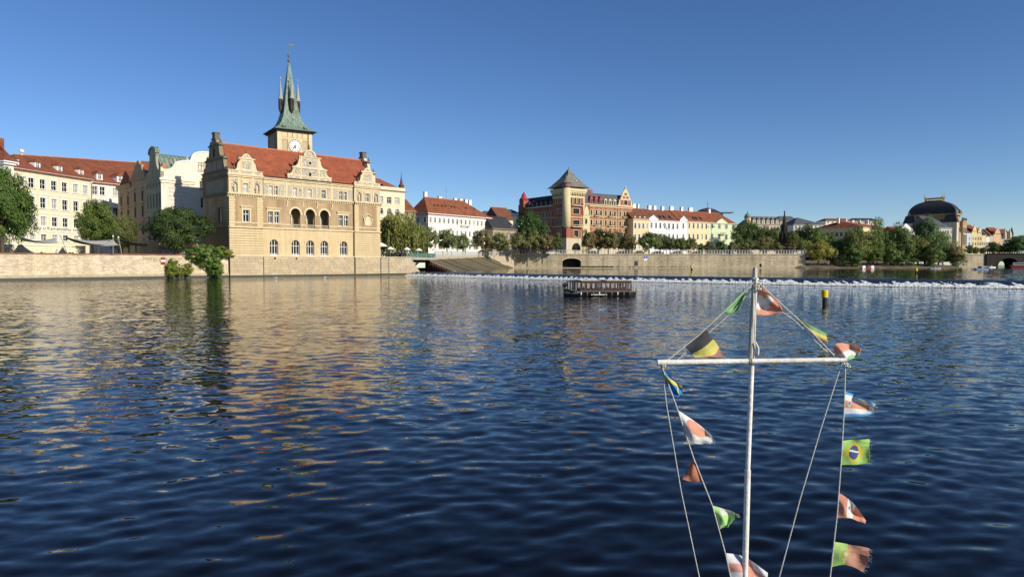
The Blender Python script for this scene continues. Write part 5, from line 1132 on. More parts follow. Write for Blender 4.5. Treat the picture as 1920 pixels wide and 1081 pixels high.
mb.poly([(tu, setb, ez), (wu, setb, ez), (wu, setb + 3.2, rz1), (tu, setb + 3.2, rz1)]); mb.poly([(tu, setb + 3.2, rz1), (wu, setb + 3.2, rz1), (wu, setb + 9, rz1 + .9), (tu, setb + 9, rz1 + .9)]); mb.poly([(wu, setb, ez), (wu, 16, ez), (wu, setb + 9, rz1 + .9), (wu, setb + 3.2, rz1)])
rr2 = mb.build('mansard_roof', m_slate3, red)
m_redroof = mat('red_dormer_tin', (.40, .05, .045), (.32, .04, .04), rough=.5)
for k, p in enumerate((1096.5, 1110, 1119, 1128, 1137, 1145.5, 1154)):
    dormer(red, RF.u(p), setb + .1, ez + .2, 2.0, 2.5, 3.0, m_yst if k > 3 else m_redb, m_redroof if k < 4 else m_yst, m_glassm, m_dframe, rh=1.9 if k < 4 else 1.2)
for x in (y2 + 5, y2 + 7): chimney(rr2, x, setb + 7, rz1, rz1 + 2.0, 2.2, 1.2, m_redb)
g0, g1 = RF.u(1160), wu; gc = (g0 + g1) / 2; gw = (g1 - g0) / 2      # tall stepped gable
half = [(g0, ez), (g0, ez + .6), (g0 + gw*.12, ez + 1.0), (g0 + gw*.16, ez + 2.4), (g0 + gw*.3, ez + 3.0), (g0 + gw*.4, ez + 4.6), (g0 + gw*.52, ez + 5.2), (g0 + gw*.62, ez + 7.2), (g0 + gw*.75, ez + 7.8), (g0 + gw*.86, ez + 9.2)]
mb = MB(); mb.ext(mirrored(half, gc), setb - .3, setb + .6, 'y'); mb.build('stepped_gable', m_yst, red)
for x0_, x1_, a_, b_ in ((-.72, -.3, .7, 3.4), (.3, .72, .7, 3.4), (-.42, -.06, 4.3, 5.4), (.06, .42, 4.3, 5.4), (-.2, .2, 6.1, 7.3)): mb = MB(); mb.box(gc + gw * x0_, gc + gw * x1_, setb - .34, setb - .3, ez + a_, ez + b_); mb.build('red_gable_panel', m_redb, red)
mb = MB()
for (ax_, az), (bx, bz) in list(zip(half, half[1:])):
    for s in (0, 1):
        f = (lambda x: x) if s == 0 else (lambda x: 2 * gc - x); mb.tube([(f(ax_), setb + .1, az), (f(bx), setb + .1, bz)], .42, 5)
mb.build('gable_coping', m_yst, red)
for s, k in ((-1, 3), (1, 3), (-1, 6), (1, 6)): obelisk(gc + s * (gc - half[k][0]), setb + .1, half[k][1], 1.6, .6, red, m_yst)
obelisk(gc, setb + .1, ez + 9.2, 2.4, .9, red, m_yst)
window(red, (0, setb - .32, 0), gc - 1.2, gc + 1.2, ez + 1.0, ez + 3.4, m_glassd, m_dframe, m_yst, nx=3, rec=-.05)
for z in (3.8, 5.6): mb = MB(); mb.box(gc - gw*.55 + (z - 3.8) * .8, gc + gw*.55 - (z - 3.8) * .8, setb - .38, setb - .3, ez + z, ez + z + .3); mb.build('gable_band', m_yst, red)
# left wing in shade with red domed turret
LZ = lambda py: (494 - py) / F * 352 + CAMZ - RZ
LWF = (.8, wv, -PI / 2); lw = wv - tv; e2 = LZ(383.5)
lops = [(lw * (k + .5) / 12 - .6, lw * (k + .5) / 12 + .6, a, b, c) for k in range(12) for a, b, c in ((LZ(422), LZ(412), False), (LZ(405), LZ(395), True), (LZ(443), LZ(433), False))]
facade(red, LWF, lw, 0, e2, lops, m_redb, name='left_wing_wall')
for o in lops: window(red, LWF, *o[:4], m_glassm, m_dframe, m_yst, arch=o[4], cw=.22)
mb = MB(LWF); mb.box(0, lw, -.5, 0, e2 - .6, e2); mb.box(0, lw, -.2, 0, LZ(408), LZ(407)); mb.build('left_wing_cornice', m_yst, red)
mb = MB(LWF); zt = LZ(363.5); mb.poly([(0, 0, e2), (lw, 0, e2), (lw, 3, zt), (0, 3, zt)]); mb.poly([(0, 3, zt), (lw, 3, zt), (lw, 9, zt + .8), (0, 9, zt + .8)]); mb.build('left_mansard_roof', m_slate, red)
for k in range(7): dormer(red, lw * (k + .7) / 7.4, .1, e2 + .2, 1.8, 2.2, 2.6, m_slate3, m_slate, m_glassm, m_dframe, rh=1.0, fr=LWF)
tx, ty = 1.0, RF.v(979.5)
mb = MB(); mb.box(tx - 2, tx + 2, ty - 2.4, ty + 2.4, 0, LZ(377)); mb.box(tx - 1.7, tx + 1.7, ty - 2.0, ty + 2.0, LZ(377), LZ(367)); mb.build('end_turret', m_redb, red)
mb = MB(); mb.lathe([(2.6, LZ(367.5)), (2.2, LZ(364)), (1.3, LZ(361)), (1.25, LZ(358)), (.8, LZ(355)), (.15, LZ(351))], (tx, ty), 10); mb.build('red_dome', m_redroof, red, True)
mb = MB(); mb.box(0, 16, wv, wv + .02, 0, e2); mb.build('end_wall', m_redb, red)
# ------------------------------------------------------------------ row of painted houses along the quay
HR = Fr(1187, 366, 33.7)
def hz2(px, py): return HR.z(px, py)
rowdef = [(1187.3, 1217, 409.5, m_apric, 4, 'apricot house next to the red gable on the quay', m_tile3, 16),
          (1217.2, 1274, 412, m_white, 7, 'wide white house with small pediment in the quay row', m_tile3, 16),
          (1274.2, 1288, 413.5, m_white, 1, 'narrow white house with pediment between wide white and yellow houses', m_tile2, 16),
          (1288.2, 1328, 414.5, m_lemon, 5, 'yellow house between the narrow white and pale green houses', m_tile2, 16),
          (1328.2, 1381, 417.0, m_green, 4, 'pale green corner house with pediment at the end of the quay row', m_tile2, 16)]
for k, (a, b, ye, wm, nc_, lab, rm, D_) in enumerate(rowdef):
    u0, u1 = HR.u(a), HR.u(b); pm = (a + b) / 2; W_ = u1 - u0
    rows2 = [(hz2(pm, 467), hz2(pm, 457.5)), (hz2(pm, 449), hz2(pm, 439)), (hz2(pm, 428.5), hz2(pm, 418.5))]
    b_, r_ = house(HR, W_, D_, RZ, hz2(a, ye), wm, lab, 'quay_house', rows2, nF=nc_, wF=1.5 if k != 4 else 2.2, trim=m_white if k in (1, 2) else wm, nx=2 if k != 4 else 3, rmat=rm, rh=6.6, hl=0, hr=0 if k < 4 else 6, over=.35, u0=u0, pd=.3 if k in (0, 3) else .6, pm=.45, hood=k in (1, 3), cas=m_white if k in (0, 3) else None)
    ez_ = hz2(a, ye) - RZ
    if k in (1, 2, 4):
        c = {1: HR.u(1224.5) - u0, 2: W_ / 2, 4: W_ * .46}[k]; w = {1: 3.6, 2: 3.0, 4: 4.6}[k]
        mb = MB(); mb.ext([(c - w, ez_), (c + w, ez_), (c + w, ez_ + .5), (c, ez_ + 2.6), (c - w, ez_ + .5)], -.35, .4, 'y'); mb.build('pediment', wm, b_)
        mb = MB(); mb.tube([(c - w, -.4, ez_ + .5), (c, -.4, ez_ + 2.6), (c + w, -.4, ez_ + .5)], .2, 4); mb.build('pediment_moulding', m_white, b_)
    if k == 0:
        for x in (2, 5.5, 9): dormer(b_, W_ * x / 11.5, .8, ez_ + .5, 1.1, 1.1, 2.0, m_white, m_tile3, m_glassm, rh=.4)
    if k in (1, 3):
        for x in (.45, .58, .78): y = 2.6; z = ez_ + 6.6 * y / (D_ / 2); mb = MB(); mb.ext([(y - 1, z - .83 + .1), (y + 1, z + .83 + .1), (y + 1, z + .7), (y - 1, z - .9)], W_ * x - .9, W_ * x + .9, 'x'); mb.build('roof_light', m_glassd, r_)
    for (p, w) in [(x, w) for x, w in ((1193, 1.0), (1208, 2.2), (1216, 1.0), (1237.5, 2.2), (1247, 1.9), (1262, 1.8), (1279, 2.6), (1298, 1.7), (1315, 3.0), (1350, 1.5)) if a <= x < b]:
        chimney(r_, HR.u(p) - u0, D_ * .5 + .3, ez_ + 5.6, ez_ + 8.6, w, 1.2)
    if k == 4:
        z0 = hz2(1355, 440) - RZ; mb = MB(); c = W_ * .46; mb.box(c - 2.4, c + 2.4, -1.2, 0, z0, z0 + .3); mb.build('balcony_slab', m_stonew, b_)
        mb = MB(); mb.box(c - 2.4, c + 2.4, -1.2, -1.1, z0 + 1.2, z0 + 1.3)
        for j in range(12): mb.box(c - 2.4 + j * .43, c - 2.34 + j * .43, -1.18, -1.12, z0 + .3, z0 + 1.2)
        mb.build('balcony_railing', m_iron, b_)
# dark glass roof dome behind the row
gd = thing('glass_roof_pavilion', 'dark domed roof pavilion with mast above the yellow quay house', 'building', tuple(at(1326, 470, 470).xy) + (7.2,))
g = lambda py: at(1326, py, 470).z - 7.2
mb = MB(); mb.box(-7, 9, -5, 5, 0, g(399)); mb.build('storey', m_slate, gd); mb = MB(); mb.lathe([(9, g(399)), (8.2, g(397)), (5.0, g(392.5)), (1.5, g(390)), (.2, g(389.3))], (0, 0), 14, sx=1.0, sy=.6); mb.build('dome', m_slate, gd)
mb = MB(); mb.box(4, 17, -4, 4, g(399.5), g(399)); mb.box(4, 17, -4, -3.9, g(397.5), g(397)); mb.build('roof_deck', m_iron, gd); mb = MB(); mb.tube([(0, 0, g(390)), (0, 0, g(378))], .12, 5); mb.box(-.8, .8, -.05, .05, g(383), g(382.7)); mb.build('mast', m_iron, gd)
# ------------------------------------------------------------------ farther town
def far_house(px0, px1, Y, deg, ytop, wm, lab, rows_y, n, rm, rh, D=14, pxl=None, hl=3, hr=3, name='far_house', z0=7.0, wF=1.5, trim=True, pd=.6, nL=0, wL=1.6, matL=None, arch_rows=()):
    f = Fr(px0, Y, deg); W = f.u(px1); D = f.v(pxl) if pxl else D
    rows = [(f.z(px0, b), f.z(px0, a)) for a, b in rows_y]
    b, r = house(f, W, D, z0, f.z(px0, ytop), wm, lab, name, rows, nF=n, nL=nL, wF=wF, wL=wL, matL=matL, rmat=rm, rh=rh, hl=hl, hr=hr, trim=wm if trim else None, pd=pd, bands=False, arch_rows=arch_rows)
    return f, W, D, b, r
f, W, D, b, r = far_house(1410, 1462, 430, 16, 420, m_stonew, 'cream building with steep attic dormers rising above the park trees', [(438, 447), (424, 432)], 8, m_slate2, 5.5, D=16, name='park_side_building')
for k in range(6): dormer(b, W * (k + .5) / 6, .3, f.z(1410, 420) - 7 + .3, 2.0, 2.6, 3, m_stonew, m_slate2, m_glassm, rh=1.4)
dt = thing('domed_turret', 'round turret with green copper dome above the park trees', 'tower', tuple(at(1401, 470, 425).xy) + (7.0,))
g = lambda py: at(1401, py, 425).z - 7
mb = MB(); mb.lathe([(1.9, 0), (1.9, g(409)), (2.2, g(408))], (0, 0), 12); mb.build('drum', m_pinkst, dt)
mb = MB(); mb.lathe([(2.1, g(408.3)), (2.0, g(405)), (1.4, g(402)), (.5, g(400)), (.3, g(398.5)), (.35, g(397.6)), (.05, g(395))], (0, 0), 12); mb.build('dome', m_copper, dt, True)
# dark gothic monument
mo = thing('gothic_monument', 'tall black gothic spire monument standing among the park trees', 'monument', tuple(at(1470, 470, 375).xy) + (7.0,))
g = lambda py: at(1470, py, 375).z - 7; m_soot = mat('sooty_stone', (.045, .038, .032), (.025, .022, .02), scale=2, bump=.6)
mb = MB(); mb.lathe([(2.6, 0), (2.6, g(455)), (2.3, g(454)), (2.1, g(440)), (1.7, g(438)), (1.5, g(425))], (0, 0), 8); mb.build('shaft', m_soot, mo)
mb = MB(); mb.lathe([(1.6, g(425)), (1.25, g(420)), (.75, g(410)), (.3, g(400)), (.4, g(398)), (.08, g(394))], (0, 0), 8); mb.build('spire', m_soot, mo)
for t in range(8):
    a = t * PI / 4; mb = MB(); x, y = 2.4 * math.cos(a), 2.4 * math.sin(a); mb.lathe([(.45, g(462)), (.4, g(442)), (.5, g(441)), (.05, g(432))], (x, y), 5); mb.build('pinnacle', m_soot, mo)
    x, y = 1.5 * math.cos(a + .4), 1.5 * math.sin(a + .4); mb = MB(); mb.lathe([(.3, g(440)), (.28, g(428)), (.04, g(420))], (x, y), 5); mb.build('pinnacle', m_soot, mo)
far_house(1462, 1500, 520, 10, 414, m_stonew, 'grey roofed building right of the black monument', [(418, 423)], 5, m_slate3, 4.0, name='far_house')
f, W, D, b, r = far_house(1488, 1548, 500, 8, 421, m_creamw, 'wide building with blue grey pyramid roof behind the park', [(423, 428)], 8, m_slate3, 6.0, D=22, hl=9, hr=16)
far_house(1440, 1475, 560, 8, 411, m_creamw, 'pale rooftops left of the black monument', [(413, 417)], 6, m_slate2, 2.5)
far_house(1548, 1600, 560, 6, 413.5, m_creamw, 'distant pale house with chimneys behind the long yellow building', [(415, 418)], 6, m_tile3, 2.2)
far_house(1600, 1650, 580, 6, 413, m_stonew, 'distant grey house right of the pale chimney house', [(415, 418)], 6, m_slate, 2.2)
f, W, D, b, r = far_house(1618, 1692, 420, 48, 424.5, m_lemon, 'long yellow building with low orange roof, its left side in shade', [(455, 464), (434, 442)], 7, m_tile2, 4.2, pxl=1530, hl=4, hr=4, nL=10, name='yellow_corner_building', matL=m_lemon)
ez_ = f.z(1618, 424.5) - 7
for k in range(6): chimney(r, 2 + k * W / 6.5, D * .5 + 1, ez_ + 2.5, ez_ + 5.8, 1.6, 1.1)
for k in range(4): chimney(r, W * .3, D * (.2 + .17 * k), ez_ + 3.0, ez_ + 5.6, 1.2, 1.6)
f, W, D, b, r = far_house(1680, 1716, 430, 12, 434, m_creamw, 'white house with large triangular pediment among the island trees', [(453, 461), (440, 448)], 5, m_tile3, 3.5, D=14, hl=0, hr=0, name='pediment_house')
ez_ = f.z(1680, 434) - 7; mb = MB(); mb.ext([(0, ez_), (W, ez_), (W / 2, ez_ + 5.2)], -.4, 1.2, 'y'); mb.build('pediment', m_white, b)
f, W, D, b, r = far_house(1746, 1785, 455, 6, 427, m_creamw, 'cream house with grey roof in front of the domed theatre', [(455, 463), (442, 450), (431, 438)], 8, m_slate3, 8.5, D=22, hl=0, hr=8, name='cream_house', wF=1.3)
# ------------------------------------------------------------------ theatre with dark convex roof and gilded crown
THF = Fr(1790, 520, 46); TW_, TD_ = 17.0, THF.v(1702); T0 = 7.0
th = thing('domed_theatre', 'large stone theatre with black convex roof and gilded crown railing', 'theatre', (THF.L[0], THF.L[1], T0), THF.ang)
g = lambda py: (494 - py) / F * 520 + CAMZ - T0
rops = [(u, u + 3.0, g(462), g(424), True) for u in (2, 8, 13)]; lops = [(TD_ * (k + .5) / 9 - 1.1, TD_ * (k + .5) / 9 + 1.1, a, b_, c) for k in range(9) for a, b_, c in ((g(455), g(440), False), (g(430), g(410), True))]
body_walls(th, TW_, TD_, 0, g(400), rops, lops, m_thst, m_thst, th=1.0)
for o in rops: window(th, None, *o[:4], m_glassd, m_dframe, m_stonew, nx=3, bars=(.5, .75), arch=True, rec=.8, cw=.5, cp=.2)
for o in lops: window(th, (0, TD_, -PI / 2), *o[:4], m_glassd, m_dframe, m_thst, arch=o[4], cw=.3)
mb = MB(); mb.box(-1.4, TW_ + .5, -1.4, 0, g(403), g(400)); mb.box(-1.4, 0, 0, TD_, g(403), g(400)); mb.box(-.8, TW_, -.8, 0, g(436), g(434)); mb.build('cornice', m_thst, th)
for u in (0, 5.5, 11): mb = MB(); mb.lathe([(.9, g(464)), (.8, g(437)), (1.1, g(436))], (u + .6, -1.2), 8); mb.build('column', m_stonew, th)
mb = MB(); mb.box(TW_, TW_ + 15, -2.0, TD_ * .8, 0, g(412)); mb.build('portico_block', m_thst, th)
for u in (1.5, 6.2, 10.9): window(th, (TW_, -2.0, 0), u, u + 2.6, g(458), g(424), m_glassd, m_dframe, m_stonew, nx=2, arch=True, rec=-.05, cw=.5, cp=.25)
mb = MB(); mb.box(TW_ - .2, TW_ + 15.4, -2.6, TD_ * .8, g(413.5), g(412)); mb.box(TW_ - .2, TW_ + 15.3, -2.4, -2.0, g(438), g(436)); mb.build('portico_cornice', m_stonew, th)
for u in (.6, 5.2, 9.9, 14.3): mb = MB(); mb.lathe([(.5, g(412)), (.7, g(410)), (.35, g(407.5)), (.45, g(406.5)), (.1, g(405.5))], (TW_ + u, -1.6), 7); mb.build('attic_statue', m_orn, th, True)
mb = MB(); K = 9; rings = []
for k in range(K + 1):
    t = math.radians(78 * k / K); ins = 13.0 * (1 - math.cos(t)); insx = 7.0 * (1 - math.cos(t)); z = g(400) + (g(375) - g(400)) * math.sin(t) / math.sin(math.radians(78))
    rings.append([(insx - .6, ins - .6, z), (TW_ - insx, ins - .6, z), (TW_ - insx, TD_ - ins, z), (insx - .6, TD_ - ins, z)])
for p, q in zip(rings, rings[1:]):
    for j in range(4): mb.poly([p[j], p[(j + 1) % 4], q[(j + 1) % 4], q[j]])
mb.poly(rings[-1]); tr = mb.build('convex_roof', m_slate, th)
p = rings[-1]; cr = MB(); zt = g(375)
for a, b_ in zip(p, p[1:] + p[:1]):
    a, b_ = Vector(a), Vector(b_); d = b_ - a; n = max(2, int(d.length / 1.3))
    for i in range(n): q = a + d * i / n; cr.box(q.x - .18, q.x + .18, q.y - .18, q.y + .18, zt, zt + 2.4)
    cr.tube([a + Vector((0, 0, 2.5)), b_ + Vector((0, 0, 2.5))], .35, 5); cr.tube([a + Vector((0, 0, .3)), b_ + Vector((0, 0, .3))], .5, 5)
cr.build('gilded_crown_railing', m_gold, tr)
for q in (p[0], p[3], p[1]): mb = MB(); mb.lathe([(.4, zt + 2.4), (.7, zt + 3.2), (.15, zt + 4), (.08, zt + 6.5)], (q[0], q[1]), 6); mb.build('crown_finial', m_gold, tr)
for k in range(3):
    v = TD_ * (.3 + .2 * k); mb = MB(); mb.box(2.4, 5.0, v - .9, v + .9, g(389), g(384)); mb.ext([(v - 1.1, g(384)), (v + 1.1, g(384)), (v, g(382))], 2.2, 5, 'x'); mb.build('roof_dormer', m_stonew, tr)
for u in (-.4, 14): mb = MB(); mb.tube([(u, -.5, g(400)), (u + .3, -.7, g(395)), (u - .2, -.4, g(391))], [1.2, .9, .2], 6); mb.tube([(u + 2.5, -.5, g(400)), (u + 2.9, -.9, g(396)), (u + 2.2, -.6, g(392))], [1.0, .8, .2], 6); mb.build('bronze_group', m_copper2, th, True)
mb = MB(); mb.tube([(.2, TD_ - 1, g(400)), (.4, TD_ - 1.5, g(394)), (.2, TD_ - 2.5, g(390))], [1.5, .9, .2], 6); mb.build('bronze_group', m_copper2, th, True)
for i, (v0, v1) in enumerate(((-.08, .2), (.78, 1.06))):           # lower mansard corner blocks
    mb = MB(); mb.box(-6, -.05, TD_ * v0, TD_ * v1, 0, g(417)); mb.build('corner_block', m_stonew, th)
    mb = MB(); a, b_ = TD_ * v0, TD_ * v1; A = [(-6.3, a - .3), (0, a - .3), (0, b_ + .3), (-6.3, b_ + .3)]; B = [(-4.5, a + 1.5), (0, a + 1.5), (0, b_ - 1.5), (-4.5, b_ - 1.5)]
    for j in range(4): mb.poly([(*A[j], g(417)), (*A[(j + 1) % 4], g(417)), (*B[(j + 1) % 4], g(402)), (*B[j], g(402))])
    mb.poly([(*q, g(402)) for q in B]); mb.build('corner_mansard', m_slate, th)
# ------------------------------------------------------------------ embankment houses far right
fr_def = [(1806, 1822, 436, m_bluest, m_tile3, 'pale blue house right of the theatre'), (1822.4, 1832, 433, m_lemon, m_tile2, 'yellow far embankment house with red roof'), (1832.4, 1841, 436, m_apric, m_tile3, 'apricot far embankment house'),
          (1841.4, 1849, 440, m_lemon, m_slate, 'small yellow far house with slate roof'), (1849.4, 1856, 443, m_creamw, m_slate2, 'cream far house between yellow and salmon ones'), (1856.4, 1863, 441, m_stonew, m_tile3, 'stone far house left of the salmon gable'),
          (1863.4, 1877, 438, m_pinkst, m_tile2, 'salmon far house with curved gable'), (1877.4, 1898, 441, m_stonew, m_tile3, 'pale far house with twin pointed gables')]
EF = Fr(1806, 560, 8)
for k, (a, b, yt_, wm, rm, lab) in enumerate(fr_def):
    u0, u1 = EF.u(a), EF.u(b); W_ = u1 - u0; zt = EF.z(a, yt_)
    b_, r_ = house(EF, W_, 14, 7.0, zt, wm, lab, 'far_embankment_house', [(EF.z(a, 470), EF.z(a, 464)), (EF.z(a, 460), EF.z(a, 454)), (EF.z(a, 450), EF.z(a, 444.5))][:3 if k < 3 else 2], nF=max(2, int(W_ / 2.6)), wF=1.2, rmat=rm, rh=5.5, trim=None, u0=u0, over=.2, pd=.5)
    if k in (1, 2, 6): mb = MB(); c = W_ / 2; mb.ext([(c - W_*.4, zt - 7), (c + W_*.4, zt - 7), (c + W_*.3, zt - 5), (c + W_*.12, zt - 3), (c, zt - 2.2), (c - W_*.12, zt - 3), (c - W_*.3, zt - 5)], -.3, .5, 'y'); mb.build('gable', wm, b_)
    if k == 7:
        for c in (W_ * .28, W_ * .75): mb = MB(); mb.lathe([(1.6, zt - 9), (1.6, zt - 7), (1.8, zt - 6.8), (.1, zt - 1.5)], (c, -.3), 6); mb.build('pointed_gable', m_stonew, b_)
for px, yy, lab in ((1882, 427, 'thin dark church spire above the far embankment houses, left one'), (1896, 425, 'thin dark church spire above the far embankment houses, right one')):
    s = thing('church_spire', lab, 'tower', tuple(at(px, 470, 700).xy) + (7,)); g2 = lambda py: at(px, py, 700).z - 7
    mb = MB(); mb.lathe([(1.6, 0), (1.6, g2(440)), (2.0, g2(439)), (.1, g2(yy))], (0, 0), 6); mb.build('spire', m_slate, s)
# far quay and stone bridge
f = Fr(1806, 428, 4); W = f.u(1852); zt = f.z(1830, 477.5)
fq = thing('far_quay_wall', 'sunlit pale quay wall beside the dark stone bridge', 'wall', (f.L[0], f.L[1], 0), f.ang)
facade(fq, None, W, .5, zt, [], m_quay, name='ashlar_face'); mb = MB(); mb.box(0, W + .2, -.4, .8, zt, zt + .5); mb.build('coping', m_stoneD, fq); mb = MB(); mb.box(-8, W, -1.2, 0, .3, 1.4); mb.build('foot_ledge', m_stoneB, fq)
mb = MB(); mb.poly([(-10, .5, zt - .1), (W, .5, zt - .1), (W + 60, 50, zt - .1), (W, 130, zt - .1), (-20, 130, zt - .1)]); mb.build('promenade', m_ground, fq)
m_brst = mat('dark_bridge_stone', (.030, .026, .022), (.018, .016, .014), scale=.8, streak=.25, bump=.4)  # near-black stone in two tones with vertical streaks
bf = Fr(1851.5, 428, 3)
br = thing('stone_bridge', 'dark stone arch bridge crossing the river at the right edge', 'bridge', (bf.L[0], bf.L[1], 0), bf.ang)
bz = bf.z(1860, 475.5); bops = [(bf.u(1873), bf.u(1913), .8, bf.z(1892, 483.5), 5.0), (bf.u(1918), bf.u(1918) + 24, .8, bf.z(1892, 483.5), 5.5), (bf.u(1918) + 29, bf.u(1918) + 53, .8, bf.z(1892, 483.5), 5.5)]
facade(br, None, bops[-1][1] + 12, .5, bz, bops, m_brst, th=12, name='arched_face')
mb = MB(); LB = bops[-1][1] + 12; mb.box(0, LB, 0, 12, bz - .6, bz); mb.build('deck', m_brst, br)
mb = MB(); mb.box(0, LB, -.5, .1, bz, bz + .3); mb.box(0, LB, -.4, 0, bz + 1.0, bz + 1.3)
for k in range(int(LB / 1.6)): mb.box(k * 1.6, k * 1.6 + .5, -.35, -.05, bz + .3, bz + 1.0)
mb.build('parapet', m_brst, br)
for o in bops:
    mb = MB(); A = arch_pts(o[0], o[1], o[3], 14, o[4]); O = arch_pts(o[0] - .9, o[1] + .9, o[3] + .9, 14, o[4])
    for i in range(14): p, q, r, s = A[i], A[i+1], O[i+1], O[i]; mb.poly([(p[0], -.15, p[1]), (s[0], -.15, s[1]), (r[0], -.15, r[1]), (q[0], -.15, q[1])])
    mb.build('arch_ring', m_brst, br)
# ------------------------------------------------------------------ trees
def leafmat(name, rough=.6):
    m = bpy.data.materials.new(name); m.use_nodes = True; nt = m.node_tree; nt.nodes.clear()
    out = nt.nodes.new('ShaderNodeOutputMaterial'); bs = nt.nodes.new('ShaderNodeBsdfPrincipled'); tr = nt.nodes.new('ShaderNodeBsdfTranslucent'); mx = nt.nodes.new('ShaderNodeMixShader'); mx.inputs[0].default_value = .22
    oi = nt.nodes.new('ShaderNodeObjectInfo'); at_ = nt.nodes.new('ShaderNodeAttribute'); at_.attribute_name = 'leaf_tone'
    hs = nt.nodes.new('ShaderNodeHueSaturation'); nt.links.new(oi.outputs['Color'], hs.inputs['Color'])
    r = nt.nodes.new('ShaderNodeMapRange'); nt.links.new(at_.outputs['Fac'], r.inputs[0]); r.inputs[3].default_value = .55; r.inputs[4].default_value = 1.5; nt.links.new(r.outputs[0], hs.inputs['Value'])
    r2 = nt.nodes.new('ShaderNodeMapRange'); nt.links.new(at_.outputs['Fac'], r2.inputs[0]); r2.inputs[3].default_value = .515; r2.inputs[4].default_value = .482; nt.links.new(r2.outputs[0], hs.inputs['Hue'])
    nt.links.new(hs.outputs[0], bs.inputs['Base Color']); nt.links.new(hs.outputs[0], tr.inputs[0]); bs.inputs['Roughness'].default_value = rough; bs.inputs['Specular IOR Level'].default_value = .3
    nt.links.new(bs.outputs[0], mx.inputs[1]); nt.links.new(tr.outputs[0], mx.inputs[2]); nt.links.new(mx.outputs[0], out.inputs[0]); return m
m_leaf = leafmat('leaves')
def leaf_mesh(name, C, size, tone, R, elong=1.0, updir=None, hang=False, nrm=None):
    """C: leaf centres; two-sided quads, random set"""
    n = len(C); u = R.normal(size=(n, 3))
    if hang: u = np.stack([R.normal(0, .18, n), R.normal(0, .18, n), np.ones(n)], 1)
    u /= np.linalg.norm(u, axis=1)[:, None]
    v = R.normal(size=(n, 3))
    if updir is not None: v = np.cross(u, updir + .75 * R.normal(size=(n, 3)))
    v -= (v * u).sum(1)[:, None] * u; v /= np.linalg.norm(v, axis=1)[:, None] + 1e-9
    if nrm is not None:                                            # leaves face outwards from their twig cluster, with scatter
        w = nrm + .42 * R.normal(size=(n, 3)); w[:, 2] += .25; w /= np.linalg.norm(w, axis=1)[:, None] + 1e-9
        u = np.cross(w, R.normal(size=(n, 3))); u /= np.linalg.norm(u, axis=1)[:, None] + 1e-9; v = np.cross(w, u)
    s = size * R.uniform(.6, 1.35, n)[:, None]; a, b = u * s * elong, v * s * .62
    P = np.stack([C - a, C + b * .9 - a * .1, C + a, C - b * .9 - a * .1], 1).reshape(-1, 3)
    me = bpy.data.meshes.new(name); me.vertices.add(n * 4); me.vertices.foreach_set('co', P.reshape(-1).astype(np.float32))
    me.loops.add(n * 4); me.loops.foreach_set('vertex_index', np.arange(n * 4, dtype=np.int32)); me.polygons.add(n)
    me.polygons.foreach_set('loop_start', np.arange(0, n * 4, 4, dtype=np.int32)); me.polygons.foreach_set('loop_total', np.full(n, 4, dtype=np.int32))
    at_ = me.attributes.new('leaf_tone', 'FLOAT', 'FACE'); at_.data.foreach_set('value', tone.astype(np.float32)); me.materials.append(m_leaf); me.update(); me.validate(); return me
def crown_proto(kind, seed, nclump, nleaf, size):
    """unit tree: height 1, crown radius about .5 (to be scaled in x/y and z)"""
    R = np.random.default_rng(seed); C = []; T = []; NN = []
    zc, rz, z_lo = {'broad': (.56, .44, .12), 'young': (.54, .46, .1), 'tall': (.55, .45, .06), 'bush': (.45, .55, .0), 'willow': (.60, .38, .1)}[kind]
    k = 0
    lobes = [(R.normal(0, .18, 2), R.uniform(.25, .5)) for _ in range(4)]
    while k < nclump:
        d = R.normal(size=3); d /= np.linalg.norm(d); f = R.uniform(.35, 1.0) ** .6
        ang = math.atan2(d[1], d[0]); wob = 1 + .20 * math.sin(3 * ang + seed) + .15 * math.sin(5 * ang + 2 * d[2] * 3 + seed * 2)
        if R.random() < .12: f *= 1.16
        c = np.array([d[0] * .42 * f * wob, d[1] * .42 * f * wob, zc + d[2] * (rz - .06) * f])
        if kind == 'tall': c[:2] *= (1.15 - .75 * max(0, (c[2] - .4)) - .5 * max(0, .25 - c[2]) * 2)
        if kind == 'bush' and c[2] < .04: c[2] = R.uniform(.04, .3)
        if kind in ('broad', 'young') and d[2] < -.55 and R.random() < .5: continue
        r = R.uniform(.07, .16); m = max(3, int(nleaf * (r / .12) ** 2)); e = R.normal(size=(m, 3)); e /= np.linalg.norm(e, axis=1)[:, None]
        e *= (r * R.uniform(.25, 1, m) ** .5)[:, None]; e[:, 2] *= .72
        t0 = R.uniform(.15, .85); NN.append(e / (np.linalg.norm(e, axis=1)[:, None] + 1e-9) + .6 * np.array([d[0], d[1], d[2]])); C.append(c + e); T.append(np.clip(t0 + R.normal(0, .17, m), 0, 1)); k += 1
    if kind == 'willow':
        for _ in range(nclump * 4):
            a = R.uniform(0, 2 * PI); rr = .5 * R.uniform(.35, 1.05); z1 = .72 - .25 * (rr / .5) ** 2 + R.uniform(-.1, .1); L = R.uniform(.25, .55); m = int(L * 60)
            t = np.linspace(0, 1, m); x = rr * math.cos(a) * (1 + .08 * t) + R.normal(0, .008, m); y = rr * math.sin(a) * (1 + .08 * t) + R.normal(0, .008, m)
            C.append(np.stack([x, y, np.maximum(z1 - L * t, .02)], 1)); T.append(np.clip(R.uniform(.2, .9) + R.normal(0, .12, m), 0, 1))
    C = np.concatenate(C); T = np.concatenate(T); up_ = np.array([0, 0, 1.0])
    return leaf_mesh('crown', C, size, T, R, 1.9 if kind == 'willow' else 1.0, updir=up_, hang=kind == 'willow', nrm=None if kind == 'willow' else np.concatenate(NN))
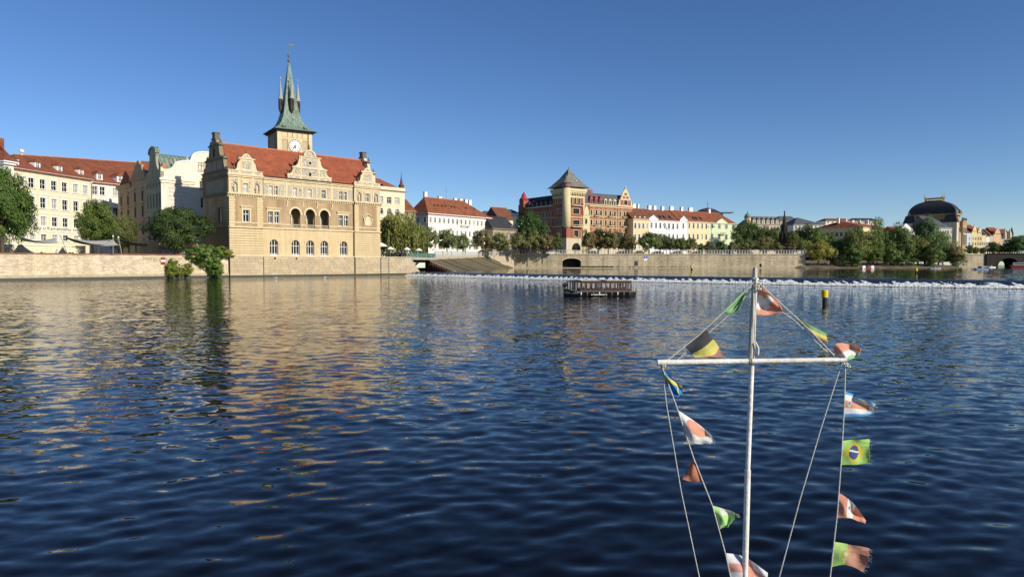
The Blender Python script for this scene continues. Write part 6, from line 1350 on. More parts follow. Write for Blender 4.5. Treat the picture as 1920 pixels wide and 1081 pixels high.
def trunk_proto(kind, seed):
    R = random.Random(seed); mb = MB(); top = {'broad': .62, 'young': .6, 'tall': .8, 'bush': .35, 'willow': .6}[kind]
    b0 = {'broad': .030, 'young': .026, 'tall': .022, 'bush': .012, 'willow': .04}[kind]
    pts = [Vector((0, 0, -.02)), Vector((R.uniform(-.01, .01), R.uniform(-.01, .01), top * .35)), Vector((R.uniform(-.03, .03), R.uniform(-.03, .03), top * .7)), Vector((R.uniform(-.04, .04), R.uniform(-.04, .04), top))]
    mb.tube(pts, [b0 * 1.25, b0, b0 * .7, b0 * .3], 6)
    for k in range(7):
        a = k * 2.4 + R.uniform(-.4, .4); z = top * R.uniform(.35, .85); s = pts[1].lerp(pts[3], (z / top - .35) / .65); l = R.uniform(.18, .33)
        e = s + Vector((math.cos(a) * l, math.sin(a) * l, l * R.uniform(.4, .9))); mb.tube([s, s.lerp(e, .5) + Vector((0, 0, .02)), e], [b0 * .5, b0 * .32, b0 * .1], 5)
    return mb.mesh('trunk', m_bark, True)
PROTO = {}
for kind, n, spec in (('broad', 3, (110, 110, .019)), ('broad_near', 3, (150, 190, .0150)), ('young', 4, (80, 70, .027)), ('tall', 2, (80, 90, .016)), ('bush', 3, (55, 75, .026)), ('bush_near', 3, (70, 110, .026)), ('willow', 1, (110, 80, .016))):
    for i in range(n): PROTO[kind, i] = (crown_proto(kind.split('_')[0], 100 + i * 7 + len(kind), *spec), trunk_proto(kind.split('_')[0], i + 3))
_tc = 0
def tree(name, label, pos, h, r, kind, col, group=None, var=None, cat='tree', rz=None, trunk=True):
    global _tc; _tc += 1; n = len([k for k in PROTO if k[0] == kind]); cm, tm = PROTO[kind, (var if var is not None else _tc) % n]
    t = thing(name, label, cat, pos, rz if rz is not None else _tc * 1.3, group)
    j = random.Random(_tc)
    h *= 1.1 if 'island' in name else 1.0; r *= 1.12 if 'island' in name else 1.0; c = link('crown', cm, t, scale=(2 * r, 2 * r, h)); kf = 1.3 if 'island' in name else 1.1 if 'park' in name else 1.0; kr = 1.2 if kf > 1 else 1.1; kf *= 1.15 if name != 'lime_tree' else .92; c.color = (kf * kr * col[0] * j.uniform(.88, 1.12), kf * col[1] * j.uniform(.92, 1.08), kf * col[2] * j.uniform(.85, 1.15), 1)
    if trunk: link('trunk', tm, t, scale=(min(2 * r, h), min(2 * r, h), h))
    return t
GR, DG, OL, YG, BR, WG = (.085, .140, .028), (.058, .105, .024), (.120, .145, .045), (.150, .200, .028), (.135, .135, .050), (.150, .175, .036)
def tpx(px, ytop, ybase_z, Y): p = at(px, ytop, Y); return (p.x, p.y, ybase_z), p.z - ybase_z
def treepx(name, label, px, ytop, wpx, Y, z0, kind, col, group=None, **kw):
    pos, h = tpx(px, ytop, z0, Y); return tree(name, label, pos, h, wpx / 2 / F * Y, kind, col, group, **kw)
# left bank
treepx('lime_tree', 'big leafy tree at the far left edge in front of the palace', 0, 302, 112, 128, 4.2, 'broad_near', (.080, .135, .022), 'left bank trees', var=0)
treepx('lime_tree', 'slim pointed tree standing before the palace wing', 181, 368, 62, 150, 4.2, 'broad_near', GR, 'left bank trees', var=1)
treepx('lime_tree', 'lower olive green tree right of the slim pointed tree', 222, 398, 62, 154, 4.2, 'broad_near', OL, 'left bank trees', var=2)
treepx('lime_tree', 'big round dark green tree in front of the white gabled house', 329, 383, 116, 147, 4.2, 'broad_near', DG, 'left bank trees', var=0)
def wallpos(px, off, z): u = uw(px); return (o0[0] + u * math.cos(WA) + off * math.sin(WA), o0[1] + u * math.sin(WA) - off * math.cos(WA), z)
tree('wall_shrub', 'dark green shrub spilling over the wall beside the museum corner', wallpos(390, .2, 2.0), 5.4, 3.0, 'bush_near', (.085, .165, .028), 'wall shrubs', 0, 'shrub')
tree('wall_shrub', 'hanging green shrub reaching the water near the museum', wallpos(399, 1.0, .1), 4.4, 2.1, 'bush_near', (.085, .165, .026), 'wall shrubs', 1, 'shrub')
tree('wall_shrub', 'pale yellow green plant climbing right at the museum corner', wallpos(418, .3, 4.2), 2.8, 1.9, 'bush_near', YG, 'wall shrubs', 2, 'shrub')
tree('wall_shrub', 'dark shrub on the wall top under the round tree', wallpos(366, .3, 3.4), 3.4, 2.8, 'bush_near', (.07, .13, .024), 'wall shrubs', 0, 'shrub')
tree('wall_shrub', 'light green shrub growing at the wall foot beside the sign', wallpos(320, .7, .25), 3.9, 1.75, 'bush_near', (.12, .17, .022), 'wall shrubs', 1, 'shrub')
tree('wall_shrub', 'small yellowish shrub at the wall foot right of the light one', wallpos(347, .7, .3), 3.0, 1.4, 'bush_near', YG, 'wall shrubs', 2, 'shrub')
# right bank promenade
treepx('willow_tree', 'large weeping willow on the terrace right of the museum', 748, 393, 92, 205, 4.8, 'willow', WG)
pt = [(800, 423, 46, 232), (838, 428, 46, 243), (868, 437, 32, 250), (905, 429, 46, 266), (938, 435, 48, 278)]
wd = ['first', 'second', 'third', 'fourth', 'fifth', 'sixth', 'seventh', 'eighth', 'ninth', 'tenth', 'eleventh', 'twelfth']
for i, (px, yt_, w, Y) in enumerate(pt): treepx('promenade_tree', f'small olive promenade tree in front of the white hotel, {wd[i]} from the willow', px, yt_, w, Y, 6.2, 'young', OL, 'promenade trees')
pt = [(972, 433, 44, 300, BR), (994, 393, 66, 322, (.045, .095, .02)), (1003, 432, 36, 305, OL), (1024, 436, 28, 306, BR), (1043, 436, 26, 308, (.10, .12, .03))]
lb = ['brownish tree left of the tall green tree by the red palace', 'tall bright green tree before the shaded wing of the red palace', 'olive tree below the tall green tree by the red palace', 'brown tinged tree just left of the round palace corner', 'yellow green tree against the dark arch of the palace tower']
for (px, yt_, w, Y, c), l in zip(pt, lb): treepx('promenade_tree', l, px, yt_, w, Y, 7.2, 'young' if Y < 320 else 'broad', c, 'promenade trees')
pt = [(1104, 430, 34, 314), (1122, 427, 36, 320), (1141, 430, 40, 316), (1160, 433, 34, 320), (1178, 436, 34, 318)]
for i, (px, yt_, w, Y) in enumerate(pt): treepx('promenade_tree', f'olive tree before the right wing of the red palace, {wd[i]} from its tower', px, yt_, w, Y, 7.2, 'young', (.075, .088, .032) if i % 2 else BR, 'promenade trees')
pt = [(1217, 434, 50, 317), (1238, 437, 36, 322), (1257, 442, 28, 320), (1276, 444, 38, 320), (1296, 445, 28, 322), (1314, 455, 13, 322), (1331, 452, 26, 322), (1352, 449, 24, 324), (1373, 452, 18, 322)]
for i, (px, yt_, w, Y) in enumerate(pt): treepx('promenade_tree', f'small tree before the painted quay houses, {wd[i]} from the apricot house', px, yt_, w, Y, 7.2, 'young', (GR, OL, OL, GR, BR, DG, BR, GR, BR)[i], 'promenade trees')
# park behind the quay
pt = [(1398, 412, 62, 390, DG), (1432, 426, 50, 395, DG), (1456, 424, 44, 392, GR), (1496, 427, 44, 385, DG), (1520, 421, 62, 380, DG), (1546, 435, 44, 378, DG), (1488, 432, 30, 372, GR)]
for i, (px, yt_, w, Y, c) in enumerate(pt): treepx('park_tree', f'large dark park tree behind the quay, {wd[i]} right of the green house', px, yt_, w, Y, 7.2, 'broad', c, 'park trees')
pt = [(1383, 455, 22, 330), (1402, 447, 34, 332), (1425, 447, 34, 332), (1438, 442, 30, 336), (1457, 454, 24, 330), (1481, 455, 26, 330), (1503, 452, 26, 332), (1512, 448, 26, 336), (1564, 449, 26, 345)]
for i, (px, yt_, w, Y) in enumerate(pt): treepx('quay_tree', f'low brownish tree along the quay railing, {wd[i]} right of the green house', px, yt_, w, Y, 7.2, 'young', (BR, OL, BR, OL, BR, BR, OL, YG, (.08, .13, .03))[i], 'quay trees')
# island
pt = [(1535, 455, 44, 318, (.15, .20, .03), 'broad', 'bright yellow green bush tree at the left end of the island'), (1560, 462, 24, 320, OL, 'bush', 'small olive bush right of the bright island tree'),
      (1606, 432, 62, 322, GR, 'broad', 'wide green island tree leaning over the water'), (1596, 455, 40, 316, (.05, .09, .02), 'bush', 'low bush at the island waterline under the wide tree'), (1629, 444, 34, 326, OL, 'broad', 'yellowish island tree left of the tall poplar'),
      (1646, 410, 30, 322, (.10, .155, .04), 'tall', 'tall pale poplar on the island'), (1686, 428, 54, 325, (.055, .11, .024), 'broad', 'dark green island tree right of the poplar'), (1672, 462, 34, 318, GR, 'bush', 'leafy bush below the dark island tree'),
      (1714, 446, 46, 328, OL, 'broad', 'olive island tree in the middle of the grove'), (1736, 416, 58, 335, (.045, .095, .028), 'broad', 'tallest dark tree of the island in front of the theatre'), (1746, 447, 40, 324, (.065, .125, .025), 'tall', 'upright tree before the tallest dark island tree'),
      (1769, 436, 40, 328, (.09, .16, .03), 'tall', 'light green tree at the right side of the island grove'), (1787, 461, 44, 322, BR, 'broad', 'rounded brown green bush tree at the right tip of the island'), (1752, 478, 30, 317, GR, 'bush', 'low bush at the waterline right of the grove'), (1700, 480, 36, 316, DG, 'bush', 'dark waterline bush in the middle of the island'), (1798, 474, 30, 318, OL, 'bush', 'low olive bush at the island tip')]
for px, yt_, w, Y, c, k, l in pt: treepx('island_tree' if k != 'bush' else 'island_bush', l, px, yt_, w, Y, 1.6, k, c, 'island trees', cat='tree' if k != 'bush' else 'shrub')
pt = [(1575, 452, 44, 330), (1660, 448, 42, 334), (1700, 440, 46, 338), (1722, 452, 40, 326), (1640, 462, 40, 320), (1760, 455, 44, 322)]
for i, (px, yt_, w, Y) in enumerate(pt): treepx('island_tree', f'leafy tree inside the dense island grove, {wd[i]} of six counted from the quay', px, yt_, w, Y, 1.6, 'broad', (DG, GR, DG, OL, GR, DG)[i], 'island trees')
pt = [(1818, 458, 16, 470), (1829, 462, 16, 470), (1844, 463, 16, 470), (1863, 452, 22, 440), (1874, 458, 18, 450), (1888, 460, 22, 440), (1908, 441, 44, 440), (1930, 436, 44, 450), (1895, 452, 26, 446)]
for i, (px, yt_, w, Y) in enumerate(pt): treepx('embankment_tree', f'dark tree by the bridge, {wd[i]} right of the theatre', px, yt_, w, Y, 8.5, 'broad', DG if i > 2 else GR, 'trees by the bridge')
# grass tufts along the quay foot
R = np.random.default_rng(8); n = 500; uu = R.uniform(QF.u(1090), QF.u(1300), n) ; uu = np.where(R.random(n) < .6, R.uniform(QF.u(1090), QF.u(1150), n), uu)
C = np.stack([Q0.x + uu * math.cos(QA), Q0.y - .45 + uu * math.sin(QA), 1.3 + R.uniform(0, .5, n)], 1)
g_ = link('quay_foot_grass', leaf_mesh('quay_foot_grass', C, .3, R.random(n), R)); g_.color = (.08, .12, .03, 1); stuff(g_)
# ------------------------------------------------------------------ people (one continuous skinned body each)
def skin_body(name, verts, edges, radii, root=0, sub=1):
    me = bpy.data.meshes.new(name); me.from_pydata(verts, edges, []); o = bpy.data.objects.new('tmp', me); COL.objects.link(o)
    md = o.modifiers.new('s', 'SKIN'); sv = me.skin_vertices[0].data
    for i, r in enumerate(radii): sv[i].radius = (r, r) if not isinstance(r, tuple) else r
    sv[root].use_root = True
    if sub: o.modifiers.new('u', 'SUBSURF').levels = sub
    bpy.context.view_layer.update(); me2 = bpy.data.meshes.new_from_object(o.evaluated_get(bpy.context.evaluated_depsgraph_get())); bpy.data.objects.remove(o); me2.name = name
    me2.polygons.foreach_set('use_smooth', [True] * len(me2.polygons)); return me2
def body_mesh(pose, shirt, legs, hair):
    if pose == 'stand':
        V = [(0,0,.95),(0,0,1.2),(0,0,1.42),(0,0,1.52),(0,-.01,1.62),(0,0,1.74), (-.1,0,.88),(-.11,-.02,.5),(-.12,.02,.08),(-.12,-.12,.04), (.1,0,.88),(.11,.05,.5),(.12,.12,.1),(.12,.0,.04), (-.2,0,1.4),(-.26,.02,1.15),(-.25,-.08,.92), (.2,0,1.4),(.26,.0,1.15),(.25,-.1,.93)]
        E_ = [(0,1),(1,2),(2,3),(3,4),(4,5),(0,6),(6,7),(7,8),(8,9),(0,10),(10,11),(11,12),(12,13),(2,14),(14,15),(15,16),(2,17),(17,18),(18,19)]
        Rr = [.15,.14,.15,.055,.095,.07,.09,.065,.045,.04,.09,.065,.045,.04,.065,.045,.035,.065,.045,.035]
    else:
        V = [(0,0,.5),(0,.05,.75),(0,.04,.98),(0,.03,1.08),(0,0,1.18),(0,0,1.3), (-.1,-.05,.48),(-.12,-.45,.48),(-.12,-.45,.1), (.1,-.05,.48),(.12,-.45,.48),(.12,-.45,.1), (-.2,.03,.95),(-.25,-.02,.7),(-.15,-.28,.62), (.2,.03,.95),(.25,-.02,.7),(.15,-.28,.62)]
        E_ = [(0,1),(1,2),(2,3),(3,4),(4,5),(0,6),(6,7),(7,8),(0,9),(9,10),(10,11),(2,12),(12,13),(13,14),(2,15),(15,16),(16,17)]
        Rr = [.15,.14,.15,.055,.095,.07,.09,.07,.045,.09,.07,.045,.065,.045,.035,.065,.045,.035]
    me = skin_body('person', V, E_, Rr); me.materials.clear()
    for m in (shirt, legs, m_skin, hair): me.materials.append(m)
    for p in me.polygons:
        x, y, z = p.center; hz_ = 1.5 if pose == 'stand' else 1.06; wz_ = .95 if pose == 'stand' else .56
        if z > hz_: p.material_index = 3 if (z > hz_ + .17 or y > .03) else 2
        elif abs(x) > .18 and z < (1.1 if pose == 'stand' else .7): p.material_index = 2
        else: p.material_index = 0 if z > wz_ else 1
    return me
m_hair = mat('brown_hair', (.05, .03, .02)); m_hair2 = mat('fair_hair', (.30, .2, .1))
CL = {n: mat(n + '_cloth', c) for n, c in dict(white=(.72, .70, .66), black=(.02, .02, .022), navy=(.03, .04, .10), red=(.42, .05, .05), pink=(.6, .3, .3), blue=(.12, .22, .45), beige=(.45, .36, .24), grey=(.25, .25, .26), green=(.1, .2, .1)).items()}
PM = {}
def person(pos, shirt, legs, pose, label, rz=0, group=None, sc=1.0, hair=None):
    k = (pose, shirt, legs, hair is not None)
    if k not in PM: PM[k] = body_mesh(pose, CL[shirt], CL[legs], hair or m_hair)
    o = link('person', PM[k], None, pos, rz, (sc, sc, sc)); return tag(o, label, 'person', group)
# ------------------------------------------------------------------ excursion boat
BY = ground_y(554.5); bc = at(1124, 494, BY); mpp = BY / F
bt = thing('excursion_boat', 'dark wooden excursion boat with long canopy gliding below the weir', 'boat', (bc.x, bc.y, 0), math.radians(4))
m_hull = mat('black_hull_paint', (.018, .018, .018), (.03, .028, .026), rough=.3, spec=.5, coat=.3); m_wood = mat('dark_reddish_wood', (.105, .045, .028), (.065, .03, .02), scale=3, rough=.35, spec=.5, stretch=(.3, 3, 3)); m_hull2 = mat('grey_green_hull_trim', (.16, .17, .15), (.10, .11, .10), scale=2)
x0, x1 = -68 * mpp, 66 * mpp; L_ = x1 - x0; hw = 1.05
st = np.linspace(0, 1, 22); mb = MB(); rings = []
for t in st:
    x = x0 + L_ * t; w = hw * (1 - (1 - min(1, t / .22)) ** 2 * .72) * (1 - max(0, (t - .9)) * 2.5); sh = .44 + .28 * max(0, 1 - t / .2) ** 1.5
    rings.append([(x, -w, sh), (x, -w * .94, .2), (x + (.1 if t == 0 else 0), -w * .8, -.15), (x, w * .8, -.15), (x, w * .94, .2), (x, w, sh)])
for a, b in zip(rings, rings[1:]):
    for k in range(5): mb.poly([a[k], b[k], b[k + 1], a[k + 1]])
mb.poly(rings[0]); mb.poly(list(reversed(rings[-1]))); mb.build('hull', m_hull, bt)
mb = MB(); 
for a, b in zip(rings, rings[1:]): mb.poly([(*a[0][:2], a[0][2] - .12), (*b[0][:2], b[0][2] - .12), (*b[5][:2], b[5][2] - .12), (*a[5][:2], a[5][2] - .12)])
mb.build('deck', m_wood, bt)
for s in (0, 5):
    mb = MB(); mb.tube([(r[s][0], r[s][1] * 1.01, r[s][2]) for r in rings], .045, 5); mb.build('gunwale', m_hull2, bt)
mb = MB(); mb.box(x0 + L_ * .36, x0 + L_ * .58, -hw - .09, -hw - .03, .14, .20); mb.build('rubbing_strake', m_white, bt)
for k in range(9):
    x = x0 + L_ * (.22 + .085 * k); mb = MB(); mb.tube([(x, -hw - .07, .12), (x, -hw - .09, .3), (x, -hw - .07, .42)], [.03, .07, .03], 6); mb.build('fender', m_hull2 if k % 3 else m_white, bt)
P_ = lambda px: (px - 1124) * mpp
c0, c1 = P_(1085), P_(1180); zr0, zr1 = 1.30, 1.40
mb = MB(); mb.box(c0, c1, -hw + .02, hw - .02, zr0, zr1); mb.box(c0 - .05, c1 + .08, -hw - .04, hw + .04, zr1, zr1 + .03); mb.build('canopy_roof', m_wood, bt)
mb = MB(); mb.box(c0, P_(1122), -hw - .05, hw - .2, zr1 + .03, zr1 + .07); mb.build('pale_roof_cover', m_stonew, bt); mb = MB(); mb.box(P_(1128), c1, -hw - .05, hw - .2, zr1 + .03, zr1 + .06); mb.build('pale_roof_cover', m_stonew, bt)
mb = MB(); mb.ext([(P_(1064), zr0 + .02), (P_(1066), zr1), (P_(1071), zr1 + .08), (P_(1084.5), zr1 + .1), (P_(1084.5), zr0)], -hw * .92, hw * .92, 'y'); mb.build('wheelhouse_roof', m_hull, bt)
mb = MB(); mb.box(P_(1122), P_(1133), -hw - .06, hw - .1, zr1 + .02, zr1 + .1); mb.build('roof_hatch', m_hull, bt)
for px in (1085.5, 1094, 1103, 1113, 1119.5, 1123, 1132, 1140, 1149.5, 1158, 1163.5, 1169, 1174, 1179.5):
    for s in (-1, 1): mb = MB(); mb.box(P_(px) - .045, P_(px) + .045, s * (hw - .1) - .04, s * (hw - .1) + .04, .4, zr0); mb.build('canopy_post', m_wood, bt)
for px in (1066.5, 1071, 1075.5, 1079):
    for s in (-1, 1): mb = MB(); mb.box(P_(px) - .05, P_(px) + .05, s * .85 - .04, s * .85 + .04, .5, zr0 + .05); mb.build('wheelhouse_post', m_hull, bt)
for s in (-1, 1): mb = MB(); mb.box(c0, c1, s * (hw - .06) - .03, s * (hw - .06) + .03, .38, .64); mb.box(c0, c1, s * (hw - .06) - .05, s * (hw - .06) + .05, .64, .69); mb.box(c0, c1, s * (hw - .06) - .03, s * (hw - .06) + .03, zr0 - .1, zr0); mb.build('side_panel', m_wood, bt)
mb = MB(); mb.tube([(P_(1190.5), 0, .4), (P_(1191.5), 0, 1.42)], .03, 6); mb.build('stern_flagpole', m_white, bt)
mb = MB(); mb.tube([(P_(1181), -.9, .4), (P_(1181), -.9, .9), (P_(1189), -.7, .85), (P_(1189), -.7, .4)], .025, 5); mb.build('stern_rail', m_grey, bt)
mb = MB(); mb.lathe([(.02, -.06), (.2, -.05), (.24, 0), (.2, .05), (.02, .06)], n=12); o = mb.build('bow_bumper', m_hull, bt, loc=(P_(1057.5), -.35, 1.02)); o.rotation_euler = (PI / 2, 0, 0)
mb = MB(); mb.tube([(P_(1059), -.3, .65), (P_(1058), -.33, .85), (P_(1061), -.2, 1.45)], .03, 5); mb.build('bow_post', m_hull, bt)
ta = math.atan2(-(rings[4][0][1] - rings[0][0][1]) * -1, rings[4][0][0] - rings[0][0][0])
tm = text_mesh('VODOUCH', .26, m_white, ext=.004, xscale=1.0); p = Vector(rings[0][0]); q = Vector(rings[4][0]); dirv = (q - p)
o = link('lettering', tm, bt, (p.x + .14, p.y + dirv.y / dirv.x * .14 - .09, .27), math.atan2(dirv.y, dirv.x)); 
cols = ['white', 'pink', 'black', 'white', 'navy', 'black', 'red', 'white', 'beige', 'navy', 'black', 'grey']
for i, px in enumerate((1076, 1090, 1095, 1100, 1108, 1117, 1126, 1130, 1138, 1143, 1154, 1171)):
    ww = at(px, 494, BY - .35 if i % 2 else BY + .35)
    person((ww.x, ww.y, .30 - .24), cols[i], 'navy' if i % 2 else 'black', 'sit', f'boat passenger in {cols[i]} top, {wd[i]} from the bow', PI * .1 * (i % 3), 'boat passengers', .62, m_hair2 if i in (3, 7) else None)
mb = MB(); 
# ------------------------------------------------------------------ channel marks
m_yp = mat('yellow_paint', (.78, .56, .02), (.70, .48, .02), scale=3)
def mark(px, ytop, yb, w, lab, z=0.0):
    Y = ground_y(yb, z); p = at(px, 494, Y); k = Y / F; h = (yb - ytop) * k
    t = thing('channel_mark', lab, 'buoy', (p.x, p.y, z), 0, 'yellow channel marks')
    mb = MB(); mb.lathe([(w * k * .38, -.5), (w * k * .38, h * .55)], (0, 0), 10); mb.build('post', m_iron, t)
    mb = MB(); mb.lathe([(w * k * .5, h * .5), (w * k * .5, h * .96), (w * k * .42, h)], (0, 0), 14); mb.build('yellow_can', m_yp, t); return t
mark(1547.5, 543.5, 571, 11.5, 'yellow topped dark post in the water right of the mast'); mark(1718, 502.5, 513.0, 5, 'small yellow mark upstream of the weir at the right', .945); mark(1297, 498.5, 506.5, 4.4, 'tiny yellow mark upstream of the weir near the quay', .945)
# ------------------------------------------------------------------ pedal boats and launches beyond the weir
m_bl = mat('blue_plastic', (.16, .24, .36)); m_rd = mat('red_plastic', (.28, .05, .045))
def pedal(px, py, L, body, wheels, lab, rz=0.0, n=2):
    Y = ground_y(py, .945); p = at(px, 494, Y); t = thing('pedal_boat', lab, 'boat', (p.x, p.y, .945), rz, 'pedal boats')
    for s in (-1, 1): mb = MB(); mb.tube([(-L/2, s * .9, .25), (-L*.4, s * .9, .12), (L*.4, s * .9, .12), (L/2, s * .9, .3)], [.15, .35, .35, .12], 8); mb.build('float', body, t, True)
    mb = MB(); mb.box(-L*.35, L*.35, -.9, .9, .3, .42); mb.box(-.2, .1, -.8, .8, .42, 1.1); mb.build('seat_deck', body, t)
    if wheels:
        for x in (-L*.42, L*.42): mb = MB(); mb.lathe([(.35, -.1), (.75, -.1), (.75, .1), (.35, .1)], n=12); o = mb.build('wheel', m_white, t, loc=(x, -1.1, .6)); o.rotation_euler = (PI / 2, 0, 0)
    for i in range(n): person((p.x - .2 + .1 * i, p.y - .4 + .8 * i, 1.1), ('red', 'white', 'navy')[i % 3], 'black', 'sit', f'person seated in the {lab.split(" under")[0].split(" near")[0]}, {("front", "rear")[i]} place', PI / 2, 'pedal boat riders')
pedal(1625, 503.4, 4.4, m_rd, True, 'red pedal boat with white wheels near the island', .1); pedal(1752, 503.8, 4.4, m_grey, False, 'white pedal boat near the island tip', -.1); pedal(1838, 505.4, 4.8, m_bl, False, 'blue pedal boat in open water before the bridge', .15); pedal(1858, 501.6, 3.6, m_white, False, 'small white pedal boat near the bridge pier', 0, 1)
p = at(1915, 494, 350); rb = thing('red_launch', 'red and white launch at the right edge under the bridge', 'boat', (p.x, p.y, .945), -.4)
mb = MB(); mb.ext([(-5, 1.0), (-5.4, 1.3), (5, 1.3), (5.2, .3), (4, -.3), (-4, -.3)], -1.4, 1.4, 'y'); mb.build('hull', m_rd, rb); mb = MB(); mb.box(-3.5, 4, -1.2, 1.2, 1.3, 2.6); mb.build('cabin', m_white, rb); mb = MB(); mb.box(-3.2, 3.7, -1.24, -1.2, 1.7, 2.3); mb.build('cabin_windows', m_glassd, rb)
# gulls resting on the water
m_gull = mat('gull_white', (.55, .55, .54)); 
for px, py, lab in ((517, 521.5, 'white gull floating before the left museum arch'), (609, 520.5, 'white gull floating before the right museum arches')):
    Y = ground_y(py); p = at(px, 494, Y); mb = MB(); mb.tube([(-.35, 0, .12), (-.15, 0, .16), (.1, 0, .16), (.22, 0, .22), (.28, 0, .34), (.36, 0, .34)], [.03, .13, .13, .07, .07, .02], 7); o = mb.build('gull', m_gull, None, True, loc=(p.x, p.y, 0), rz=.4); tag(o, lab, 'bird', 'gulls on the water'); o.scale = (.8, .8, .8)
# ------------------------------------------------------------------ terrace furniture
def umbrella(px, py_top, w, Y, z0, lab, square=False):
    p = at(px, py_top, Y); t = thing('terrace_umbrella', lab, 'umbrella', (p.x, p.y, z0), .3, 'white terrace umbrellas'); h = p.z - z0; r = w / 2 / F * Y
    mb = MB(); mb.lathe([(r, h * .72), (r * 1.0, h * .76), (r * .5, h * .9), (.05, h)], (0, 0), 8 if not square else 4, rot=PI / 4 if square else 0); mb.build('canopy', m_umb, t); mb = MB(); mb.tube([(0, 0, 0), (0, 0, h * .95)], .06, 6); mb.build('pole', m_white, t)
umbrella(714, 454, 30, 196, 4.75, 'big white square umbrella right behind the museum edge', True); umbrella(732, 462, 15, 188, 4.75, 'white umbrella right of the big square one'); umbrella(763, 463, 14, 192, 4.75, 'pale umbrella in the middle of the terrace'); umbrella(785, 465, 14, 192, 4.75, 'small white umbrella above the green glass railing'); umbrella(816, 464.5, 14, 214, 5.2, 'pale umbrella under the promenade trees')
names = ['black', 'white', 'navy', 'grey', 'red', 'beige', 'blue', 'black', 'navy', 'white', 'pink', 'black']
for i in range(10):
    px = 717 + i * 5.4; p = at(px, 494, 184 + (i * 37 % 7)); person((p.x, p.y, 4.75), names[i], 'black', 'sit' if i % 3 else 'stand', f'guest in {names[i]} on the terrace right of the museum, {wd[i]} from it', i, 'terrace guests', 1.15)
def table_set(pos, rz, lab, group):
    t = thing('cafe_table', lab, 'table', pos, rz, group); mb = MB(); mb.box(-.45, .45, -.45, .45, .72, .77); mb.build('table_top', m_iron, t); mb = MB(); mb.tube([(0, 0, 0), (0, 0, .72)], .05, 6); mb.box(-.3, .3, -.3, .3, 0, .04); mb.build('pedestal', m_iron, t)
    for s in (-1, 1):
        c = thing('cafe_chair', f'black chair {"left" if s < 0 else "right"} of {lab}', 'chair', (pos[0] + s * .8 * math.cos(rz), pos[1] + s * .8 * math.sin(rz), pos[2]), rz + (0 if s > 0 else PI), group + ' chairs')
        mb = MB(); mb.box(-.22, .22, -.22, .22, .42, .47); mb.build('seat', m_iron, c); mb = MB(); mb.box(.18, .22, -.22, .22, .47, .95); mb.build('backrest', m_iron, c)
        for a in (-.19, .19):
            for b in (-.19, .19): mb = MB(); mb.box(a - .02, a + .02, b - .02, b + .02, 0, .42); mb.build('leg', m_iron, c)
for i in range(6):
    px = 720 + i * 8; p = at(px, 494, 183 + i * .4); table_set((p.x, p.y, 4.75), i * .7, f'{wd[i]} dark terrace table from the museum', 'terrace tables')
for i, px in enumerate((14, 42, 78, 105, 135, 152)):
    u = uw(px); q = (o0[0] + u * math.cos(WA) - 2.0 * math.sin(WA), o0[1] + u * math.sin(WA) + 2.0 * math.cos(WA), 4.15)
    table_set(q, WA + i, f'{wd[i]} garden table from left behind river wall', 'garden tables')
    if i in (3, 5): person((q[0] + .9, q[1] + .2, 4.15), 'white' if i == 3 else 'black', 'navy', 'sit', f'seated guest behind the river wall, {"left" if i == 3 else "right"} one', i, 'garden guests', 1.15)
# grey shade sails on poles
def sail(corners, material, lab):
    P = np.zeros((9, 9, 3))
    for i in range(9):
        for j in range(9):
            s, t = i / 8, j / 8; s2 = s + .10 * (s - .5) * 0; p = corners[0].lerp(corners[1], t).lerp(corners[3].lerp(corners[2], t), s); sag = .7 * math.sin(PI * s) * .5 + .5 * math.sin(PI * t) * .6
            P[i, j] = (p.x, p.y, p.z - sag)
    me = grid_mesh('shade_sail', P, [material]); o = link('shade_sail', me); md = o.modifiers.new('thickness', 'SOLIDIFY'); md.thickness = .03; return tag(o, lab, 'awning', 'shade sails over the garden')
sail([at(38, 443, 126), at(108, 456, 126), at(106, 446, 140), at(40, 450, 140)], m_sail, 'pale grey shade sail left of the leaning pole')
sail([at(122, 443, 128), at(196, 459, 132), at(150, 452, 146), at(130, 446, 146)], m_saild, 'charcoal shade sail right of the leaning pole')
sail([at(128, 447, 136), at(212, 449, 136), at(226, 459, 128), at(170, 457, 130)], m_sail, 'long pale shade sail in front of the slim tree')
sail([at(222, 447, 138), at(280, 457, 136), at(270, 459, 148), at(230, 452, 148)], m_saild, 'dark shade sail beside the lane houses')
for px0, y0_, px1, y1_, Y, lab in ((113, 441, 126, 474, 128, 'thin leaning sail pole behind the river wall'), (212, 444, 212, 474, 134, 'upright pole with white knob carrying the sails'), (222, 446, 228, 474, 138, 'dark slanting sail pole beside the upright pole')):
    a, b = at(px1, y1_, Y), at(px0, y0_, Y); t = thing('sail_pole', lab, 'pole', (a.x, a.y, 4.15), 0, 'sail poles'); d = b - a; mb = MB(); mb.tube([(0, 0, 0), (0, 0, a.z - 4.15), (d.x, d.y, b.z - 4.15)], .07, 6); mb.build('shaft', m_grey, t); mb = MB(); mb.lathe([(.05, b.z - 4.2), (.2, b.z - 4.0), (.05, b.z - 3.8)], (d.x, d.y), 6); mb.build('knob', m_white, t)
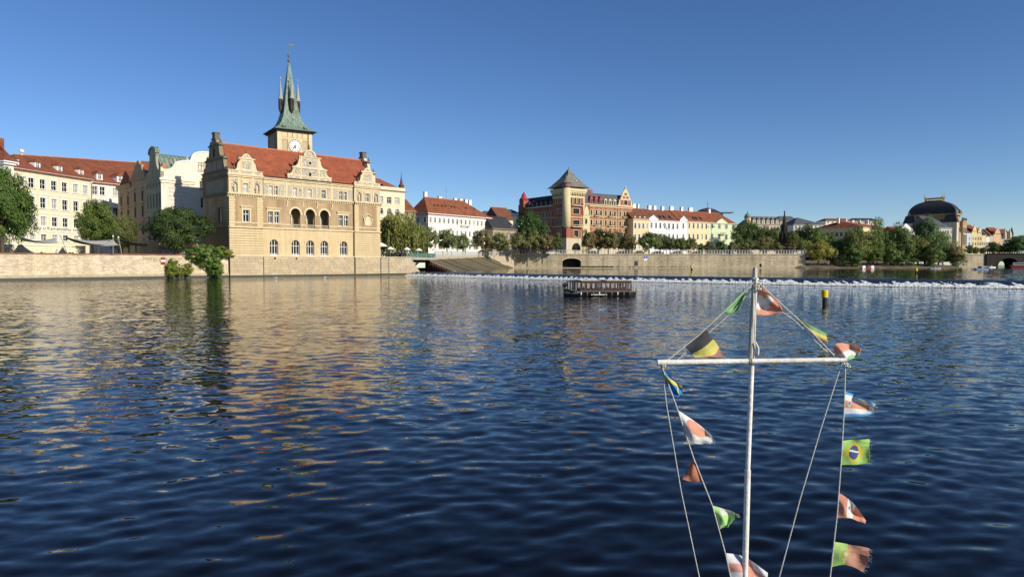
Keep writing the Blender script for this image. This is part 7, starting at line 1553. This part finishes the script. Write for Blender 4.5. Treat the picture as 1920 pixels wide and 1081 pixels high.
# ------------------------------------------------------------------ promenade: lamps, cars, walkers
def lamp(px, ytop, Y, z0, lab):
    p = at(px, ytop, Y); t = thing('street_lamp', lab, 'street lamp', (p.x, p.y, z0), 0, 'embankment street lamps'); h = p.z - z0
    mb = MB(); mb.tube([(0, 0, 0), (0, 0, h * .3), (0, 0, h * .92)], [.16, .1, .07], 6); mb.build('post', m_iron, t)
    for s in (-1, 1):
        a = MB(); a.tube([(0, 0, h * .88), (s * .8, 0, h * .99), (s * 1.5, 0, h)], .05, 5); a = a.build('arm', m_iron, t); b = MB(); b.lathe([(.1, h - .55), (.34, h - .45), (.3, h - .1), (.08, h)], (s * 1.5, 0), 8); b.build('lantern', m_glassc, a)
for px, yt_, Y, lab in ((857, 413, 248, 'street lamp in front of the white hotel'), (966, 423, 300, 'street lamp left of the tall green tree'), (984, 418, 304, 'street lamp against the tall green tree'), (1084, 441, 322, 'street lamp below the palace tower'), (1250, 420, 324, 'street lamp before the white quay house'), (1256, 428, 326, 'lower street lamp before the white quay house'), (1334, 424, 326, 'street lamp between yellow and green quay houses'), (1513, 432, 340, 'street lamp in the park behind the quay')): lamp(px, yt_, Y, 7.0, lab)
def car_meshes(paint):
    b = MB(); pr = [(-2.2, .35), (-2.25, .8), (-1.5, .95), (-.9, 1.42), (.9, 1.45), (1.6, .98), (2.2, .85), (2.25, .35)]; b.ext(pr, -.85, .85, 'y'); g = MB(); g.ext([(-1.35, .98), (-.85, 1.38), (.85, 1.4), (1.4, .99)], -.87, .87, 'y'); w = MB(); w.lathe([(.18, -.1), (.32, -.1), (.32, .1), (.18, .1)], n=10); return b.mesh('body', paint), g.mesh('side_glass', m_glassd), w.mesh('wheel', m_iron)
CMs = {n: car_meshes(mat(n + '_car_paint', c, c, rough=.25, spec=.5, coat=.6)) for n, c in dict(white=(.75, .75, .74), silver=(.42, .43, .44), black=(.02, .02, .022), red=(.4, .04, .03), blue=(.04, .08, .25), grey=(.15, .15, .16)).items()}
def car(px, Y, colr, lab, rz=.05):
    p = at(px, 494, Y); t = thing('parked_car', lab, 'car', (p.x, p.y, 7.2), rz, 'cars along the embankment'); b, g, w = CMs[colr]; s = (1.25,) * 3; link('body', b, t, scale=s); link('side_glass', g, t, scale=s)
    for x in (-1.4, 1.4):
        for y in (-.85, .85): o = link('wheel', w, t, (x * 1.25, y * 1.25, .4), scale=s); o.rotation_euler = (PI / 2, 0, 0)
for px, Y, c, lab in ((906, 300, 'black', 'black car parked at the left end of the quay'), (1002, 318, 'silver', 'silver car behind the railing below the tall tree'), (1034, 320, 'white', 'white car left of the palace tower base'), (1048, 322, 'white', 'second white car at the palace tower base'), (1110, 322, 'silver', 'silver car right of the palace tower'), (1165, 324, 'grey', 'grey car below the red gable'), (1198, 324, 'white', 'white car before the apricot house'), (1232, 326, 'blue', 'blue car before the wide white house'), (1268, 326, 'white', 'white car before the narrow white house'), (1305, 328, 'red', 'red car before the yellow quay house'), (1345, 328, 'white', 'white car before the green house'), (1400, 330, 'black', 'black car at the park edge')): car(px, Y, c, lab)
for i, px in enumerate((830, 846, 872, 940, 1015, 1078, 1092, 1150, 1186, 1244, 1290, 1368)):
    Yp = 230 + i * 20 if i < 4 else 316; z = 5.4 + i * .4 if i < 4 else 7.2; p = at(px, 494, Yp); person((p.x, p.y, z), names[i], 'navy' if i % 2 else 'grey', 'stand', f'pedestrian in {names[i]} on the embankment, {wd[i]} from the museum', i * 1.1, 'embankment pedestrians', 1.2)
for i, px in enumerate((1546, 1553, 1568, 1590, 1640, 1665)):
    p = at(px, 494, 316); person((p.x, p.y, 1.9), names[i], 'navy', 'sit' if i % 2 else 'stand', f'visitor in {names[i]} on the island shore, {wd[i]} from the quay', i, 'visitors on the island', 1.2)
kp = at(1576, 494, 322); kk = thing('island_kiosk', 'small open stone kiosk on the island shore behind the bushes', 'kiosk', (kp.x, kp.y, 1.8), 0)
mb = MB(); mb.box(-3.5, 3.5, 3, 3.4, 0, 5.2); mb.build('back_wall', m_stoneA, kk); mb = MB(); mb.box(-4, 4, -.5, 3.6, 3.6, 4.0); mb.build('roof', m_tile3, kk)
for x in (-3, 0, 3): mb = MB(); mb.box(x - .2, x + .2, 0, .4, 0, 3.6); mb.build('post', m_stoneB, kk)
# ------------------------------------------------------------------ mast with crossbar in the foreground
MY = 4.8
m_mast = mat('weathered_white_mast', (.55, .51, .42), (.36, .32, .25), scale=14, rough=.6, bump=.4, bscale=40, stretch=(1, 1, .12)); m_mastw = mat('chipped_white_paint', (.82, .80, .74), (.62, .58, .50), scale=16, rough=.5, bump=.2, bscale=60, stretch=(.5, 1, .5))
ms = thing('flag_mast', 'slender white mast with crossbar carrying rows of small flags', 'mast', (at(1397, 1062, MY).x, MY, 0), 0)
bx, by = at(1397, 1062, MY).x, MY
loc = lambda p: Vector((p.x - bx, p.y - by, p.z))
top, mid, low, bot = loc(at(1416, 501, MY)), loc(at(1410, 675, MY)), loc(at(1402, 880, MY)), loc(at(1397, 1062, MY))
k = MY / F
mb = MB(); e = bot + (bot - low) * 3.2; mb.tube([mid + Vector((0, 0, -.0)), low], 4.6 * k, 14); mb.tube([low, bot, e], 5.6 * k, 14); mb.build('mast_pole', m_mastw, ms, True)
mb = MB(); mb.tube([mid + Vector((-.012, 0, .0)), mid.lerp(top, .5) + Vector((-.006, 0, 0)), top + Vector((0, 0, -.012)), top], [5.2 * k, 5.0 * k, 4.4 * k, 2.6 * k], 12); mb.build('wooden_topmast', m_mast, ms, True)
mb = MB(); mb.tube([mid + Vector((.008, -.012, -.02)), mid.lerp(top, .75) + Vector((.008, -.012, 0))], 1.7 * k, 8); mb.build('halyard_pipe', m_mastw, ms, True)
mb = MB(); l, r = loc(at(1231, 678, MY)), loc(at(1583, 673, MY)); mb.tube([l + Vector((0, -.03, 0)), r + Vector((0, -.03, 0))], [5.4 * k, 4.4 * k], 12); mb.build('crossbar', m_mastw, ms, True)
for px in (1402, 1405.5): mb = MB(); c = loc(at(px, 675.5, MY)) + Vector((0, -.03, 0)); mb.tube([c + Vector((-.003, 0, 0)), c + Vector((.003, 0, 0))], 6.2 * k, 12); mb.build('lashing', m_grey, ms)
mb = MB(); mb.tube([loc(at(1414, 640, MY)) + Vector((0, -.03, 0)), loc(at(1419, 652, MY)) + Vector((0, -.035, 0)), loc(at(1418.5, 663, MY)) + Vector((0, -.035, 0)), loc(at(1415, 668, MY)) + Vector((0, -.03, 0))], 1.3 * k, 6); mb.build('rope_loop', m_mastw, ms, True)
mb = MB(); c = loc(at(1415.5, 523, MY)); mb.tube([c + Vector((.02 * math.cos(t), .02 * math.sin(t), .004 * math.sin(2 * t))) for t in np.linspace(0, 2 * PI, 13)], 2.0 * k, 6); mb.tube([c + Vector((.0, -.02, -.03)), c + Vector((.003, -.022, .012))], 2.2 * k, 6); mb.build('pulley_knot', m_mastw, ms, True)
for px, py in ((1240, 680), (1262, 677), (1578, 677), (1584, 682), (1414, 532), (1418, 538)):
    mb = MB(); c = loc(at(px, py, MY)) + Vector((0, -.035, 0)); mb.tube([c + Vector((.008 * math.cos(t) + .002 * t, .006 * math.sin(3 * t), .009 * math.sin(t) - .002 * t)) for t in np.linspace(0, 9, 22)], 1.3 * k, 6); mb.build('rope_knot', m_mastw, ms, True)
m_rope = mat('white_rope', (.66, .64, .58), (.5, .48, .43), scale=60, rough=.8, bump=.5, bscale=200)
def rope(pts, lab, w=1.25, dy=0.0):
    P = [at(x, y, MY + dy) for x, y in pts]; o = P[0].copy(); mb = MB(); mb.tube([p - o for p in P], w * k, 7); ob = mb.build('flag_line', m_rope, None, True, loc=o); return tag(ob, lab, 'rope', 'flag lines on the mast')
rope([(1414, 528), (1372, 570), (1310, 628), (1255, 672), (1238, 682)], 'upper rope from mast head to the left crossbar end', 1.3, -.02)
rope([(1415, 534), (1378, 580), (1330, 622), (1264, 680)], 'second rope running below the upper left one', 1.1, .015)
rope([(1418, 526), (1460, 565), (1520, 620), (1577, 680)], 'upper rope from mast head to the right crossbar end', 1.3, -.02)
rope([(1419, 530), (1463, 582), (1490, 601), (1540, 650), (1580, 683)], 'second rope running below the upper right one', 1.1, .015)
rope([(1240, 682), (1250, 760), (1277, 920), (1312, 1085), (1345, 1290)], 'outer left rope hanging from the crossbar end', 1.15)
rope([(1240, 684), (1271, 769), (1300, 857), (1336, 948), (1361, 1040), (1378, 1120), (1410, 1290)], 'inner left rope threaded through the hanging flags', 1.3, -.01)
rope([(1577, 684), (1540, 800), (1500, 935), (1460, 1085), (1408, 1290)], 'inner right rope slanting down from the crossbar end', 1.2)
rope([(1585, 683), (1583, 760), (1578, 850), (1570, 960), (1556, 1085), (1535, 1290)], 'outer right rope carrying the right hand flags', 1.3, -.01)
# ------------------------------------------------------------------ flags: cloth grids with their print as face colours
mfl = bpy.data.materials.new('printed_flag_cloth'); mfl.use_nodes = True; nt = mfl.node_tree; nt.nodes.clear()
out_ = nt.nodes.new('ShaderNodeOutputMaterial'); bs = nt.nodes.new('ShaderNodeBsdfPrincipled'); tr = nt.nodes.new('ShaderNodeBsdfTranslucent'); mx = nt.nodes.new('ShaderNodeMixShader'); mx.inputs[0].default_value = .4
ca = nt.nodes.new('ShaderNodeAttribute'); ca.attribute_name = 'print'; nz = _node(nt, 'ShaderNodeTexNoise', Scale=22.0, Detail=6.0); nt.links.new(_coords(nt), nz.inputs['Vector'])
cc = _mul(nt, ca.outputs['Color'], _ramp(nt, nz.outputs[0], [(.3, (1.05,) * 3), (.75, (.84, .83, .80))])); nt.links.new(cc, bs.inputs['Base Color']); nt.links.new(cc, tr.inputs[0]); bs.inputs['Roughness'].default_value = .85; bs.inputs['Specular IOR Level'].default_value = .15
nb = _node(nt, 'ShaderNodeTexNoise', Scale=30.0, Detail=3.0); nt.links.new(_coords(nt), nb.inputs['Vector']); _bump(nt, bs, nb.outputs[0], .5, .004)
nt.links.new(bs.outputs[0], mx.inputs[1]); nt.links.new(tr.outputs[0], mx.inputs[2]); nt.links.new(mx.outputs[0], out_.inputs[0])
def cr(P, t):
    n = len(P) - 1
    if n == 0: return P[0]
    x = min(t * n, n - 1e-6); i = int(x); f = x - i; p0, p1, p2, p3 = P[max(i - 1, 0)], P[i], P[i + 1], P[min(i + 2, n)]
    return .5 * ((2 * p1) + (-p0 + p2) * f + (2 * p0 - 5 * p1 + 4 * p2 - p3) * f * f + (-p0 + 3 * p1 - 3 * p2 + p3) * f ** 3)
def flag(grid, fn, lab, nu=44, nv=34, fray=0.0, ripple=.012, seed=0, freq=1.3, flat=False):
    """grid: rows (hoist edge first) of (px, py, depth offset); u runs from hoist to fly, v along the hoist"""
    R = random.Random(seed); G = [[np.array(at(x, y, MY + d)) for x, y, d in row] for row in grid]
    o = Vector(G[0][0]); V = []; col = []; fr_ = [R.uniform(0, fray) * (1 if R.random() < .6 else .2) for _ in range(nv + 1)]
    for i in range(nu + 1):
        for j in range(nv + 1):
            u, v = i / nu, j / nv; uu = min(u, 1) * (1 - fr_[j]); p = cr([cr(r, v) for r in G], uu).copy()
            p[1] += ripple * u * math.sin(2 * PI * (freq * u + .35 * v) + seed) + ripple * .4 * u * math.sin(9 * v + 5 * u + seed); V.append(tuple(Vector(p) - o))
    Fc = []
    for i in range(nu):
        for j in range(nv): 
            a = i * (nv + 1) + j; Fc.append((a, a + 1, a + nv + 2, a + nv + 1))
            if flat: p = o + Vector(V[a]); col.append((*fn(p.x, p.z), 1.0))
            else: col.append((*fn((i + .5) / nu, (j + .5) / nv), 1.0))
    me = bpy.data.meshes.new('signal_flag'); me.from_pydata(V, [], Fc); ca = me.attributes.new('print', 'FLOAT_COLOR', 'FACE'); col = np.array(col, dtype=np.float32) * .97 + .03; ca.data.foreach_set('color', col.reshape(-1)); me.materials.append(mfl)
    me.polygons.foreach_set('use_smooth', [True] * len(Fc)); ob = link('pennant_flag', me, None, o); md = ob.modifiers.new('cloth', 'SOLIDIFY'); md.thickness = .0012; tag(ob, lab, 'flag', 'small flags on the mast lines')
    if fray:
        mb = MB(); L0 = [(nu) * (nv + 1) + j for j in range(nv + 1)]
        for j in L0:
            if R.random() < .5:
                p = Vector(V[j]); q = Vector(V[j - (nv + 1) * 3]); d = (p - q).normalized() * R.uniform(.006, .03); mb.tube([p - d * .2, p + d * .6 + Vector((0, 0, R.uniform(-.004, .004))), p + d + Vector((0, 0, R.uniform(-.008, .006)))], .0006, 3)
        mb.build('frayed_threads', m_rope, ob)
    return ob
Rr_, W_, Gn, Ye, Bl, Bk = (.62, .20, .12), (.86, .85, .82), (.20, .52, .16), (.86, .80, .22), (.02, .20, .52), (.17, .17, .18)
LG_ = (.52, .80, .30); Sal = (.84, .40, .27); Br_ = (.40, .17, .10)
ci = lambda u, v, cu, cv, ru, rv: ((u - cu) / ru) ** 2 + ((v - cv) / rv) ** 2 < 1
# green flag with white script (left of the mast head); hoist along the rope
def f_saudi(u, v):
    x, y = v, u
    if .32 < y < .66 and .2 < x < .85:
        k_ = math.sin(x * 61) * .5 + math.sin(x * 33 + 1) * .5; l = abs(y - (.49 + .11 * k_)) < .045 or (math.sin(x * 95) > .75 and .38 < y < .6)
        if l: return (.62, .74, .55)
    if .72 < y < .76 and .3 < x < .75: return (.5, .66, .42)
    return (.26, .62, .22)
flag([[(1396, 541, 0), (1377, 562, 0), (1357, 582, 0)], [(1396, 549, .02), (1383, 571, .03), (1364, 586, .01)], [(1397, 552, .0), (1386, 577, .0), (1374, 590, 0)]], f_saudi, 'green flag with white script left of the mast head', seed=1, ripple=.006)
def f_bel(u, v): return (.10, .10, .105) if u < .36 else Ye if u < .70 else (.56, .30, .26)
flag([[(1323, 614, 0), (1303, 635, 0), (1284, 650, 0)], [(1336, 634, -.02), (1318, 650, -.03), (1297, 662, 0)], [(1348, 650, .02), (1337, 664, 0), (1304, 669, .0)], [(1357, 665, 0), (1356, 670, 0), (1340, 671.5, .02)]], f_bel, 'faded black, yellow and red flag above the left crossbar arm', seed=2, fray=.04)
sc_ = at(1432, 567, MY); ta_ = math.radians(38)
def f_swi(x, z):
    dx, dz = (x - sc_.x) / k, (z - sc_.z) / k; p, q = dx * math.cos(ta_) + dz * math.sin(ta_), -dx * math.sin(ta_) + dz * math.cos(ta_)
    return W_ if (abs(p) < 5.6 and abs(q) < 16) or (abs(q) < 5.6 and abs(p) < 16) else Sal if dx > -8 - dz * .3 or dz < 0 else (.60, .19, .11)
flag([[(1420, 528, 0), (1442, 548, 0), (1460, 568, 0)], [(1420, 552, .04), (1446, 566, -.03), (1466, 577, 0)], [(1419, 574, .0), (1440, 580, .03), (1467, 583, 0)], [(1419, 590, .0), (1440, 590.5, .02), (1458, 588, 0)]], f_swi, 'salmon red flag with white cross beside the mast head', seed=3, ripple=.008, flat=True, nu=60, nv=60)
def f_lith(u, v): return (.42, .70, .32) if u < .34 else (.80, .80, .16) if u < .68 else (.80, .40, .22)
flag([[(1493, 594, 0), (1522, 611, 0), (1549, 624, 0)], [(1500, 604, .02), (1526, 622, .0), (1550, 634, 0)], [(1514, 617, 0), (1532, 634, .0), (1553, 645, .0)]], f_lith, 'rolled green, yellow and orange flag on the right upper rope', seed=4, ripple=.006)
def f_hun(u, v): return Sal if v < .4 else W_ if v < .74 else (.36, .68, .32)
flag([[(1561, 650, 0), (1570, 668, 0), (1582, 680, 0)], [(1570, 643, .0), (1583, 664, -.06), (1590, 677, 0)], [(1590, 644, .05), (1592, 658, .02), (1596, 672, .0)], [(1608, 649, .0), (1610, 660, .06), (1603, 671, .06)], [(1615, 656, .05), (1614, 664, .02), (1608, 667, .03)]], f_hun, 'curled salmon, white and green flag at the right crossbar end', seed=5, ripple=.01)
def f_swe(u, v): return (.80, .70, .10) if abs(v - .36) < .09 or abs(u - .66) < .05 and v > .4 else (.03, .28, .66)
flag([[(1238, 683, 0), (1243, 703, 0), (1252, 726, 0), (1263, 742, 0)], [(1247, 696, .03), (1256, 712, -.03), (1264, 732, .02), (1270, 743, 0)], [(1259, 707, .0), (1270, 720, .05), (1272, 735, -.02), (1276, 743, .02)], [(1270, 716, .04), (1279, 724, .0), (1279, 735, .02), (1281, 747, .0)]], f_swe, 'blue flag with yellow cross hanging under the left crossbar end', seed=6, ripple=.014)
def f_jap(u, v): return Sal if ci(u, v, .56, .34, .30, .30) else (.86, .85, .82)
flag([[(1272, 769, 0), (1278, 795, 0), (1288, 828, 0)], [(1291, 781, .02), (1294, 804, -.04), (1303, 831, .0)], [(1313, 797, .05), (1315, 815, .0), (1319, 833, .02)], [(1332, 814, .0), (1336, 824, .03), (1332, 831, 0)]], f_jap, 'white flag with faded red disc on the inner left rope', seed=7, fray=.07)
def f_tri(u, v): return (.62, .23, .13) if u < .45 else (.76, .34, .2) if u < .75 else (.58, .2, .12)
flag([[(1301, 858, 0), (1309, 880, 0), (1316, 902, 0)], [(1297, 864, .02), (1297, 884, -.02), (1298, 903, 0)], [(1294, 868, .0), (1286, 885, .03), (1279, 897, 0)]], f_tri, 'small rust red flag folded into a triangle', seed=8, ripple=.01)
def f_grn(u, v): return (.74, .78, .66) if (u > .25 and v < .42 and u < .8) else (.06, .16, .05) if u > .88 and v < .5 else LG_
flag([[(1336, 947, 0), (1343, 968, 0), (1350, 991, 0)], [(1352, 951, .03), (1356, 968, -.03), (1361, 985, 0)], [(1368, 957, .0), (1368, 970, .04), (1364, 985, .02)], [(1382, 962, .02), (1379, 970, .0), (1364, 988, .0)]], f_grn, 'light green flag with white patch on the inner left rope', seed=9, fray=.06)
def f_eng(u, v): return (.82, .42, .33) if abs(v - .5) < .12 or abs(u - .55) < .10 else (.80, .80, .82)
flag([[(1362, 1036, 0), (1366, 1062, 0), (1372, 1098, 0)], [(1385, 1039, .05), (1388, 1064, -.02), (1392, 1100, 0)], [(1410, 1052, .0), (1414, 1072, .05), (1412, 1100, 0)], [(1439, 1072, .04), (1438, 1086, .0), (1432, 1104, .0)]], f_eng, 'white flag with pale red cross at the bottom edge by the mast', seed=10)
def f_cri(u, v):
    if ci(u, v, .22, .50, .055, .12): return (.70, .68, .60) if not ci(u, v, .22, .47, .03, .06) else (.25, .27, .22)
    return (.08, .40, .80) if v < .16 or v > .84 else W_ if v < .38 or v > .64 or u > .8 else (.78, .38, .26)
flag([[(1584, 733, 0), (1583, 756, 0), (1582, 781, 0)], [(1600, 738, .04), (1600, 758, .0), (1601, 780, .0)], [(1618, 745, -.03), (1622, 762, .05), (1622, 779, .0)], [(1643, 757, .02), (1640, 764, .0), (1640, 776, .02)]], f_cri, 'blue, white and red striped flag with small crest on the right rope', seed=11, ripple=.012, fray=.03)
def f_bra(u, v):
    x, y = (u - .47) / .40, (v - .5) / .42
    if ci(u, v, .45, .5, .17, .25):
        if abs((v - .5) + .05 - .25 * (u - .45) * 1.0) < .035: return W_
        return (.06, .10, .32)
    return (.78, .66, .06) if abs(x) + abs(y) < 1 else (.48, .74, .20)
flag([[(1578.5, 826, 0), (1577, 849, 0), (1576, 871, 0)], [(1596, 824, .02), (1595, 848, -.015), (1594, 870.5, 0)], [(1614, 823, .0), (1613, 847, .02), (1612, 870, 0)], [(1632, 823, .02), (1632, 846, .0), (1629, 869, 0)]], f_bra, 'green flag with yellow diamond and blue disc on the right rope', seed=12, fray=.07, ripple=.01, nu=60, nv=48)
def f_per(u, v): return (.24, .26, .2) if ci(u, v, .5, .42, .035, .10) else W_ if abs(u - .55) < .13 else Sal if v > .5 or u > .5 else (.68, .29, .19)
flag([[(1573, 923, 0), (1571, 945, 0), (1569, 970, 0)], [(1586, 931, .04), (1584, 950, -.03), (1584, 970, 0)], [(1602, 946, .0), (1600, 960, .04), (1598, 972, .0)], [(1625, 976, .03), (1622, 979, .0), (1614, 979, .02)]], f_per, 'red and white striped flag twisted on the right rope', seed=13)
def f_por(u, v):
    if ci(u, v, .36, .45, .115, .19): return (.66, .62, .5) if ci(u, v, .36, .45, .05, .09) else (.55, .50, .12)
    return (.52, .74, .22) if u < .38 else (.62, .33, .23)
flag([[(1564, 1015, 0), (1561, 1040, 0), (1558, 1062, 0)], [(1586, 1018, .03), (1584, 1040, -.02), (1580, 1058, 0)], [(1608, 1023, .0), (1607, 1044, .03), (1603, 1064, 0)], [(1630, 1027, .03), (1628, 1048, .0), (1617, 1071, .0)]], f_por, 'green and red brown flag with round crest at the lower right', seed=14, fray=.07, nu=60, nv=40)
